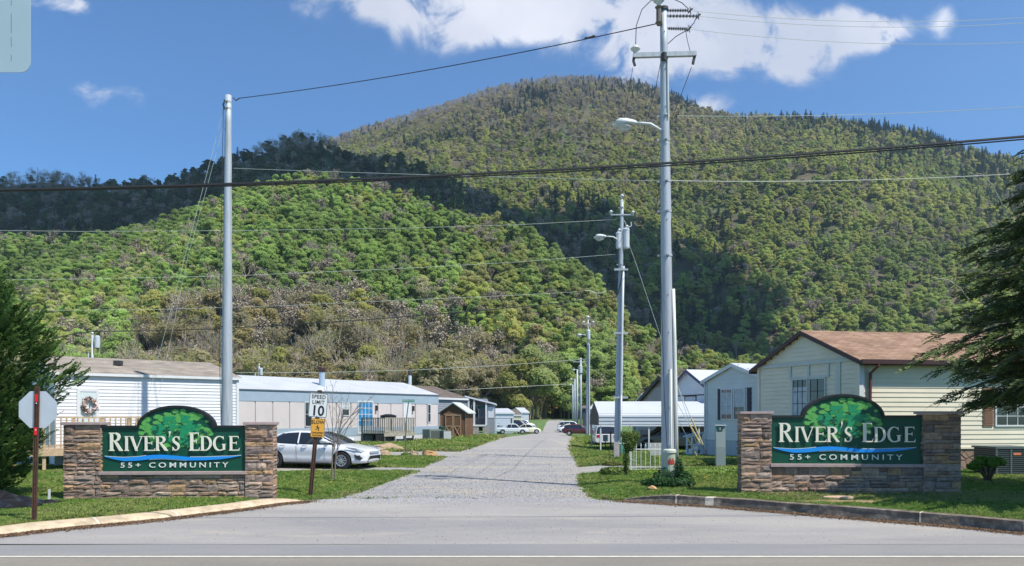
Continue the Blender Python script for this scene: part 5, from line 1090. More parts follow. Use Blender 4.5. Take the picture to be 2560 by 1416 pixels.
for i, (a, b2, lb) in enumerate((((1693,965),(1757,1112),'upper pale guy guard crossing the right end of the metal carport'), ((1690,1003),(1750,1108),'middle yellowish guy guard by the white house steps'), ((1690,1040),(1742,1140),'lower pale guy guard reaching the ground by the steps'))):
    q = MB(); A_, B_ = P(*a, 31.+.2*i), P(*b2, 31.5+.2*i); mid = A_.lerp(B_, .55); q.tube([A_, mid], .014, 5); o = q.build('guy_wire', m_condp); put(o, lb, 'guy wire', 'guy wires')
    q = MB(); q.tube([mid, B_], .030, 7); q.build('guard_sleeve', m_guard, o); q = MB(); q.tube([B_, B_+(B_-A_).normalized()*.45], .012, 5); q.build('anchor_rod', m_rust, o)
for i, (a, b2, lb) in enumerate((((1668,1196),(1678,1238),'left short pale cable at the foot of the tallest pole'), ((1683,1185),(1685,1239),'right short pale cable at the foot of the tallest pole'))):
    q = MB(); g_ = G(b2[0], b2[1], .15); q.tube([P(*a, 20.3), P(a[0]+1, (a[1]+b2[1])/2, 19.6), g_], .014, 5); put(q.build('anchor_cable', m_condp), lb, 'cable')
# ================================================================ HOMES
def siding(col, var=.05): return mat('siding_%02x%02x%02x' % tuple(int(min(1, c)*255) for c in col), col, .55, var, 2., spec=.3)
m_glass = bpy.data.materials.new('window_glass'); m_glass.use_nodes = True
_b = m_glass.node_tree.nodes['Principled BSDF']; _b.inputs['Base Color'].default_value = (.035,.045,.05,1); _b.inputs['Roughness'].default_value = .05; _b.inputs['Specular IOR Level'].default_value = .9
m_trim = mat('white_trim', (.68,.69,.68), .5, .04, 3.); m_curt = mat('pale_curtain', (.50,.53,.55), .9, .15, 6.); m_dtrim = mat('brown_trim', (.055,.022,.018), .5)
def shingle_mat(name, c1, c2, s=1.):
    m = bpy.data.materials.new(name); m.use_nodes = True; nt = m.node_tree; N = nt.nodes; L = nt.links; b = N['Principled BSDF']; b.inputs['Roughness'].default_value = .95; b.inputs['Specular IOR Level'].default_value = .2
    tc = N.new('ShaderNodeTexCoord'); mp = N.new('ShaderNodeMapping'); L.new(tc.outputs['UV'], mp.inputs[0]); br = N.new('ShaderNodeTexBrick'); br.offset = .5; br.inputs['Scale'].default_value = 1/s; br.inputs['Mortar Size'].default_value = .008; br.inputs['Brick Width'].default_value = .30; br.inputs['Row Height'].default_value = .14
    br.inputs['Color1'].default_value = (*c1,1); br.inputs['Color2'].default_value = (*c2,1); br.inputs['Mortar'].default_value = (*[c*.55 for c in c1],1); br.inputs['Bias'].default_value = -.1; L.new(mp.outputs[0], br.inputs[0])
    nz = N.new('ShaderNodeTexNoise'); nz.inputs['Scale'].default_value = 1.3; nz.inputs['Detail'].default_value = 6; L.new(tc.outputs['Object'], nz.inputs[0]); mr = N.new('ShaderNodeMapRange'); mr.inputs[1].default_value = .3; mr.inputs[2].default_value = .7; mr.inputs[3].default_value = .75; mr.inputs[4].default_value = 1.25; L.new(nz.outputs[0], mr.inputs[0])
    hs = N.new('ShaderNodeHueSaturation'); L.new(br.outputs[0], hs.inputs['Color']); L.new(mr.outputs[0], hs.inputs['Value']); L.new(hs.outputs[0], b.inputs['Base Color']); return m
m_rsh = shingle_mat('tan_red_shingles', (.27,.165,.11), (.37,.245,.175)); m_gsh = shingle_mat('brown_grey_shingles', (.29,.245,.20), (.38,.33,.275)); m_dsh = shingle_mat('dark_brown_shingles', (.15,.12,.10), (.20,.165,.14))
m_metalw = mat('white_metal_roof', (.58,.59,.62), .35, .07, .8, spec=.5); m_metalb = mat('pale_metal_roof', (.58,.60,.62), .4, .05, .6)
def uvroof(o):
    me = o.data; uv = me.uv_layers.new(name='UVMap')
    for p in me.polygons:
        n = p.normal; ax = Vector((0,0,1)).cross(n); ax = ax.normalized() if ax.length > .05 else Vector((1,0,0)); up = n.cross(ax)
        for li in p.loop_indices: c = me.vertices[me.loops[li].vertex_index].co; uv.data[li].uv = (c.dot(ax), c.dot(up))
class House:
    """O: ground corner (a=0,b=0); U: direction of the long side; V: direction of the gable end"""
    def __init__(s, label, O, U, V, L_, Wd, zs, ze, zr, cat='mobile home', name='mobile_home', group=None):
        s.O = Vector((O[0], O[1], 0)); s.z0 = O[2]; s.U = Vector((U[0], U[1], 0)).normalized(); s.V = Vector((V[0], V[1], 0)).normalized(); s.L, s.W, s.zs, s.ze, s.zr = L_, Wd, zs, ze, zr
        s.t = thing(name, label, cat, (O[0], O[1], O[2]), 0, group)
    def p(s, a, b, z): return s.U*a+s.V*b+Vector((0,0,z))
    def slab(s, mb, a0, a1, b0, b1, z0, z1):
        mb.add([s.p(a,b,z) for z in (z0,z1) for a,b in ((a0,b0),(a1,b0),(a1,b1),(a0,b1))], [(3,2,1,0),(4,5,6,7),(0,1,5,4),(1,2,6,5),(2,3,7,6),(3,0,4,7)])
    def core(s, mt):
        mb = MB(); i = .03; s.slab(mb, i, s.L-i, i, s.W-i, -.3, s.ze); mb.add([s.p(i,i,s.ze-.01), s.p(i,s.W-i,s.ze-.01), s.p(i,s.W/2,s.zr-.04), s.p(s.L-i,i,s.ze-.01), s.p(s.L-i,s.W-i,s.ze-.01), s.p(s.L-i,s.W/2,s.zr-.04)], [(0,1,2),(5,4,3),(0,3,4,1),(1,4,5,2),(2,5,3,0)])
        s.wall = mb.build('wall', mt, s.t); return s.wall
    def face(s, side):
        """origin, direction, outward normal of one wall"""
        if side == 'front': return s.p(0,0,0), s.U, -(s.V-s.U*s.V.dot(s.U)).normalized(), s.L
        if side == 'end': return s.p(0,0,0), s.V, -(s.U-s.V*s.U.dot(s.V)).normalized(), s.W
    def boards(s, side, z0, z1, mt, exp=.115, gable=False, vertical=False, a0=0., a1=None, gap=None):
        o, d, n, L_ = s.face(side); a1 = L_ if a1 is None else a1; mb = MB(); up = Vector((0,0,1))
        if vertical:
            k = int((a1-a0)/exp)
            for i in range(k):
                x0, x1 = a0+(a1-a0)*i/k, a0+(a1-a0)*(i+1)/k; q = (x1-x0)*.06
                mb.add([o+d*x0+up*z0, o+d*(x1-q)+up*z0, o+d*(x1-q)+up*z1, o+d*x0+up*z1, o+d*x0+up*z0+n*.018, o+d*(x1-q)+up*z0+n*.012, o+d*(x1-q)+up*z1+n*.012, o+d*x0+up*z1+n*.018], [(4,5,6,7),(0,1,5,4),(1,2,6,5),(3,7,6,2),(0,4,7,3)])
        else:
            z = z0
            while z < z1-.01:
                h = min(exp, z1-z); x0, x1 = a0, a1
                if gable and z >= s.ze-.001:
                    f = (z+h*.4-s.ze)/(s.zr-s.ze); x0, x1 = max(a0, L_/2*f), min(a1, L_-L_/2*f)
                    if x1-x0 < .1: break
                mb.add([o+d*x0+up*z+n*.026, o+d*x1+up*z+n*.026, o+d*x1+up*(z+h)+n*.006, o+d*x0+up*(z+h)+n*.006, o+d*x0+up*z-n*.02, o+d*x1+up*z-n*.02], [(0,1,2,3),(4,5,1,0)])
                z += exp
        return mb.build('siding', mt, s.t)
    def box(s, side, a0, a1, z0, z1, n0, n1, mb):
        o, d, n, L_ = s.face(side); up = Vector((0,0,1)); mb.add([o+d*a+up*z+n*k for k in (n0, n1) for a, z in ((a0,z0),(a1,z0),(a1,z1),(a0,z1))], [(3,2,1,0),(4,5,6,7),(0,1,5,4),(1,2,6,5),(2,3,7,6),(3,0,4,7)])
    def trim(s, side, a0, a1, z0, z1, mt, n0=.0, n1=.04, name='trim_board', par=None): mb = MB(); s.box(side, a0, a1, z0, z1, n0, n1, mb); return mb.build(name, mt, par or s.t)
    def window(s, side, a0, a1, z0, z1, fm=None, w=.05, cols=1, rows=2, curtain=None, glass=None, mw=.02, mm=None):
        fm = fm or m_trim; mb = MB()
        for q in ((a0-w,a1+w,z0-w,z0),(a0-w,a1+w,z1,z1+w),(a0-w,a0,z0,z1),(a1,a1+w,z0,z1)): s.box(side, q[0], q[1], q[2], q[3], .0, .062, mb)
        f = mb.build('window', fm, s.t); g = MB(); s.box(side, a0, a1, z0, z1, .0, .034, g); g.build('pane', glass or m_glass, f)
        mu = MB()
        for i in range(1, cols): x = a0+(a1-a0)*i/cols; s.box(side, x-mw/2, x+mw/2, z0, z1, .034, .047, mu)
        for i in range(1, rows): z = z0+(z1-z0)*i/rows; s.box(side, a0, a1, z-mw/2, z+mw/2, .034, .045, mu)
        if cols > 1 or rows > 1: mu.build('window_bars', mm or fm, f)
        if curtain:
            c = MB()
            for (x0, x1, c0, c1) in curtain: s.box(side, a0+(a1-a0)*x0, a0+(a1-a0)*x1, z0+(z1-z0)*c0, z0+(z1-z0)*c1, .034, .038, c)
            c.build('blind', m_curt, f)
        return f
    def roof(s, mt, ov_e=.30, ov_g=.25, th=.10, fm=None, fh=.16, hip=None, soff=True, ribs=0):
        fm = fm or m_trim; sl = (s.zr-s.ze)/(s.W/2); A0, A1 = -ov_g, s.L+ov_g
        q = lambda a, b: s.p(a, b, s.zr-abs(b-s.W/2)*sl+.02)
        mb = MB(); up = Vector((0,0,th))
        for (b0, b1) in ((-ov_e, s.W/2), (s.W/2, s.W+ov_e)):
            c = [q(A0,b0), q(A1,b0), q(A1,b1), q(A0,b1)]; mb.add(c+[v+up for v in c], [(3,2,1,0),(4,5,6,7),(0,1,5,4),(1,2,6,5),(2,3,7,6),(3,0,4,7)])
        r = mb.build('roof', mt, s.t); uvroof(r); f = MB(); dn = Vector((0,0,-fh+th*.7))
        for b in (-ov_e, s.W+ov_e):
            sg = -1 if b < 0 else 1; c0, c1 = q(A0, b)+Vector((0,0,th*.8)), q(A1, b)+Vector((0,0,th*.8)); e = s.V*sg*.025
            c = [c0+Vector((0,0,-fh)), c1+Vector((0,0,-fh)), c1, c0]; f.add([v+e*.08 for v in c]+[v+e for v in c], [(3,2,1,0),(4,5,6,7),(0,1,5,4),(1,2,6,5),(2,3,7,6),(3,0,4,7)])
        f.build('fascia', fm, s.t); g = MB()
        for a, sg in ((A0, -1), (A1, 1)):
            for (b0, b1) in ((-ov_e, s.W/2), (s.W/2, s.W+ov_e)):
                e = s.U*sg*.025; c0, c1 = q(a,b0)+Vector((0,0,th*.8)), q(a,b1)+Vector((0,0,th*.8)); c = [c0+Vector((0,0,-fh)), c1+Vector((0,0,-fh)), c1, c0]
                g.add([v+e*.08 for v in c]+[v+e for v in c], [(3,2,1,0),(4,5,6,7),(0,1,5,4),(1,2,6,5),(2,3,7,6),(3,0,4,7)])
        g.build('rake_board', fm, s.t)
        if ribs:
            k = MB()
            for (b0, b1) in ((-ov_e, s.W/2), (s.W/2, s.W+ov_e)):
                n = int((A1-A0)/ribs)
                for i in range(n+1): a = A0+(A1-A0)*i/n; c0, c1 = q(a,b0)+Vector((0,0,th+.015)), q(a,b1)+Vector((0,0,th+.015)); k.tube([c0, c1], .018, 4)
            k.build('roof_ribs', mt, r)
        return r
def at(px, Y): return (px-CX)/F*Y
# ---- large tan house on the right
O = (at(2150, 24.4), 24.4, .05); B_ = (at(1896, 29.0), 29.0); V = (B_[0]-O[0], B_[1]-O[1]); Wd = math.hypot(*V); U = (.987, .16)
h = House('large cream sided house with tan shingle roof behind the shaded stone sign', O, U, V, 17., Wd, .80, 3.62, 4.72, 'house', 'house')
m_tan = siding((.75,.68,.53)); h.core(m_tan); h.boards('front', .80, 3.62, m_tan, .150); h.boards('end', .80, 3.62, m_tan, .150); h.boards('end', 3.62, 4.72, m_tan, .150, gable=True)
h.roof(m_rsh, .26, .18, .07, m_dtrim, .14)
h.trim('end', -.0, .14, .8, 3.6, m_tan, .0, .05, 'corner_post'); h.trim('front', -.05, .12, .8, 3.6, m_trim, .0, .05, 'corner_post'); h.trim('end', Wd-.12, Wd, .8, 3.6, m_tan, 0, .05, 'corner_post')
# gable end: white batten frame, paired windows
wA, wB = Wd*.28, Wd*.66
m_gtr = mat('pale_batten', (.55,.57,.52), .6)
for a in (Wd*.27, Wd*.455, Wd*.64): h.trim('end', a-.05, a+.05, 3.20, 3.62, m_gtr, 0, .055, 'batten')
h.trim('end', Wd*.16, Wd*.20, .8, 3.62, m_gtr, 0, .05, 'batten'); h.trim('end', Wd*.27-.05, Wd*.64+.05, 3.14, 3.20, m_gtr, 0, .06, 'batten'); h.trim('end', 0, Wd, 3.60, 3.70, m_gtr, 0, .07, 'batten')
h.window('end', Wd*.30, Wd*.44, 1.45, 3.10, m_gtr, .045, 2, 4, [(0,1,0,.55)], mm=m_black); h.window('end', Wd*.47, Wd*.61, 1.45, 3.10, m_gtr, .045, 3, 4, [(0,1,0,.85)], mm=m_black)
# downspout and gutter on the corner
q = MB(); o_, d_, n_, _L = h.face('front'); c = o_+d_*.42+n_*.32
q.tube([c+Vector((0,0,3.55)), c+Vector((0,0,3.42)), o_+d_*.30+n_*.09+Vector((0,0,3.2)), o_+d_*.28+n_*.09+Vector((0,0,.4))], .052, 6); q.build('downspout', mat('red_brown_metal', (.13,.04,.03), .5), h.t)
q = MB(); h.box('front', -.15, 17.1, 3.48, 3.62, .265, .37, q); q.build('gutter', m_dtrim, h.t)
# stone skirting
m_sk = bpy.data.materials.new('field_stone_skirting'); m_sk.use_nodes = True; nt = m_sk.node_tree; v1 = nt.nodes.new('ShaderNodeTexVoronoi'); v1.feature = 'DISTANCE_TO_EDGE'; v1.inputs['Scale'].default_value = 3.4; v2 = nt.nodes.new('ShaderNodeTexVoronoi'); v2.inputs['Scale'].default_value = 3.4; tcs = nt.nodes.new('ShaderNodeTexCoord')
mps = nt.nodes.new('ShaderNodeMapping'); mps.inputs['Scale'].default_value = (1,.001,1); nt.links.new(tcs.outputs['Object'], mps.inputs[0]); nt.links.new(mps.outputs[0], v1.inputs[0]); nt.links.new(mps.outputs[0], v2.inputs[0])
cr = nt.nodes.new('ShaderNodeMapRange'); cr.inputs[1].default_value = .02; cr.inputs[2].default_value = .05; nt.links.new(v1.outputs['Distance'], cr.inputs[0]); mxs = nt.nodes.new('ShaderNodeMix'); mxs.data_type = 'RGBA'; mxs.inputs[6].default_value = (.10,.065,.045,1); nt.links.new(cr.outputs[0], mxs.inputs[0])
hss = nt.nodes.new('ShaderNodeMix'); hss.data_type = 'RGBA'; hss.inputs[6].default_value = (.24,.15,.11,1); hss.inputs[7].default_value = (.38,.27,.20,1); nt.links.new(v2.outputs['Color'], hss.inputs[0]); nt.links.new(hss.outputs[2], mxs.inputs[7]); nt.links.new(mxs.outputs[2], nt.nodes['Principled BSDF'].inputs['Base Color']); nt.nodes['Principled BSDF'].inputs['Roughness'].default_value = .9
bps = nt.nodes.new('ShaderNodeBump'); bps.inputs['Distance'].default_value = .03; nt.links.new(cr.outputs[0], bps.inputs['Height']); nt.links.new(bps.outputs[0], nt.nodes['Principled BSDF'].inputs['Normal'])
h.trim('front', -.02, 17.02, -.3, .80, m_sk, -.01, .0, 'skirting'); h.trim('end', 0, Wd, -.3, .80, m_sk, -.01, .0, 'skirting'); h.trim('front', -.02, 17.02, .78, .84, m_tan, 0, .04, 'sill_band')
# right window with brown louvred shutter
ax_ = (2518-2150)/F*24.9/.987
q = h.window('front', ax_+.02, ax_+1.2, 1.55, 2.72, m_trim, .05, 3, 4, [(0,1,.5,1)])
mb = MB(); m_shut = mat('brown_shutter', (.28,.15,.09), .6)
h.box('front', ax_-.46, ax_-.10, 1.50, 2.78, 0, .05, mb)
for i in range(22): h.box('front', ax_-.43, ax_-.13, 1.55+i*.055, 1.58+i*.055, .05, .062, mb)
mb.build('shutter', m_shut, h.t)
# ---- air conditioner right of it
a = P(2520, 1160, 22.3); t = thing('air_conditioner', 'black louvred air conditioner beside the cream house at the right edge', 'air conditioner', (at(2540, 22.3), 22.3, .12), R(0)); wa, ha = 1.15, .88
mb = MB(); mb.box(-wa/2+.03, .03, 0, wa/2-.03, wa-.03, ha-.05); core = mb.build('cabinet', mat('ac_black', (.02,.022,.024), .6), t)
mb = MB(); m_acg = mat('ac_grey_green', (.10,.125,.125), .5)
for i in range(13): z = .06+i*.058; mb.box(-wa/2, 0, z, wa/2, .03, z+.02); mb.box(-wa/2, .03, z, -wa/2+.03, wa, z+.02)
mb.build('louvre', m_acg, t); mb = MB(); mb.box(-wa/2-.02, -.02, ha-.06, wa/2+.02, wa+.02, ha); mb.build('top_cover', m_acg, t)
mb = MB()
for x in (-wa/2, -wa/2+.42): mb.box(x-.01, -.01, 0, x+.04, .035, ha-.06)
mb.build('corner_post', m_acg, t); mb = MB(); mb.box(-.08, -.012, ha-.24, .14, -.002, ha-.17); mb.build('badge', mat('orange_badge', (.70,.22,.10), .5), t)
mb = MB(); mb.box(-wa/2-.1, -.1, -.12, wa/2+.1, wa+.1, .0); mb.build('concrete_base', m_kerbL, t)
# ---- grey white home with dark shutters
O = (at(1908, 31.2), 31.2, .02); B_ = (at(1766, 34.2), 34.2); V = (B_[0]-O[0], B_[1]-O[1]); Wd = math.hypot(*V)
h = House('pale grey home with dark shutters between the carport and the cream house', O, (.94,.34), V, 14., Wd, .85, 3.45, 4.05)
m_gr = siding((.64,.67,.65)); h.core(m_gr); h.boards('end', .85, 3.45, m_gr, .20); h.boards('end', 3.45, 4.05, m_gr, .20, gable=True); h.boards('front', .85, 3.45, m_gr, .20); h.boards('end', -.2, .85, mat('ribbed_skirting', (.50,.55,.57), .6), .11, vertical=True)
h.roof(m_metalw, .22, .12, .05, m_trim, .15); h.trim('end', Wd-.08, Wd+.02, .85, 3.5, m_trim, 0, .05, 'corner_post'); h.trim('end', 0, Wd, .83, .88, m_trim, 0, .045, 'sill_band')
w0 = Wd*.20; 
h.window('end', Wd*.30, Wd*.475, 1.75, 3.0, m_trim, .05, 2, 2, [(0,1,.40,1)], mm=m_trim); h.window('end', Wd*.52, Wd*.70, 1.75, 3.0, m_trim, .05, 2, 2, [(0,1,.15,.9)], mm=m_trim)
m_dsht = mat('navy_shutter', (.018,.022,.040), .5)
for a in (Wd*.215, Wd*.735):
    mb = MB(); h.box('end', a-.10, a+.13, 1.70, 3.05, 0, .05, mb)
    for i in range(18): h.box('end', a-.08, a+.11, 1.74+i*.07, 1.775+i*.07, .05, .06, mb)
    mb.build('shutter', m_dsht, h.t)
q = MB(); o_, d_, n_, _L = h.face('end'); c = o_+d_*(Wd+.02)+n_*.12; q.tube([c+Vector((0,0,3.45)), c+Vector((0,0,3.3)), c-n_*.05+Vector((0,0,3.2)), c-n_*.05+Vector((0,0,.2))], .04, 5); q.build('downspout', m_gr, h.t)
# white steps at its left side
g = G(1742, 1142); t = thing('porch_steps', 'white porch steps and handrail beside the pale grey home', 'steps', (at(1740, 34.5), 34.5, 0)); S_ = 34.5/F; Ls = lambda px, py, dy=0.: Vector(((px-1740)*S_, dy, EYE+(HY-py)*S_))
mb = MB()
for i in range(4): mb.box(-.35+.22*i, 0, 0, -.10+.22*i+.05, 1.0, .19*(i+1)+.0)
mb.build('treads', m_trim, t)
for dy in (0, 1.0):
    mb = MB(); mb.tube([Ls(1720,1094,dy), Ls(1760,1082,dy)], .035, 4); mb.tube([Ls(1730,1140,dy), Ls(1730,1092,dy)], .05, 4); mb.tube([Ls(1731,1115,dy), Ls(1760,1113,dy)], .03, 4); mb.tube([Ls(1731,1139,dy), Ls(1760,1134,dy)], .04, 4); mb.tube([Ls(1758,1140,dy), Ls(1758,1084,dy)], .04, 4); mb.build('handrail', m_trim, t)
# ---- homes behind: blue trimmed gable and dark sloping roofs
O = (at(1775, 50.), 50., -.2); h = House('white home with navy trimmed gable rising behind the metal carport', O, (.95,.30), (at(1688, 54.)-at(1775, 50.), 4.), 13., 4.9, .8, 3.9, 5.15)
m_w2 = siding((.62,.65,.68)); h.core(m_w2); h.boards('end', .8, 3.9, m_w2, .2); h.boards('end', 3.9, 5.1, m_w2, .2, gable=True); h.roof(m_metalw, .35, .25, .08, mat('navy_trim', (.05,.055,.13), .5), .20); h.window('end', 1.6, 2.9, 2.6, 3.4, m_black, .06, 1, 1, [(0,1,0,1)])
h.trim('end', 0, 4.9, 3.45, 3.52, m_black, 0, .05, 'trim_board')
O = (at(1720, 60.), 60., -.2); h = House('low home with dark sloping roof behind the carport, left of the tallest pole', O, (.9,.42), (at(1592, 72.)-at(1720, 60.), 12.), 12., 11.5, .8, 3.3, 5.4)
h.core(siding((.30,.27,.24))); h.roof(m_dsh, .5, .3, .14, mat('dark_fascia', (.05,.05,.06), .6), .35); h.boards('end', .8, 3.3, siding((.42,.40,.37)), .2); h.boards('end', 3.3, 4.6, siding((.42,.40,.37)), .2, gable=True)
O = (at(1640, 75.), 75., -.5); h = House('grey roofed home farthest behind the carport', O, (.85,.5), (at(1568, 90.)-at(1640, 75.), 15.), 12., 12., .8, 3.2, 4.6); h.core(siding((.40,.45,.48))); h.roof(mat('grey_metal_roof', (.35,.40,.43), .5), .3, .3, .1, m_trim, .2)
# ---- metal carport
zc = -.40; t = thing('carport', 'long white metal carport with dark open gable end right of the road', 'carport', (at(1515, 47.5), 47.5, zc), R(0)); Yf, Ybk = 0., 5.6; S_ = 47.5/F; XL, XR = (1497-1515)*S_, (1775-1515)*S_+1.2; ze_ = EYE+(HY-1064)*S_-zc; zr_ = EYE+(HY-1004)*(47.5+2.8)/F-zc
mb = MB(); n = 46
prof = [(-.02, ze_-.0), (.0, ze_+.62), (.45, ze_+.80), (2.8, zr_), (5.2, ze_+.80), (5.6, ze_+.62), (5.62, ze_)]
for (y0, z0), (y1, z1) in zip(prof[:-1], prof[1:]):
    mb.add([(XL,y0,z0),(XR,y0,z0),(XR,y1,z1),(XL,y1,z1),(XL,y0,z0-.03),(XR,y0,z0-.03),(XR,y1,z1-.03),(XL,y1,z1-.03)], [(0,1,2,3),(7,6,5,4),(0,4,5,1),(1,5,6,2),(2,6,7,3),(3,7,4,0)])
rf = mb.build('roof', m_metalb, t); mb = MB()
for (y, z) in ((-.03, ze_+.10), (-.025, ze_+.30), (-.02, ze_+.52), (.25, ze_+.73)): mb.tube([(XL,y,z),(XR,y,z)], .020, 4)
mb.build('roof_ribs', mat('rib_grey', (.42,.46,.50), .5), rf); mb = MB(); mb.box(XL, -.06, ze_-.05, XR, .0, ze_+.03); mb.build('edge_trim', m_trim, t)
for x in (XL+.12, XL+3.1, XL+6.2, XR-.2):
    for y in (.05, 5.5): mb = MB(); mb.box(x-.04, y-.04, -.3, x+.04, y+.04, ze_+.3); mb.build('post', m_trim, t)
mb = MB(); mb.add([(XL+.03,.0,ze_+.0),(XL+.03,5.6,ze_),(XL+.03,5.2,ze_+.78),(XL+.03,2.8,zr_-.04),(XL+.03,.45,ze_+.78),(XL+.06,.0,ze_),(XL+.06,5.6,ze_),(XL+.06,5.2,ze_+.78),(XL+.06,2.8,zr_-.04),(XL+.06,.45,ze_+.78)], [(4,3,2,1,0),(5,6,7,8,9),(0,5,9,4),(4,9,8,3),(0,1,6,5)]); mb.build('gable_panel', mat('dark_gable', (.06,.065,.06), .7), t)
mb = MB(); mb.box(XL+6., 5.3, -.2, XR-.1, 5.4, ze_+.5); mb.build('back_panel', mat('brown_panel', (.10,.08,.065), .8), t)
# ---- left: white home with brown roof, door and wreath
O = (at(196-60, 27.4), 27.4, 0); E_ = (at(596, 31.6), 31.6); U = (E_[0]-O[0], E_[1]-O[1]); Ln = math.hypot(*U); Un = (U[0]/Ln, U[1]/Ln)
h = House('white sided home with brown roof and wreathed door behind the left stone sign', O, Un, (-Un[1], Un[0]), Ln, 7.6, .75, 3.42, 4.22)
m_ws = siding((.72,.72,.72)); h.core(m_ws); h.boards('front', .75, 3.42, m_ws, .125); h.roof(m_gsh, .10, .12, .05, m_trim, .10); h.trim('front', Ln-.10, Ln+.0, .7, 3.5, m_trim, 0, .06, 'corner_post'); h.boards('front', -.2, .74, mat('ribbed_skirting_white', (.68,.70,.72), .6), .12, vertical=True)
o_, d_, n_, _L = h.face('front'); dx = lambda px: ((px-CX)/F*O[1]-O[0])/(Un[0]-(px-CX)/F*Un[1])
a0, a1 = dx(199), dx(240); mb = MB(); h.box('front', a0, a1, .75, 2.78, 0, .035, mb); d = mb.build('door', mat('pale_green_door', (.60,.68,.66), .5), h.t)
mb = MB()
for q_ in ((a0-.09,a0,.75,2.78),(a1,a1+.09,.75,2.78),(a0-.09,a1+.09,2.78,2.87)): h.box('front', *q_, 0, .05, mb)
mb.build('door_frame', m_trim, d); mb = MB(); c = o_+d_*(a0+.09)+n_*.05+Vector((0,0,1.65)); mb.tube([c, c+n_*.03, c+n_*.03+Vector((0,0,.16)), c+Vector((0,0,.16))], .012, 5); mb.build('handle', m_black, d)
r = random.Random(4); wc = Vector((O[0], O[1], 0))+o_+d_*((a0+a1)/2+.03)+n_*.10+Vector((0,0,2.30)); wt = thing('wreath', 'pink and cream flower wreath hanging on the white home door', 'wreath', wc)
for nm, cl, k_, lo in (('blossoms', (.72,.52,.47), 110, -1), ('twig_ring', (.16,.10,.08), 80, -2)):
    mb = MB()
    for i in range(k_):
        a = r.uniform(0, 6.28); rr = .20+r.gauss(0, .035); p_ = d_*math.cos(a)*rr+Vector((0,0,math.sin(a)*rr*1.15-(.06 if lo == -2 and math.sin(a) < 0 else 0)))+n_*r.uniform(-.02, .05); s_ = r.uniform(.02, .045)
        v = [p_+Vector((r.gauss(0,s_), r.gauss(0,s_), r.gauss(0,s_))) for _ in range(4)]; mb.add(v, [(0,1,2),(0,2,3),(0,3,1),(1,3,2)])
    mb.build(nm, mat('wreath_'+nm, cl, .8, .3, 30.), wt)
mb = MB(); c = h.p(dx(316)*1.06, 1.9, 0); c.z = 3.42+1.9*.80/3.8+.08; mb.box(-.13, -.13, 0, .13, .13, .18, Matrix.Translation(c)); mb.build('roof_vent', m_iron, h.t)
# timber deck in front
t = thing('timber_deck', 'tan timber deck with railings in front of the white home', 'deck', (O[0], O[1], 0)); m_wood = mat('treated_timber', (.50,.36,.22), .8, .2, 6.)
dn = n_; base = o_
def dbox(mb, a0, a1, k0, k1, z0, z1): mb.add([base+d_*a+dn*k+Vector((0,0,z)) for z in (z0,z1) for a,k in ((a0,k0),(a1,k0),(a1,k1),(a0,k1))], [(3,2,1,0),(4,5,6,7),(0,1,5,4),(1,2,6,5),(2,3,7,6),(3,0,4,7)][:6])
aL, aR, kd = dx(60)-.6, dx(345), 2.3
mb = MB(); nb = 16
for i in range(nb): dbox(mb, aL, aR, .08+kd*i/nb, .08+kd*(i+.93)/nb, .74, .78)
mb.build('deck_boards', m_wood, t); mb = MB(); zt = 1.82
dbox(mb, aL, aR, kd+.0, kd+.09, zt, zt+.05); dbox(mb, aL, aR, kd+.02, kd+.06, .88, .94); n = int((aR-aL)/.16)
for i in range(n): a = aL+(aR-aL)*i/n; dbox(mb, a, a+.04, kd+.06, kd+.10, .78, zt)
for i in range(9): k = .1+i*.25; dbox(mb, aR-.04, aR, k, k+.04, .78, zt)
dbox(mb, aR-.06, aR+.02, .08, kd, zt, zt+.045); mb.build('railing', m_wood, t); mb = MB()
for i in range(6): a = aL+(aR-aL)*i/5-.05; dbox(mb, a, a+.1, kd-.02, kd+.08, -.3, zt)
mb.build('deck_posts', m_wood, t); mb = MB(); dbox(mb, aL, aR, kd+.10, kd+.14, .58, .78); mb.build('rim_board', m_wood, t)
# ---- long pinkish home with blue bands
O = (at(585, 45.)-2.1, 45.-2.8, 0); E_ = (at(1096, 58.6), 58.6); U = (E_[0]-O[0], E_[1]-O[1]); Ln = math.hypot(*U); Un = (U[0]/Ln, U[1]/Ln)
h = House('long low pinkish grey home with blue bands, white metal roof and two flues', O, Un, (-Un[1], Un[0]), Ln, 7.6, .55, 3.45, 4.45)
m_pk = mat('pink_grey_panel', (.62,.55,.52), .6, .04, 1.5); m_bb = mat('blue_grey_band', (.33,.41,.47), .55, .05, 2.); h.core(m_pk); h.roof(m_metalw, .06, .04, .05, mat('roof_edge_dark', (.12,.14,.15), .5), .07)
h.boards('front', 1.12, 2.78, m_pk, 1.2, vertical=True); h.trim('front', 0, Ln, 2.78, 3.45, m_bb, 0, .035, 'upper_band'); h.trim('front', 0, Ln, .55, 1.12, m_bb, 0, .035, 'lower_band'); h.boards('front', -.2, .55, mat('ribbed_skirting_white', (.68,.70,.72), .6), .10, vertical=True)
o_, d_, n_, _L = h.face('front'); dx2 = lambda px: ((px-CX)/F*O[1]-O[0])/(Un[0]-(px-CX)/F*Un[1])
hz = lambda px, py: EYE+(HY-py)/F*(O[1]+Un[1]*dx2(px))
h.window('front', dx2(762), dx2(778), 1.25, 2.75, m_trim, .04, 1, 2); h.window('front', dx2(855), dx2(871), 1.95, 2.72, m_trim, .05, 1, 2, [(0,1,.5,1)])
m_blueg = mat('blue_curtain_glass', (.04,.22,.42), .15, .5, 5., spec=.8)
h.window('front', dx2(895), dx2(930), .75, 2.85, m_trim, .07, 4, 5, None, m_blueg, mw=.035); h.window('front', dx2(1069), dx2(1075), 1.45, 2.72, m_trim, .05, 1, 2)
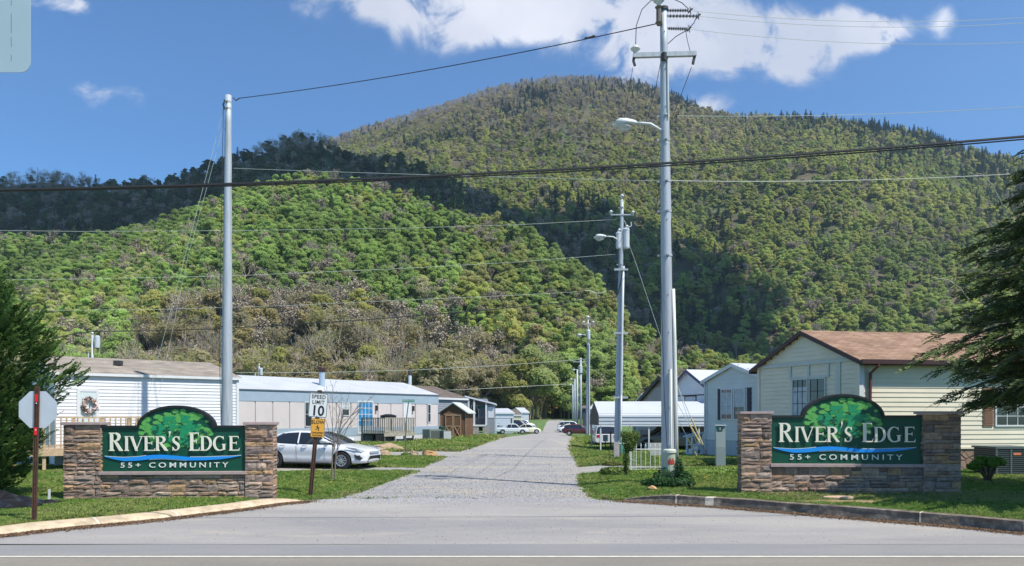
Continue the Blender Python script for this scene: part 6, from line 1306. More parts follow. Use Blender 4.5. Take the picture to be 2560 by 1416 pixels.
h.trim('front', dx2(1007), dx2(1026), .75, 2.78, m_trim, .03, .07, 'door')
for px in (939, 1031): mb = MB(); a = dx2(px); h.box('front', a-.06, a+.06, 2.25, 2.62, .03, .18, mb); mb.build('wall_lamp', m_iron, h.t)
for (px, pt, pb, w_, lb, bb, Bk) in ((805, 918, 970, 7.5, 1, 1, 1.5), (1025, 928, 962, 4.2, 1, 1, 3.4)):
    a = dx2(px)+(Bk*.9); Yh = (O[1]+Un[1]*a+Un[0]*Bk); S_ = Yh/F; X_ = at(px, Yh); zb, ztp = EYE+(HY-pb)*S_-.2, EYE+(HY-pt)*S_
    mb = MB(); rr = w_*S_; mb.lathe([(rr, zb-.3), (rr, ztp-.35), (rr*.9, ztp-.35)], (X_-O[0], Yh-O[1], 0), 12); fl = mb.build('flue', m_tank if px > 900 else mat('flue_blue_grey', (.36,.45,.52), .5), h.t); mb = MB(); mb.lathe([(rr*1.15, ztp-.34), (rr*1.35, ztp-.08), (rr*1.2, ztp)], (X_-O[0], Yh-O[1], 0), 12); mb.build('flue_cap', m_dtrim if px < 900 else m_iron, fl)
# its old grey deck, heat pump, bins
gX = lambda px, off: Vector((O[0], O[1], 0))+o_+d_*dx2(px)+n_*off
t = thing('porch_deck', 'weathered grey timber deck by the blue glass door of the long home', 'deck', gX(903, 0)); m_old = mat('weathered_timber', (.36,.33,.26), .9, .25, 6.); m_oldd = mat('dark_old_timber', (.12,.105,.085), .95, .3, 6.)
def lb(mb, a0, a1, k0, k1, z0, z1): mb.add([d_*a+n_*k+Vector((0,0,z)) for z in (z0,z1) for a,k in ((a0,k0),(a1,k0),(a1,k1),(a0,k1))], [(3,2,1,0),(4,5,6,7),(0,1,5,4),(1,2,6,5),(2,3,7,6),(3,0,4,7)])
aW = dx2(992)-dx2(903)-.55; mb = MB(); lb(mb, 0, aW, .05, 2.3, .68, .76); lb(mb, -.05, aW+.05, 2.3, 2.34, .52, .76); lb(mb, aW, aW+.04, .05, 2.3, .52, .76); mb.build('deck_boards', m_old, t)
for (a0, a1, k0, k1) in ((0, aW, 2.26, 2.30), (0,.04,.1,2.3), (aW-.04, aW, .1, 2.3)):
    mb = MB(); lb(mb, a0-.03, a1+.03, k0-.03, k1+.03, 1.72, 1.78); lb(mb, a0, a1, k0, k1, .84, .90); n = int(max(a1-a0, k1-k0)/.17)
    for i in range(n+1):
        f = i/n; aa, kk = (a0+(a1-a0-.04)*f, k0) if a1-a0 > k1-k0 else (a0, k0+(k1-k0-.04)*f); lb(mb, aa, aa+.05, kk, kk+.05, .76, 1.74)
    mb.build('railing', m_old, t)
mb = MB(); rr_ = random.Random(8)
for a in (0, aW*.33, aW*.66, aW-.1):
    for k in (.15, 2.2): lb(mb, a, a+.1, k, k+.1, -.3, .70)
mb.build('deck_posts', m_oldd, t); mb = MB(); lb(mb, .05, aW*.30, 1.4, 2.1, -.1, .62); mb.build('stored_boards', m_oldd, t)
for i, (a_, z_) in enumerate(((1.1, .12), (1.9, .15), (2.6, .1))):
    mb = MB(); mb.box(-.28, -.2, 0, .28, .2, .24+.05*i, Matrix.Rotation(.3*i, 4, 'Z')); q = mb.build('stored_box', mat('stored_box_%d' % i, ((.5,.42,.28),(.6,.6,.58),(.35,.2,.12))[i], .8), None); q.location = gX(903, 1.9)+d_*a_+Vector((0,0,.02)); put(q, ('tan','white','brown')[i]+' box stored under the weathered grey deck', 'box', 'things under the old deck')
mb = MB(); mb.tube([(0,0,0), (0,0,.22)], .55, 14); mb.tube([(0,0,.22), (0,0,.30)], [.50,.2], 14); mb.tube([(0,0,-.95), (0,0,0)], .05, 5); q = mb.build('grill', m_black, None); q.location = gX(930, 1.2)+Vector((.3,0,1.72)); put(q, 'black covered round grill standing on the weathered deck', 'grill')
c = gX(1058, .9); t = thing('heat_pump', 'grey heat pump cabinet against the long low home skirting', 'heat pump', c, math.atan2(Un[1], Un[0]))
mb = MB(); mb.box(-.65, -.4, -.05, .55, .35, .92); bevel(mb.build('cabinet', mat('hp_grey', (.17,.21,.18), .6), t), .02); mb = MB()
for i in range(9): mb.box(-.5+i*.1, -.42, .1, -.46+i*.1, -.40, .8)
mb.build('grille', m_iron, t)
c = gX(1077, 1.3); t = thing('condenser_unit', 'smaller grey slatted condenser unit right of the heat pump', 'condenser unit', c, math.atan2(Un[1], Un[0])); mb = MB(); mb.box(-.42, -.4, -.05, .42, .35, .80); mb.build('cabinet', mat('hp_grey', (.17,.21,.18), .6), t); mb = MB()
for i in range(8): mb.box(-.38+i*.1, -.415, .08, -.33+i*.1, -.40, .74)
mb.build('grille', m_trim, t)
# ---- brown shed
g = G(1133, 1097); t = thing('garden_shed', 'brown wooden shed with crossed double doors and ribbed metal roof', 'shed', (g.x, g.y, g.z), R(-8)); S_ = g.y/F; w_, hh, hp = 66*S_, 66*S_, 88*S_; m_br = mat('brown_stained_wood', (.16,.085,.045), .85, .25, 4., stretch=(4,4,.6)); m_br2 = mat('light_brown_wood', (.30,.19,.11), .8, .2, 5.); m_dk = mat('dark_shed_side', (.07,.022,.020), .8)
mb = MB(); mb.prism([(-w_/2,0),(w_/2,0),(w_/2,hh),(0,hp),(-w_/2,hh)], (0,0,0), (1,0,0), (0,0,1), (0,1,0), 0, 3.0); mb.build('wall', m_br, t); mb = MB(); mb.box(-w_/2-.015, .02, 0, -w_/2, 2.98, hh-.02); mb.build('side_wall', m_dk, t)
mb = MB(); ov = .22; sl = (hp-hh)/(w_/2)
for s_ in (-1, 1):
    mb.add([(s_*0, -.2, hp+.08), (s_*(w_/2+ov), -.2, hh-ov*sl+.08), (s_*(w_/2+ov), 3.2, hh-ov*sl+.08), (0, 3.2, hp+.08), (0,-.2,hp+.01), (s_*(w_/2+ov),-.2,hh-ov*sl+.01), (s_*(w_/2+ov),3.2,hh-ov*sl+.01), (0,3.2,hp+.01)], [(0,1,2,3) if s_ < 0 else (3,2,1,0),(4,5,6,7),(0,4,5,1),(1,5,6,2),(2,6,7,3)])
rf = mb.build('roof', mat('pale_green_metal', (.45,.52,.50), .45), t); mb = MB()
for i in range(12):
    y = -.15+i*.29
    for s_ in (-1, 1): mb.tube([(0,y,hp+.10),(s_*(w_/2+ov),y,hh-ov*sl+.10)], .022, 4)
mb.build('roof_ribs', mat('pale_green_metal', (.45,.52,.50), .45), rf); mb = MB(); dz = hh*.90; dw = w_*.62
for s_ in (-1, 1):
    d = MB(); x0, x1 = (0.01, dw/2) if s_ > 0 else (-dw/2, -.01); d.box(x0, -.05, .08, x1, 0, dz); dd = d.build('door', m_br, t); f = MB()
    for q_ in ((x0,.08,x0+.09,dz),(x1-.09,.08,x1,dz),(x0+.09,.08,x1-.09,.17),(x0+.09,dz-.09,x1-.09,dz),(x0+.09,dz*.50,x1-.09,dz*.55)): f.box(q_[0], -.075, q_[1], q_[2], -.05, q_[3])
    for (za, zb, e) in ((.19, dz*.49, -.078), (dz*.49, .19, -.084)): f.tube([((x0+.12), e, za), ((x1-.12), e, zb)], .035, 4)
    f.build('door_brace', mat('pale_brace', (.36,.235,.14), .8, .1, 6.), dd)
mb = MB()
for q_ in ((-w_/2-.02,0,-w_/2+.10,hh),(w_/2-.10,0,w_/2+.02,hh),(-dw/2-.1,dz,dw/2+.1,dz+.1)): mb.box(q_[0], -.03, q_[1], q_[2], 0, q_[3])
mb.build('corner_boards', m_br2, t)
q = MB(); q.lathe([(.26,0),(.30,.95),(.33,.97),(.33,1.05),(.1,1.1)], (0,0,0), 8); q = q.build('waste_bin', mat('bin_green', (.02,.07,.05), .5)); q.location = G(1103, 1101); put(q, 'dark green waste bin between the long home and the shed', 'waste bin')
# ---- grey porch home behind the shed
O = (at(1060, 70.), 70., -.1); E_ = (at(1168, 76.), 76.); U = (E_[0]-O[0], E_[1]-O[1]); Ln = math.hypot(*U); Un = (U[0]/Ln, U[1]/Ln)
h = House('grey home with brown roof and white posted porch beyond the brown shed', O, Un, (-Un[1], Un[0]), Ln, 8., .9, 3.7, 4.9); m_g3 = siding((.26,.28,.31)); h.core(m_g3); h.boards('front', .9, 3.7, m_g3, .2); h.roof(m_dsh, .2, .1, .06, m_trim, .18)
m_bl = mat('pale_roof_trim', (.66,.68,.72), .5)
# porch wing: slopes down to the right
S_ = 77./F; X0, X1 = at(1166, 77.)-O[0], at(1238, 77.)-O[0]; yb = 77.-O[1]; zf = EYE+(HY-0)*0; Z = lambda py: EYE+(HY-py)*S_-O[2]
mb = MB(); mb.add([(X0-.1,yb-1.2,Z(990)),(X1+.05,yb-1.2,Z(1009)),(X1+.05,yb+6,Z(1009)),(X0-.1,yb+6,Z(990)),(X0-.1,yb-1.2,Z(994)),(X1+.05,yb-1.2,Z(1013)),(X1+.05,yb+6,Z(1013)),(X0-.1,yb+6,Z(994))], [(0,1,2,3),(7,6,5,4),(0,4,5,1),(1,5,6,2),(3,2,6,7),(0,3,7,4)]); mb.build('porch_roof', m_bl, h.t)
mb = MB(); mb.box(X0+.05, yb+.4, Z(1078), X1-.9, yb+5.8, Z(997)); mb.box(X1-1.0, yb-.9, Z(1082), X1-.1, yb+5.8, Z(1013)); mb.build('wall', m_g3, h.t)
for px in (1172, 1186, 1216): mb = MB(); x = at(px, 76.4)-O[0]; mb.box(x-.09, yb-1.1, Z(1063), x+.09, yb-.95, Z(996+(px-1166)*.26)); mb.build('porch_post', m_trim, h.t)
mb = MB(); mb.box(X0+.2, yb-1.2, Z(1066), X1-.9, yb+.4, Z(1062)); mb.build('porch_floor', m_trim, h.t)
for px in (1190, 1214): mb = MB(); x = at(px, 76.)-O[0]; mb.box(x-.28, yb-1.15, -.3, x+.28, yb-.7, Z(1066)); mb.build('porch_pier', mat('pier_block', (.35,.33,.29), .9, .2, 5.), h.t)
mb = MB(); x = at(1187, 77.)-O[0]; mb.box(x-.42, yb+.34, Z(1049), x+.42, yb+.4, Z(1013)); w = mb.build('window', m_trim, h.t); mb = MB(); mb.box(x-.30, yb+.32, Z(1047), x+.30, yb+.345, Z(1015)); mb.build('pane', m_glass, w)
mb = MB(); x = at(1203, 77.)-O[0]; mb.box(x-.45, yb+.34, Z(1022), x+.45, yb+.39, Z(1015)); mb.build('wall_plaque', mat('teal_plaque', (.08,.28,.26), .5), h.t)
mb = MB()
for i in range(6): a0_ = at(1192+i*4.5, 76.5)-O[0]; mb.tube([(a0_, yb-1.0, Z(1063)), (a0_, yb-1.0, Z(1044))], .025, 4)
mb.tube([(at(1190,76.5)-O[0], yb-1.0, Z(1044)), (at(1216,76.5)-O[0], yb-1.0, Z(1044))], .03, 4); mb.build('porch_rail', m_iron, h.t)
for px in (1224, 1231): mb = MB(); x = at(px, 76.)-O[0]; mb.box(x-.14, yb-.93, Z(1045), x+.14, yb-.9, Z(1018)); mb.build('side_panel', m_bl, h.t)
# ---- far homes on the left
for i, (x0, x1, Y, yt, yb_, yr, c, rf_, lb) in enumerate(((1236,1284,108,1031,1086,1021,(.62,.66,.72),m_metalw,'pale grey white home end beyond the porch home'), (1284,1303,116,1036,1078,1024,(.72,.66,.48),m_dsh,'cream end wall with brown roof among the far left homes'), (1303,1322,132,1030,1072,1019,(.66,.68,.68),m_metalw,'farthest white home at the left of the road end'))):
    z0 = float(gz(at(x1, Y), Y)); S_ = Y/F; wdt = (x1-x0)*S_; h = House(lb, (at(x0, Y), Y, z0-.1), (1, .02), (-.25, .97), wdt, 7., .4, EYE+(HY-yt)*S_-z0, EYE+(HY-yr)*(Y+3.5)/F-z0, group=None); ms = siding(c); h.core(ms); h.boards('front', .4, h.ze, ms, .3); h.roof(rf_, .12, .1, .06, m_trim, .2)
    if i == 0: h.trim('front', 0, wdt, h.ze-.75, h.ze-.55, m_bl, 0, .05); h.window('front', wdt*.86, wdt*.93, 1.2, 2.3)
    if i == 1:
        mb = MB(); o_, d_, n_, _q = h.face('front'); mb.add([o_+d_*wdt+Vector((0,0,h.ze-.1)), o_+d_*(wdt+.9)+Vector((0,0,h.ze-.5)), o_+d_*(wdt+.9)+Vector((0,3,h.ze-.5)), o_+d_*wdt+Vector((0,3,h.ze-.1)), o_+d_*wdt+Vector((0,0,h.ze-.2)), o_+d_*(wdt+.9)+Vector((0,0,h.ze-.6)), o_+d_*(wdt+.9)+Vector((0,3,h.ze-.6)), o_+d_*wdt+Vector((0,3,h.ze-.2))], [(0,1,2,3),(7,6,5,4),(0,4,5,1),(1,5,6,2),(3,2,6,7),(0,3,7,4)]); mb.build('awning', m_trim, h.t)
# ---- far home on the right
z0 = float(gz(at(1480, 118), 118)); S_ = 118/F; h = House('far white roofed home behind the third pole on the right', (at(1478, 118), 118, z0), (1,.02), (.2,.97), 24*S_*1.2, 8., .6, EYE+(HY-1022)*S_-z0, EYE+(HY-1012)*S_-z0); h.core(siding((.36,.43,.47))); h.boards('front', .6, h.ze, siding((.36,.43,.47)), .25); h.roof(m_metalw, .3, .2, .08, m_trim, .15); h.window('front', .5, .9, 1., 2.2)
h = House('dark fronted home beyond the right verge poles', (at(1456, 128), 128, float(gz(at(1456, 128), 128))), (1,.02), (.15,.98), 1.6, 8., .4, 3.4, 3.9); h.core(siding((.07,.08,.10))); h.roof(m_dsh, .2, .2, .08, m_iron, .12)
# ================================================================ VEHICLES
m_white = mat('white_car_paint', (.74,.75,.77), .25, .0, spec=.5, coat=.6); m_tyre = mat('tyre_rubber', (.022,.022,.023), .85); m_rim = mat('alloy_rim', (.50,.51,.52), .35, metal=.6); m_cglass = mat('car_glass', (.018,.022,.028), .06, spec=.9)
m_dplas = mat('dark_plastic', (.02,.02,.022), .5); m_tail = mat('tail_lamp_red', (.55,.015,.02), .25); m_head = mat('headlamp_glass', (.50,.52,.54), .12, spec=.9)
def wheel(t, x, y, r_, w_=.21, spokes=5, big=True):
    s = -1 if y < 0 else 1; M_ = Matrix.Rotation(R(90), 4, 'X'); q = MB(); q.lathe([(r_*.60,-w_/2),(r_*.93,-w_/2),(r_,-w_/2+.035),(r_,w_/2-.035),(r_*.93,w_/2),(r_*.60,w_/2)], (x,y,r_), 26 if big else 12, M_); wt = q.build('wheel', m_tyre, t, smooth=False)
    f = y+s*(w_/2+.006); q = MB()
    if not big: q.lathe([(r_*.62,-.01),(r_*.62,.015),(r_*.2,.03)], (x,f,r_), 12, Matrix.Rotation(R(-90*s), 4, 'X')); q.build('rim', m_rim, wt); return wt
    d = MB(); d.lathe([(r_*.60,-.01),(r_*.60,.0)], (x,f-s*.002,r_), 24, Matrix.Rotation(R(-90*s), 4, 'X')); d.build('brake_disc', m_dplas, wt)
    n = 28
    for k in range(n):
        a0, a1 = 6.2832*k/n, 6.2832*(k+1)/n; q.add([(x+c*math.cos(a), f+s*e, r_+c*math.sin(a)) for c, e in ((r_*.56,.0),(r_*.66,.012)) for a in (a0, a1)], [(0,1,3,2)])
    for k in range(spokes):
        a = 6.2832*k/spokes+.3; u = Vector((math.cos(a),0,math.sin(a))); v = Vector((-math.sin(a),0,math.cos(a))); c = Vector((x,f,r_)); o = Vector((0,s,0))
        for (w0, w1, sh) in ((.040,.030,-.030),(.040,.030,.034)): q.add([c+u*r_*.12+v*(sh*.6-w0/2)+o*.022, c+u*r_*.12+v*(sh*.6+w0/2)+o*.022, c+u*r_*.60+v*(sh*1.5+w1/2)+o*.010, c+u*r_*.60+v*(sh*1.5-w1/2)+o*.010, c+u*r_*.12+v*(sh*.6-w0/2)-o*.01, c+u*r_*.60+v*(sh*1.5-w1/2)-o*.01], [(0,1,2,3),(0,3,5,4)])
    q.lathe([(r_*.15,-.005),(r_*.15,.022),(r_*.05,.03)], (x,f,r_), 12, Matrix.Rotation(R(-90*s), 4, 'X')); q.build('rim', m_rim, wt); return wt
def loft(rings, cap=True):
    n = len(rings[0]); mb = MB(); mb.add([p for r_ in rings for p in r_], [(i*n+j, (i+1)*n+j, (i+1)*n+(j+1) % n, i*n+(j+1) % n) for i in range(len(rings)-1) for j in range(n)]+([tuple(range(n)), tuple((len(rings)-1)*n+j for j in range(n))[::-1]] if cap else [])); return mb
def car(label, loc, rz, ST, CB, wx, wr, wy, paint, group, big=True, cat='car', name='parked_car', bed=None, tail=None, glass_rows=(.10,.86)):
    """ST: body stations (x, z bottom, z belt, half width, crown); CB: cabin stations (x, z base, z top, half width base, half width top)"""
    t = thing(name, label, cat, loc, rz, group); rings = []
    for (x, zb, zt, hw, cr) in ST:
        H_ = zt-zb; half = [(.0,zb),(hw*.80,zb),(hw*.95,zb+.10*H_),(hw*.985,zb+.28*H_),(hw*.965,zb+.40*H_),(hw,zb+.62*H_),(hw*.985,zb+.80*H_),(hw*.93,zb+.95*H_),(hw*.80,zt+cr*.35),(hw*.45,zt+cr*.85),(0,zt+cr)]
        rings.append([(x, y, z) for y, z in half]+[(x, -y, z) for y, z in half[-2:0:-1]])
    mb = loft(rings); o = mb.build('body', paint, t, smooth=True); bm = bmesh.new(); bm.from_mesh(o.data); bmesh.ops.recalc_face_normals(bm, faces=bm.faces[:]); bm.to_mesh(o.data); bm.free()
    if big:
        s = o.modifiers.new('smooth', 'SUBSURF'); s.levels = s.render_levels = 2
    # wheel housings cut out of the body
    cut = MB()
    for x in wx:
        for y in (-1, 1): cut.lathe([(wr*1.17,-.16),(wr*1.17,.26)], (x, y*(wy+.02), wr*1.02), 24, Matrix.Rotation(R(-90*y), 4, 'X'))
    cm = bpy.data.meshes.new('cut'); cm.from_pydata(cut.v, [], cut.f); cm.materials.append(m_dplas); bm = bmesh.new(); bm.from_mesh(cm); bmesh.ops.recalc_face_normals(bm, faces=bm.faces[:]); bm.to_mesh(cm); bm.free(); co = bpy.data.objects.new('cut', cm); COL.objects.link(co)
    o.data.materials.append(m_dplas); b = o.modifiers.new('arches', 'BOOLEAN'); b.operation = 'DIFFERENCE'; b.object = co; b.solver = 'EXACT'; b.material_mode = 'TRANSFER'
    bpy.context.view_layer.update(); dg = bpy.context.evaluated_depsgraph_get(); co.parent = t; bpy.context.view_layer.update(); dg.update(); nm = bpy.data.meshes.new_from_object(o.evaluated_get(dg)); o.modifiers.clear(); o.data = nm; bpy.data.objects.remove(co)
    for p in nm.polygons: p.use_smooth = True
    try: nm.set_sharp_from_angle(angle=R(38))
    except Exception: pass
    # cabin: glass shell, painted roof and pillars
    rings = []; K = (0, .12, .5, .88, 1.)
    for (x, zb, zt, hb, ht) in CB:
        half = [(hb+(ht-hb)*k*(1-.15*(1-k)), zb+(zt-zb)*k*.97) for k in K]+[(ht*.86, zt-.012),(ht*.5, zt+.012),(0, zt+.02)]; rings.append([(x, y, z) for y, z in half]+[(x, -y, z) for y, z in half[-2::-1]])
    n = len(rings[0]); V_ = [p for r_ in rings for p in r_]; gf, rf = [], []; top0, top1 = CB[0], CB[-1]; zmax = max(c[2] for c in CB)
    for i in range(len(rings)-1):
        for j in range(n-1):
            f = (i*n+j, (i+1)*n+j, (i+1)*n+j+1, i*n+j+1); sidej = j < 3 or j > n-5; rj = 3 <= j <= n-5+0; steep = min(CB[i][2], CB[i+1][2]) < zmax*.90
            (gf if (sidej and j not in (3, n-5) ) or (rj and steep and 4 <= j <= n-6+1) else rf).append(f)
    for fs, nm_, mt in ((gf, 'windows', m_cglass), (rf, 'roof', paint)):
        q = MB(); q.add(V_, fs); ob = q.build(nm_, mt, t, smooth=True)
    # pillars
    q = MB()
    for (xa, xb) in (bed or []):
        for s in (-1, 1):
            def pt(x, k):
                for c0, c1 in zip(CB[:-1], CB[1:]):
                    if c0[0] <= x <= c1[0]: f = (x-c0[0])/(c1[0]-c0[0]+1e-9); c = [a+(b_-a)*f for a, b_ in zip(c0, c1)]; return Vector((x, s*((c[3]+(c[4]-c[3])*k)*1.0+.008), c[1]+(c[2]-c[1])*k))
                return Vector((x, s*CB[0][3], CB[0][1]))
            q.tube([pt(xa, .0), pt((xa+xb)/2, .5), pt(xb, .97)], .030, 5)
    if bed: q.build('pillars', paint if tail != 'dark' else m_dplas, t)
    for i, x in enumerate(wx):
        for s in (-1, 1): wheel(t, x, s*(wy-.03), wr, .20, 5, big)
    return t
# ---- white sedan beside the left sign; local x runs from nose (0) to tail
SED = [(0.02,.30,.56,.50,.02),(.10,.22,.66,.72,.02),(.30,.19,.74,.83,.03),(.60,.18,.80,.875,.045),(.95,.18,.87,.885,.05),(1.30,.18,.93,.89,.04),(1.8,.18,.955,.89,.02),(2.4,.18,.965,.89,.01),(3.0,.18,.975,.89,.01),(3.5,.18,.99,.885,.02),(3.95,.20,1.01,.87,.04),(4.25,.24,1.02,.83,.045),(4.45,.32,1.00,.74,.03),(4.55,.42,.93,.60,.02)]
CAB = [(1.08,.90,.925,.70,.66),(1.30,.92,1.06,.79,.70),(1.65,.94,1.24,.82,.68),(2.0,.95,1.375,.83,.62),(2.35,.955,1.425,.83,.60),(2.75,.96,1.435,.83,.59),(3.15,.97,1.405,.82,.58),(3.5,.98,1.33,.80,.60),(3.85,.99,1.20,.76,.62),(4.15,1.0,1.07,.70,.62)]
nose = P(938, 1150, 27.6); ang = R(180-14); S_ = 27.6/F
cx_, cy_ = nose.x, 27.6
t = car('white sedan parked on the gravel drive right of the left stone sign', (cx_, cy_, .02), R(180)-R(16), SED, CAB, (.88, 3.58), .325, .80, m_white, 'parked vehicles', bed=[(1.12,2.0),(2.62,2.66),(4.12,3.3)])
t.scale = (1, 1, .94)
for s in (-1, 1):
    q = MB(); q.add([(.10,s*.60,.66),(.14,s*.70,.73),(.34,s*.82,.785),(.72,s*.868,.855),(.70,s*.880,.80),(.36,s*.852,.70),(.16,s*.745,.63)], [tuple(range(7)) if s > 0 else tuple(range(7))[::-1]]); q.build('headlight', m_head, t)
    q = MB(); q.add([(.13,s*.700,.42),(.22,s*.775,.53),(.40,s*.838,.56),(.34,s*.838,.40),(.20,s*.775,.34)], [tuple(range(5)) if s > 0 else tuple(range(5))[::-1]]); q.build('fog_lamp_recess', m_dplas, t)
    q = MB(); q.box(1.38, s*.86-.02, .98, 1.50, s*.86+.02, 1.02); q.tube([(1.36,s*.93,1.00),(1.40,s*.98,1.045),(1.50,s*1.02,1.06),(1.60,s*1.0,1.04),(1.60,s*.95,1.0)], [.03,.065,.08,.07,.04], 8); q.build('wing_mirror', m_white, t, smooth=True)
    for x in (2.22, 3.12): q = MB(); q.tube([(x,s*.895,.86),(x+.05,s*.915,.87),(x+.16,s*.915,.875),(x+.20,s*.895,.87)], .018, 6); q.build('door_handle', m_rim, t)
    q = MB()
    for x in (1.52, 2.64, 3.40): q.tube([(x,s*.884,.30),(x+.02,s*.893,.62),(x+.03,s*.880,.90)], .0045, 4)
    q.build('door_seam', m_dplas, t); q = MB(); q.box(1.35, s*.86-.005 if s > 0 else s*.86-.02, .19, 3.15, s*.86+.02 if s > 0 else s*.86+.005, .235); q.build('sill', m_dplas, t)
    q = MB(); q.add([(4.30,s*.815,.93),(4.48,s*.70,.92),(4.50,s*.66,.78),(4.28,s*.835,.80)], [(0,1,2,3)]); q.build('tail_light', m_tail, t)
q = MB(); q.add([(-.012,-.42,.50),(-.012,.42,.50),(.06,.52,.27),(.06,-.52,.27)], [(0,1,2,3)]); q.build('lower_grille', m_dplas, t)
q = MB(); q.add([(.035,-.40,.655),(.035,.40,.655),(.0,.33,.575),(.0,-.33,.575)], [(0,1,2,3)]); q.build('upper_grille', m_rim, t)
# ---- generic shapes for the smaller vehicles
def far_car(label, px, py, Y, rz, kind, paint, sc=1., zoff=0., **k):
    x = at(px, Y); z = float(gz(x, Y))+.02+zoff
    if kind == 'pickup': ST = [(0,.45,.80,.80,.02),(.15,.38,.95,.93,.02),(1.2,.36,1.05,.96,.03),(2.0,.36,1.08,.96,.0),(3.6,.36,1.08,.96,-.0),(3.7,.36,1.12,.96,-.0),(5.3,.38,1.12,.95,0),(5.4,.45,1.10,.92,0)]; CB = [(1.35,1.04,1.10,.84,.78),(2.0,1.05,1.68,.86,.70),(2.3,1.05,1.78,.86,.70),(3.4,1.06,1.76,.86,.70),(3.72,1.06,1.40,.86,.74),(3.80,1.06,1.10,.84,.78)]; wx, wr, wy = (1.0, 4.35), .38, .84; bd = [(1.4,2.1),(2.9,2.85),(3.75,3.5)]
    elif kind == 'suv': ST = [(0,.40,.80,.75,.02),(.12,.32,.95,.90,.02),(1.1,.30,1.05,.95,.03),(1.9,.30,1.08,.95,.0),(3.6,.30,1.10,.95,.0),(4.5,.34,1.10,.93,.0),(4.72,.42,1.02,.86,.0)]; CB = [(1.15,1.02,1.08,.84,.76),(1.75,1.04,1.60,.87,.70),(2.1,1.05,1.74,.87,.70),(3.6,1.06,1.74,.87,.70),(4.3,1.07,1.62,.86,.70),(4.62,1.07,1.12,.82,.74)]; wx, wr, wy = (.95, 3.75), .37, .84; bd = [(1.2,1.9),(2.75,2.7),(3.7,3.65),(4.6,4.3)]
    elif kind == 'van': ST = [(0,.40,.85,.85,.02),(.12,.32,1.0,.97,.02),(.9,.30,1.10,1.0,.03),(1.5,.30,1.15,1.0,.0),(4.9,.30,1.15,1.0,.0),(5.2,.38,1.12,.97,.0)]; CB = [(.75,1.05,1.10,.90,.80),(1.6,1.08,1.85,.94,.78),(2.0,1.08,1.98,.94,.78),(4.7,1.08,1.98,.94,.80),(5.1,1.08,1.8,.93,.80),(5.18,1.08,1.15,.92,.86)]; wx, wr, wy = (.95, 4.1), .37, .90; bd = [(.8,1.7),(2.5,2.5),(3.7,3.7),(5.1,4.9)]
    else: ST = [(0,.28,.50,.45,.02),(.15,.22,.66,.68,.04),(.55,.20,.80,.80,.10),(1.1,.20,.92,.84,.08),(2.2,.20,.95,.85,.0),(3.3,.20,.92,.82,.06),(3.85,.22,.74,.70,.08),(4.08,.30,.52,.45,.02)]; CB = [(1.05,.92,.98,.64,.56),(1.4,.94,1.30,.70,.52),(1.9,.95,1.48,.72,.50),(2.5,.95,1.47,.72,.50),(3.1,.93,1.25,.68,.50),(3.5,.90,.98,.60,.50)]; wx, wr, wy = (.75, 3.25), .33, .74; bd = [(1.1,1.6),(2.35,2.4),(3.45,2.9)]
    ST = [tuple(c for c in q) for q in ST]; t = car(label, (x, Y, z), rz, ST, CB, wx, wr, wy, paint, 'parked vehicles', big=False, bed=bd); t.scale = (sc, sc, sc); L_ = ST[-1][0]
    for s in (-1, 1):
        q = MB(); q.box(L_-.12, s*(ST[-1][3]-.20)-.10, .80*ST[-1][2], L_+.03, s*(ST[-1][3]-.20)+.10, .98*ST[-1][2]); q.build('tail_light', m_tail, t); q = MB(); q.box(-.03, s*(ST[0][3]-.12)-.14, .80*ST[0][2], .10, s*(ST[0][3]-.12)+.10, 1.0*ST[0][2]); q.build('headlight', m_head, t)
    return t
m_navy = mat('dark_navy_paint', (.012,.014,.03), .25, coat=.6); m_cream_p = mat('cream_car_paint', (.74,.72,.52), .3, coat=.5); m_bluep = mat('light_blue_paint', (.20,.30,.55), .3, coat=.5); m_bronze = mat('bronze_brown_paint', (.20,.17,.13), .35, coat=.4); m_maroon = mat('maroon_paint', (.10,.02,.02), .3, coat=.5)
far_car('white pickup truck parked behind the small yellow sign at the far bend', 1321, 1084, 104, R(180), 'pickup', m_white, .80)
far_car('dark navy wagon parked behind the white pickup', 1337, 1080, 110, R(180), 'suv', m_navy, 1.08)
far_car('cream rounded little car at the end of the far left row', 1352, 1081, 107, R(186), 'beetle', m_cream_p, .92)
far_car('light blue car behind the cream rounded car', 1338, 1074, 122, R(184), 'suv', m_bluep, .82)
far_car('white car farthest back in the far left row', 1338, 1066, 130, R(184), 'sedan', m_white, 1.0)
far_car('white wagon parked between the far right poles', 1462, 1063, 120, R(180), 'suv', m_white, .9)
far_car('white car standing tail out left of the third pole', 1447, 1064, 116, R(200), 'sedan', m_white, .85)
far_car('dark maroon car partly hidden right of the third pole', 1484, 1078, 96, R(170), 'suv', m_maroon, .80)
t = far_car('white hatchback seen from behind, parked beneath the open left end of the carport', 1518, 1108, 46.0, R(-28), 'suv', m_white, .95, -.03); t.location = (at(1524, 57.), 61.3, t.location.z); t.rotation_euler.z = R(-93)
t = far_car('long bronze brown pickup in shade beneath the white carport', 1604, 1130, 49.0, R(0), 'pickup', m_bronze, 1.06, 0.); t.location.y = 49.2; t.location.x = at(1572, 49.2); 
q = MB()
for z in (.62, .48): q.box(.7, -.985, z, 4.9, -.965, z+.03)
q.build('side_stripe', mat('tan_stripe', (.40,.30,.18), .5), t)
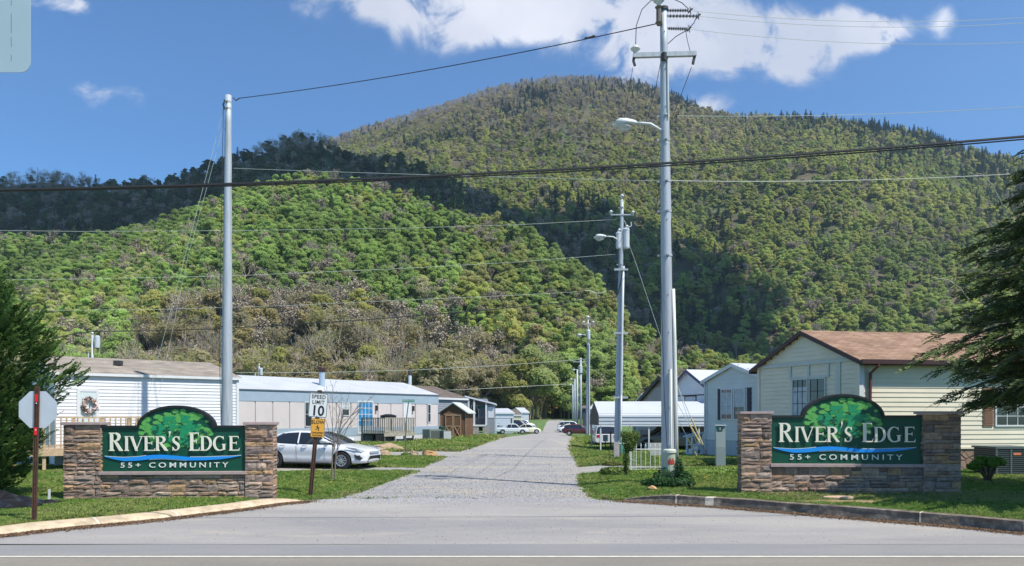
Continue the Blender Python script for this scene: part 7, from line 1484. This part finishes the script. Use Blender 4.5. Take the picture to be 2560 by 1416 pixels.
# ================================================================ NEAR PLANTS
def foliage_mat(name, rough=.75, trans=.25):
    if name in MATS: return MATS[name]
    m = mat(name, (1,1,1), rough, spec=.2, attr='tone', trans=trans); return m
m_fol = foliage_mat('evergreen_foliage'); m_brk = mat('brown_bark', (.11,.075,.05), .95, .3, 4.)
def colmesh(name, V, Fc, T, mt):
    me = npmesh(name, V, Fc, mt); ca = me.color_attributes.new('tone', 'FLOAT_COLOR', 'CORNER'); k = Fc.shape[1]
    c = np.ones((len(Fc)*k, 4), 'f'); c[:, :3] = np.repeat(T, k, axis=0); ca.data.foreach_set('color', c.ravel()); return me
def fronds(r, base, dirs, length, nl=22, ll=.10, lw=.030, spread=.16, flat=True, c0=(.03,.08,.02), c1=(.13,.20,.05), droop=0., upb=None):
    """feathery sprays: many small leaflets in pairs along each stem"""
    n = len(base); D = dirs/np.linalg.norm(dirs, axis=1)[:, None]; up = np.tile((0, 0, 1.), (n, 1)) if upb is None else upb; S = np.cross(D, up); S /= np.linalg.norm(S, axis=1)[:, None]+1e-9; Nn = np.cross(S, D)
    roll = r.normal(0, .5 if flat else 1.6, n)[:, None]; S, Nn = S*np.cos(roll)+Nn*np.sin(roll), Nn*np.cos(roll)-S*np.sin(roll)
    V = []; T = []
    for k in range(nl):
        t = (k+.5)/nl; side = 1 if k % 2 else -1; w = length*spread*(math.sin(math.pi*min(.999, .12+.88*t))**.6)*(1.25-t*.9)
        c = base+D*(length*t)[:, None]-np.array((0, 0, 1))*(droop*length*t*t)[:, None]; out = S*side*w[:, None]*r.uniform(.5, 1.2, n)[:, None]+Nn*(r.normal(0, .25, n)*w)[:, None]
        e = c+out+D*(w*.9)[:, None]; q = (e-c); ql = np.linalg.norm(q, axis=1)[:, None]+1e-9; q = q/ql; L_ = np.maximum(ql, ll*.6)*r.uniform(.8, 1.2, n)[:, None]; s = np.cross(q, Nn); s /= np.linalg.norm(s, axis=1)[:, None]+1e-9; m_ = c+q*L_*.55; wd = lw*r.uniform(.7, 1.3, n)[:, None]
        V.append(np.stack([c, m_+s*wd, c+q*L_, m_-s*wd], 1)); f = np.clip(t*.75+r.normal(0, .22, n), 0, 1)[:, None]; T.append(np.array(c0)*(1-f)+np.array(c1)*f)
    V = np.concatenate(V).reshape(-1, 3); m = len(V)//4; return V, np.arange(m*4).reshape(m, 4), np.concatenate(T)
def juniper():
    r = np.random.default_rng(31); X0, Y0 = -11.6, 16.3; zt = [(0,.35,.5),(.45,1.05,.75),(1.15,1.85,.9),(2.0,2.05,1),(2.75,2.35,1),(3.3,2.1,1),(3.9,1.8,1),(4.5,1.05,1),(4.95,.55,1),(5.4,.12,1),(5.9,.02,1)]
    zs, rs = [a[0] for a in zt], [a[1] for a in zt]; t = thing('juniper', 'dense dark green juniper with feathery tips behind the octagonal sign', 'shrub', (X0, Y0, .08))
    n = 4200; z = .25+r.uniform(0, 1, n)**.9*5.0; a = r.uniform(0, 6.283, n); lump = 1+.16*np.sin(a*3+z*2.2)+.12*np.sin(a*5-z*3.1+1); rad = np.interp(z, zs, rs)*lump*.90; q = r.uniform(.18, 1., n)**.55
    base = np.stack([np.cos(a)*rad*q*.82, np.sin(a)*rad*q*.82, z-.15], -1); el = r.normal(.55, .28, n); d = np.stack([np.cos(a+r.normal(0, .4, n))*np.cos(el), np.sin(a+r.normal(0, .4, n))*np.cos(el), np.sin(el)], -1)
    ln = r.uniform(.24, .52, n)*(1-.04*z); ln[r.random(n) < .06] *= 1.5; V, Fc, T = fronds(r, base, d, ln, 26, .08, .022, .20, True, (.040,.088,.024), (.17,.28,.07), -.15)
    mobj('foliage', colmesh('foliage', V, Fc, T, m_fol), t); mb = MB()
    for k in range(7): b_ = k*.9; mb.tube([(0,0,-.3), (math.cos(b_)*.2, math.sin(b_)*.2, 1.2), (math.cos(b_)*.6, math.sin(b_)*.6, 2.8), (math.cos(b_)*.5, math.sin(b_)*.5, 3.8)], [.09,.07,.05,.02], 6)
    mb.build('trunk', m_brk, t)
juniper()
def hemlock():
    r = np.random.default_rng(41); X0, Y0 = 13.2, 15.7; t = thing('hemlock', 'dark drooping hemlock tree reaching in from the right edge before the cream house', 'tree', (X0, Y0, .1)); zs = [1.6,2.0,2.6,3.4,4.4,5.2,6.4,7.6,9,11,12.5]; rs = [2.1,3.0,3.95,4.45,4.0,3.45,2.75,2.1,1.4,.7,.1]
    B_, D_, L_ = [], [], []; mb = MB(); tw = MB(); nb = 520
    for i in range(nb):
        z = 2.1+(i/nb)**1.15*10.; a = i*2.399963+r.normal(0, .2); L = float(np.interp(z, zs, rs))*r.uniform(.72, 1.08)*(1+.12*math.sin(a*3+z)); c, s = math.cos(a), math.sin(a); pts = []; r_d = r.uniform(.4, 1.5)
        for k in range(7): f = k/6; pts.append(Vector((c*L*f, s*L*f, z+.35*f*L*.25-.085*L*L*f*f*(.62)*r_d)))
        mb.tube(pts, [.035*(1-.75*k/6)+.004 for k in range(7)], 4, cap=False)
        m = int(10+L*11)
        for j in range(m):
            f = .22+.78*j/m; k = min(5, int(f*6)); p = pts[k].lerp(pts[k+1], f*6-k)+Vector((0,0,r.normal(0,.06))); sd = 1 if j % 2 else -1; aa = a+sd*r.uniform(.45, 1.05)*(1-f*.6); l2 = (.30+.55*(1-f))*r.uniform(.6, 1.15)*min(1, L/2.5)
            d = np.array((math.cos(aa), math.sin(aa), r.normal(-.18, .28))); B_.append(tuple(p)); D_.append(d); L_.append(l2)
            if l2 > .5:
                for g in (.35, .65): B_.append(tuple(np.array(p)+d*l2*g)); ab = aa+(-sd)*r.uniform(.5, .9); D_.append(np.array((math.cos(ab), math.sin(ab), -.2))); L_.append(l2*.55)
        B_.append(tuple(pts[-1])); D_.append(np.array((c, s, -.3))); L_.append(.35)
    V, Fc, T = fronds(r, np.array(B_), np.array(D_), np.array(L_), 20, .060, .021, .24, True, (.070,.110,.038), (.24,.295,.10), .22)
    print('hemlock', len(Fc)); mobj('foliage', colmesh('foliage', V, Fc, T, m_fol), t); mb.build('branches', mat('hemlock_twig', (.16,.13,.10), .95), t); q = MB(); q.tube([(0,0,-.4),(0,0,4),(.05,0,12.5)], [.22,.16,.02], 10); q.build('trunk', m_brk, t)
    # pale bare twigs at the top and middle
    q = MB(); L = lambda px, py: P(px, py, 16.2)-Vector((X0, Y0, .1))
    q.tube([L(2530,560), L(2500,500), L(2480,462), L(2455,437), L(2440,432)], [.015,.014,.012,.010,.006], 4); q.tube([L(2430,760), L(2400,720), L(2370,700), L(2330,694)], [.012,.012,.010,.006], 4); q.tube([L(2395,706), L(2385,716), L(2375,722)], .006, 4); q.tube([L(2480,505), L(2465,500), L(2458,490)], .006, 4)
    q.build('dead_twig', mat('pale_twig', (.42,.42,.30), .9), t)
hemlock()
def leafball(r, n, rad, size, c0, c1, cen=(0,0,0), flat=1., up=.2):
    d = rand_dirs(r, n); rr = r.uniform(.25, 1, n)**.5; C = d*rr[:, None]*np.array(rad)+np.array(cen); N_ = d+rand_dirs(r, n)*.8; N_[:, 2] += up; N_ /= np.linalg.norm(N_, axis=1)[:, None]; V, Fc = leaf_quads(r, C, N_, size, .55); f = np.clip(r.uniform(0, 1, n), 0, 1)[:, None]; return V, Fc, np.array(c0)*(1-f)+np.array(c1)*f
def merge(L_):
    V, Fc, T = [], [], []; o = 0
    for v, f, t in L_: V.append(v); Fc.append(f+o); T.append(t); o += len(v)
    return np.concatenate(V), np.concatenate(Fc), np.concatenate(T)
m_leafc = foliage_mat('broad_leaf', .6, .35)
# clipped small tree with cut limbs by the air conditioner
g = G(2470, 1208, .16); t = thing('topiary_shrub', 'small flat topped shrub with cut trunks by the air conditioner', 'shrub', g); r = np.random.default_rng(51); S_ = g.y/F
L_ = [leafball(r, 420, (.17,.20,.09), .045, (.10,.22,.03), (.30,.45,.07), (x, y, z)) for x, y, z in ((-.26,0,.50),(-.08,.1,.60),(.12,-.1,.60),(.30,.05,.54),(.0,-.15,.50),(.18,.15,.48),(-.30,.1,.42))]
V, Fc, T = merge(L_); mobj('foliage', colmesh('foliage', V, Fc, T, m_leafc), t); q = MB()
for (x, y, z) in ((-.28,0,.50),(-.1,.1,.58),(.12,-.1,.58),(.28,.05,.52),(.02,0,.5)): q.tube([(x*.15,0,-.1),(x*.3,y*.3,.15),(x*.75,y*.8,.34),(x,y,z)], [.045,.038,.028,.012], 6)
q.build('trunk', m_brk, t)
# bare twin-stemmed sapling by the car
g = G(832, 1206, .06); t = thing('bare_sapling', 'slender bare sapling with two stems in front of the white sedan', 'sapling', g); rnd = random.Random(6); segs = []; S_ = g.y/F
for (bx, top, sp) in ((-.02, (.95, 0, 2.35), .3), (.06, (.45, .1, 2.1), .3)):
    trunk = [Vector((bx,0,-.1)), Vector((bx*1.1,0,.5)), Vector((bx*1.6+.03,0,.95))]; segs.append((trunk, [.024,.021,.017], 5))
    for k in range(6):
        e = Vector((rnd.uniform(-.55, 1.05), rnd.uniform(-.35, .35), rnd.uniform(1.6, 2.75))); s0 = trunk[2] if k < 3 else trunk[1].lerp(trunk[2], rnd.random()); m1 = s0.lerp(e, .4)+Vector((-.05*e.x, 0, .12)); segs.append(([s0, m1, e], [.011,.008,.003], 3))
        for j in range(5):
            f = rnd.uniform(.25, .95); b_ = m1.lerp(e, f); d = (e-m1).normalized(); d2 = (d+Vector((rnd.gauss(0,.45), rnd.gauss(0,.45), rnd.uniform(-.1,.3)))).normalized(); segs.append(([b_, b_+d2*rnd.uniform(.15, .5)], [.004,.002], 1))
mobj('branches', segs_mesh('branches', segs, mat('sapling_bark', (.20,.16,.13), .9), .0045), t)
tips = np.array([tuple(s[0][-1]) for s in segs if s[2] <= 3]); r = np.random.default_rng(3); C = np.repeat(tips, 3, 0)+r.normal(0, .05, (len(tips)*3, 3)); V, Fc = leaf_quads(r, C, rand_dirs(r, len(C)), .016); mobj('buds', colmesh('buds', V, Fc, np.tile((.22,.28,.10), (len(Fc), 1)), m_leafc), t)
# climbing vine on a post at the little white fence
g = G(1566, 1192, .14); t = thing('climbing_vine', 'leafy climbing vine wrapped round a post at the white fence end', 'vine', g); r = np.random.default_rng(61); S_ = g.y/F
L_ = [leafball(r, 800, (.10,.10,.55), .032, (.05,.10,.02), (.20,.28,.07), (.0,0,.55)), leafball(r, 1000, (.23,.18,.30), .034, (.07,.14,.03), (.27,.34,.09), (.10,0,1.02)), leafball(r, 420, (.15,.12,.18), .03, (.07,.14,.03), (.24,.32,.09), (.25,0,1.18)), leafball(r, 240, (.16,.12,.13), .03, (.07,.14,.03), (.24,.32,.09), (-.04,0,1.22))]
V, Fc, T = merge(L_); mobj('foliage', colmesh('foliage', V, Fc, T, m_leafc), t); q = MB(); q.tube([(0,0,-.2),(0,0,1.25)], .035, 6); q.tube([(.05,0,.9),(.3,0,1.3),(.50,0,1.1)], .008, 4); q.tube([(.0,0,1.2),(.12,.05,1.5)], .006, 4); q.build('post', m_brk, t)
# white picket fence
g0 = G(1575, 1183, .1); t = thing('picket_fence', 'low white metal fence with pointed pickets left of the tallest pole', 'fence', g0); S_ = g0.y/F; m_wf = mat('white_metal', (.78,.79,.75), .45, .05, 6.); q = MB()
Lf = lambda px, py, dy=0.: Vector(((px-1575)*S_, dy, (1183-py)*S_))
for py in (1124, 1175): q.tube([Lf(1572,py), Lf(1656,py)], .016, 5)
q.build('rail', m_wf, t)
for i in range(8):
    px = 1588+i*11.7-9; q = MB(); c = Lf(px,1180); q.tube([c, Lf(px,1119), Lf(px,1116), Lf(px,1113), Lf(px,1108)], [.009,.009,.018,.016,.002], 6); q.build('picket', m_wf, t)
q = MB(); q.tube([Lf(1576,1190), Lf(1576,1112)], .016, 5); q.tube([Lf(1584,1198,-.5), Lf(1584,1112,-.5)], .012, 5); q.tube([Lf(1576,1118), Lf(1584,1116,-.5)], .01, 4); q.tube([Lf(1576,1150), Lf(1584,1150,-.5)], .01, 4); q.tube([Lf(1581,1190,-.3), Lf(1581,1112,-.3)], .008, 4); q.build('end_post', m_wf, t)
g1 = G(1540, 1153); t = thing('picket_fence', 'short white fence piece with three thin pickets beside the second pole', 'fence', g1); S_ = g1.y/F; q = MB()
for px in (0, 12, 24, 38): q.tube([((px-5)*S_,0,-.1), ((px-5)*S_,0,.85)], .014, 5)
q.tube([(-6*S_,0,.06),(34*S_,0,.06)], .014, 4); q.tube([(-6*S_,0,.74),(34*S_,0,.74)], .014, 4); q.build('pickets', m_wf, t)
# grey timber stake at the foot of pole two, green box behind
g = G(1537, 1152); q = MB(); q.box(-.10, -.05, -.2, .10, .05, .80); o = q.build('timber_stake', mat('grey_stake', (.42,.38,.38), .9, .2, 6.)); o.location = g-Vector((0,.5,0)); put(o, 'weathered grey timber stake against the foot of the second pole', 'stake')
g = G(1553, 1142); q = MB(); q.box(-.16, -.15, -.1, .16, .15, .62); q.box(-.18, -.17, .62, .18, .17, .68); o = q.build('utility_box', mat('teal_green_box', (.10,.36,.26), .5)); o.location = g; put(o, 'small teal green utility box behind the second pole', 'utility box')
g = G(1642, 1150); q = MB(); q.box(-.28, -.15, -.1, .28, .15, .72); o = q.build('meter_cabinet', mat('pale_grey_cabinet', (.45,.46,.43), .6)); o.location = g; put(o, 'pale grey cabinet behind the right end of the picket fence', 'cabinet')
# two dark posts with a grey mailbox
g = G(1501, 1131); t = thing('mailbox_stand', 'dark twin posts carrying a small grey mailbox near the concrete pad', 'mailbox', g); S_ = g.y/F; q = MB(); q.box(-.05,-.05,-.2,.05,.05,70*S_); q.build('post', m_black, t); q = MB(); q.box(23*S_-.04,-.6,-.2,23*S_+.04,-.52,52*S_); q.build('post', m_iron, t)
q = MB(); q.box(.15,-.5,.72,.42,-.1,1.12); q.build('box', mat('mailbox_grey', (.30,.33,.33), .5), t); q = MB(); q.box(.25,-.35,-.1,.31,-.29,.72); q.build('box_leg', m_iron, t)
# numbered meter pedestal
g = G(1801, 1171, .12); t = thing('meter_pedestal', 'tall grey green pedestal with a small number 1 plate by the pale grey home', 'pedestal', g, R(-6)); S_ = g.y/F; H = 106*S_; mp = mat('pedestal_grey_green', (.27,.33,.32), .5, .05, 3.); q = MB(); w0, w1 = .155, .155
q.add([(-w0,-.12,-.1),(w0,-.12,-.1),(w0,.14,-.1),(-w0,.14,-.1),(-w1,-.05,H),(w1,-.05,H),(w1,.14,H),(-w1,.14,H),(-w1,-.12,H*.5),(w1,-.12,H*.5)], [(3,2,1,0),(0,1,9,8),(8,9,5,4),(4,5,6,7),(1,2,6,5,9),(3,0,8,4,7),(2,3,7,6)]); b_ = q.build('pedestal_body', mp, t); q = MB(); q.box(-w1-.02,-.10,H,w1+.02,.16,H+.03); q.build('top_plate', mat('pale_plate', (.62,.66,.64), .5), t)
q = MB(); q.box(-.11,-.085,H-.17,.06,-.055,H-.03); pl = q.build('number_plate', mat('dark_green_plate', (.01,.09,.07), .5), t); me = text_mesh('1', .13, (-.025,-.087,H-.145), .001, .003); me.materials.append(m_wh); mobj('lettering', me, pl)
# green telecom pedestal at the foot of the tallest pole, ivy round it
g = G(1663, 1212, .15); t = thing('cable_pedestal', 'pale green round cable pedestal with red label at the foot of the tallest pole', 'pedestal', g-Vector((0,.55,0))); S_ = g.y/F; mg_ = mat('pale_green_plastic', (.42,.48,.36), .5, .05, 4.)
q = MB(); q.lathe([(.145,-.1),(.140,.86)], (0,0,0), 18); q.build('pedestal_body', mg_, t, smooth=False); q = MB(); q.lathe([(.165,.84),(.165,.90),(.14,.925),(.03,.93)], (0,0,0), 18); q.build('cap', mat('pale_cap', (.60,.63,.52), .5), t)
q = MB()
for i in range(5): a = R(-118+i*14); a2 = R(-118+(i+1)*14); q.add([(.1455*math.cos(a),.1455*math.sin(a),.55),(.1455*math.cos(a2),.1455*math.sin(a2),.55),(.1455*math.cos(a2),.1455*math.sin(a2),.66+.05*(i%2)),(.1455*math.cos(a),.1455*math.sin(a),.66+.05*(i%2))], [(0,1,2,3)])
q.build('warning_label', mat('red_label', (.38,.06,.04), .6), t)
g = G(1668, 1216, .15); r = np.random.default_rng(71); L_ = []
for (x, y, z, rx, rz_, n) in ((-.25,-.15,.12,.38,.16,1300),(.15,-.25,.12,.42,.14,1300),(.35,.1,.18,.26,.22,900),(-.45,.1,.08,.25,.12,500),(.24,.12,.45,.10,.30,350),(-.1,.2,.2,.3,.3,700)): L_.append(leafball(r, n, (rx,.30,rz_), .036, (.015,.05,.015), (.07,.16,.05), (x,y,z)))
V, Fc, T = merge(L_); o = mobj('ivy', colmesh('ivy', V, Fc, T, m_leafc)); o.location = g-Vector((0,.35,0)); put(o, 'dark glossy ivy clump round the foot of the tallest pole', 'ivy')
# low shrubs / ground plants beside the fence and the pedestal
def clump(nm, lab, cat, px, py, rad, n, size, c0, c1, seed, z=.12):
    r = np.random.default_rng(seed); g = G(px, py, z); V, Fc, T = leafball(r, n, rad, size, c0, c1, (0,0,rad[2]*.7)); o = mobj(nm, colmesh(nm, V, Fc, T, m_leafc)); o.location = g; put(o, lab, cat); return o
clump('low_shrub', 'low spreading grassy shrub left of the vine post', 'shrub', 1538, 1187, (.48,.3,.14), 1500, .045, (.07,.15,.03), (.24,.30,.08), 81)
clump('ground_plants', 'bright green ground plants in front of the picket fence', 'plants', 1620, 1190, (.5,.22,.09), 1200, .040, (.13,.27,.03), (.30,.42,.07), 82)
clump('plant_bed', 'light green leafy bed along the path left of the shaded sign', 'plants', 1745, 1188, (.85,.22,.10), 2200, .042, (.15,.28,.05), (.38,.48,.14), 83)
clump('plant_bed', 'light green leafy plants under the numbered pedestal', 'plants', 1815, 1186, (.6,.25,.13), 1800, .042, (.15,.28,.05), (.36,.46,.13), 84)
clump('low_shrub', 'dark low plant on the path edge before the numbered pedestal', 'shrub', 1762, 1170, (.42,.2,.09), 700, .035, (.03,.07,.02), (.12,.16,.05), 85)
clump('low_shrub', 'brownish ground plant at the corner of the gravel path', 'shrub', 1530, 1164, (.40,.25,.08), 700, .04, (.06,.09,.02), (.20,.20,.06), 86, .02)
clump('low_shrub', 'small leafy shrub at the left sign, behind the brown post', 'shrub', 112, 1165, (.28,.25,.30), 1100, .04, (.06,.15,.03), (.20,.34,.06), 87, .05)
clump('round_bush', 'rounded olive bush beside the brown shed', 'shrub', 1178, 1090, (.75,.6,.75), 1500, .09, (.05,.09,.02), (.20,.24,.06), 88, 0)
clump('low_shrub', 'leafy weed at the foot of the street name post', 'shrub', 1014, 1140, (.22,.2,.10), 260, .045, (.08,.17,.04), (.22,.34,.08), 89, 0)
# pale tyre-worn straw at the road edges: thin dry grass tufts
# rocks
m_rock = mat('sandstone_rock', (.42,.31,.19), .9, .3, 3., .02, 12., col2=(.26,.18,.11), c2scale=3., c2lo=.48, c2hi=.62); m_rock2 = mat('orange_rock', (.48,.28,.13), .9, .3, 4., .01, 14.)
def rock(lab, px, py, s, seed, mt=None, dz=.0):
    r = random.Random(seed); bm = bmesh.new(); bmesh.ops.create_icosphere(bm, subdivisions=3, radius=.5)
    for v in bm.verts:
        k = 1+.34*mnoise.noise(v.co*2.4+Vector((seed*3.1,0,0)))+.12*mnoise.noise(v.co*6+Vector((seed,9,0))); v.co = Vector((v.co.x*k*s[0], v.co.y*k*s[1], v.co.z*k*s[2]))
    me = bpy.data.meshes.new('rock'); bm.to_mesh(me); bm.free(); me.materials.append(mt or m_rock); o = mobj('rock', me); o.location = G(px, py, dz)+Vector((0,0,s[2]*.28)); o.rotation_euler.z = r.uniform(0, 3); put(o, lab, 'rock', 'sandstone rocks on the lawns'); return o
rock('broad flat sandstone boulder on the lawn before the old deck', 968, 1128, (1.5,.9,.55), 1); rock('pale slab leaning right of the broad boulder', 990, 1129, (.8,.5,.38), 2); rock('small rock left of the broad boulder', 952, 1130, (.5,.4,.28), 3); rock('low rock right of the leaning slab', 1001, 1129, (.4,.35,.3), 10)
rock('grey rock at the lane edge, left of the street name post', 963, 1143, (.62,.5,.40), 4); rock('small rock at the lane edge, right of the street name post', 1035, 1142, (.42,.4,.34), 5); rock('orange brown rock at the lane edge nearest the gravel road', 1074, 1143, (.9,.5,.38), 6, m_rock2)
rock('orange stone in the grass left of the tallest pole foot', 1630, 1226, (.24,.2,.14), 7, m_rock2, .15); rock('flat pale stone in the grass right of the tallest pole foot', 1715, 1220, (.5,.25,.07), 8, m_rock2, .15)
# bare earth with a pale stump in front of the shaded sign
m_earth = mat('bare_earth', (.33,.235,.13), .95, .25, 8., .02, 20.)
def earth(px, py, rx, ry, seed, lab):
    r = random.Random(seed); g = G(px, py, .17); n = 34; V = [(0,0,.030)]; ring = []
    for k, (f, z) in enumerate(((.4,.032),(.75,.020),(1.,-.02))):
        for i in range(n): a = 6.2832*i/n; q = f*(1+.30*mnoise.noise(Vector((math.cos(a)*1.6+seed, math.sin(a)*1.6, k*.3)))+.1*r.gauss(0,1)*f*.4); V.append((math.cos(a)*rx*q, math.sin(a)*ry*q, z))
    Fc = [(0,1+i,1+(i+1)%n) for i in range(n)]; me = bpy.data.meshes.new('earth_patch'); Fq = [(1+k*n+i,1+(k+1)*n+i,1+(k+1)*n+(i+1)%n,1+k*n+(i+1)%n) for k in range(2) for i in range(n)]; me.from_pydata(V, [], Fc+Fq); me.materials.append(m_earth); o = mobj('earth_patch', me); o.location = g; put(o, kind='structure'); return o
earth(2090, 1256, .95, .28, 4, '')
q = MB(); q.lathe([(.26,-.05),(.24,.035),(.20,.05),(.02,.045)], (0,0,0), 14); o = q.build('tree_stump', mat('pale_cut_wood', (.55,.38,.26), .9, .25, 12.)); o.location = G(2095, 1247, .19); o.scale = (1.3,.6,1); put(o, 'low pale cut tree stump on bare earth before the shaded sign', 'stump')
rock('tan stone by the left kerb near the brown sign post', 150, 1298, (.26,.16,.06), 12, m_rock2, .10)
# black plastic sheet bunched under the juniper
mb = MB(); r = random.Random(12); nx, ny = 22, 12; vs = []
for i in range(nx):
    for j in range(ny): u_, v_ = i/(nx-1), j/(ny-1); vs.append((-1.3+2.2*u_, -.55+1.1*v_, max(0,(.42*(1-u_**1.4)*math.sin(math.pi*v_)**.5))+.07*mnoise.noise(Vector((u_*9,v_*6,2)))+.03*r.gauss(0,1)*.4))
mb.add(vs, [(i*ny+j,(i+1)*ny+j,(i+1)*ny+j+1,i*ny+j+1) for i in range(nx-1) for j in range(ny-1)]); o = mb.build('plastic_sheet', mat('black_plastic', (.018,.018,.022), .28, spec=.6)); g = G(10, 1262, .12); o.location = (g.x, g.y, .12); put(o, 'crumpled black plastic sheet on the grass under the juniper', 'plastic sheet')
g = G(123, 1254, .1); q = MB(); q.box(-.018,-.018,-.2,.018,.018,30*g.y/F); o = q.build('marker_stake', m_trim); o.location = g; put(o, 'thin white marker stake in the grass left of the sunlit sign', 'stake')
# yellow round sign and posts at the far bend
g = G(1292, 1085); S_ = g.y/F; t = thing('bend_sign', 'small yellow sign on a short post in front of the white pickup', 'traffic sign', g-Vector((0,1.5,0))); q = MB(); q.tube([(0,0,-.2),(0,0,22*S_)], .05, 6); q.build('post', m_cond, t); q = MB(); q.box(-4.2*S_,-.06,9*S_,4.2*S_,-.02,21*S_); q.build('sign_plate', m_amber, t)
g = G(1243, 1084); S_ = g.y/F; t = thing('mailbox_stand', 'dark grey mailbox on a post before the pale far home end', 'mailbox', g-Vector((0,1.,0))); q = MB(); q.box(-.06,-.06,-.2,.06,.06,15*S_); q.build('post', m_cond, t); q = MB(); q.box(-4.5*S_,-.3,14*S_,4.5*S_,.3,29*S_); q.build('box', mat('slate_box', (.12,.14,.15), .5), t)
g = G(1250, 1086); q = MB(); q.lathe([(.42,0),(.42,1.0),(.3,1.2)], (0,0,0), 10); o = q.build('waste_bin', mat('slate_bin', (.14,.17,.18), .5)); o.location = g; put(o, 'grey waste bin by the white pickup at the far bend', 'waste bin')
g = G(1482, 1086, .0); q = MB(); q.lathe([(.22,0),(.24,1.1),(.16,1.25)], (0,0,0), 10); o = q.build('waste_bin', m_condp); o.location = g+Vector((0,-6,.0)); put(o, 'cream round container at the third pole foot', 'container')
# small tree at the end of the road
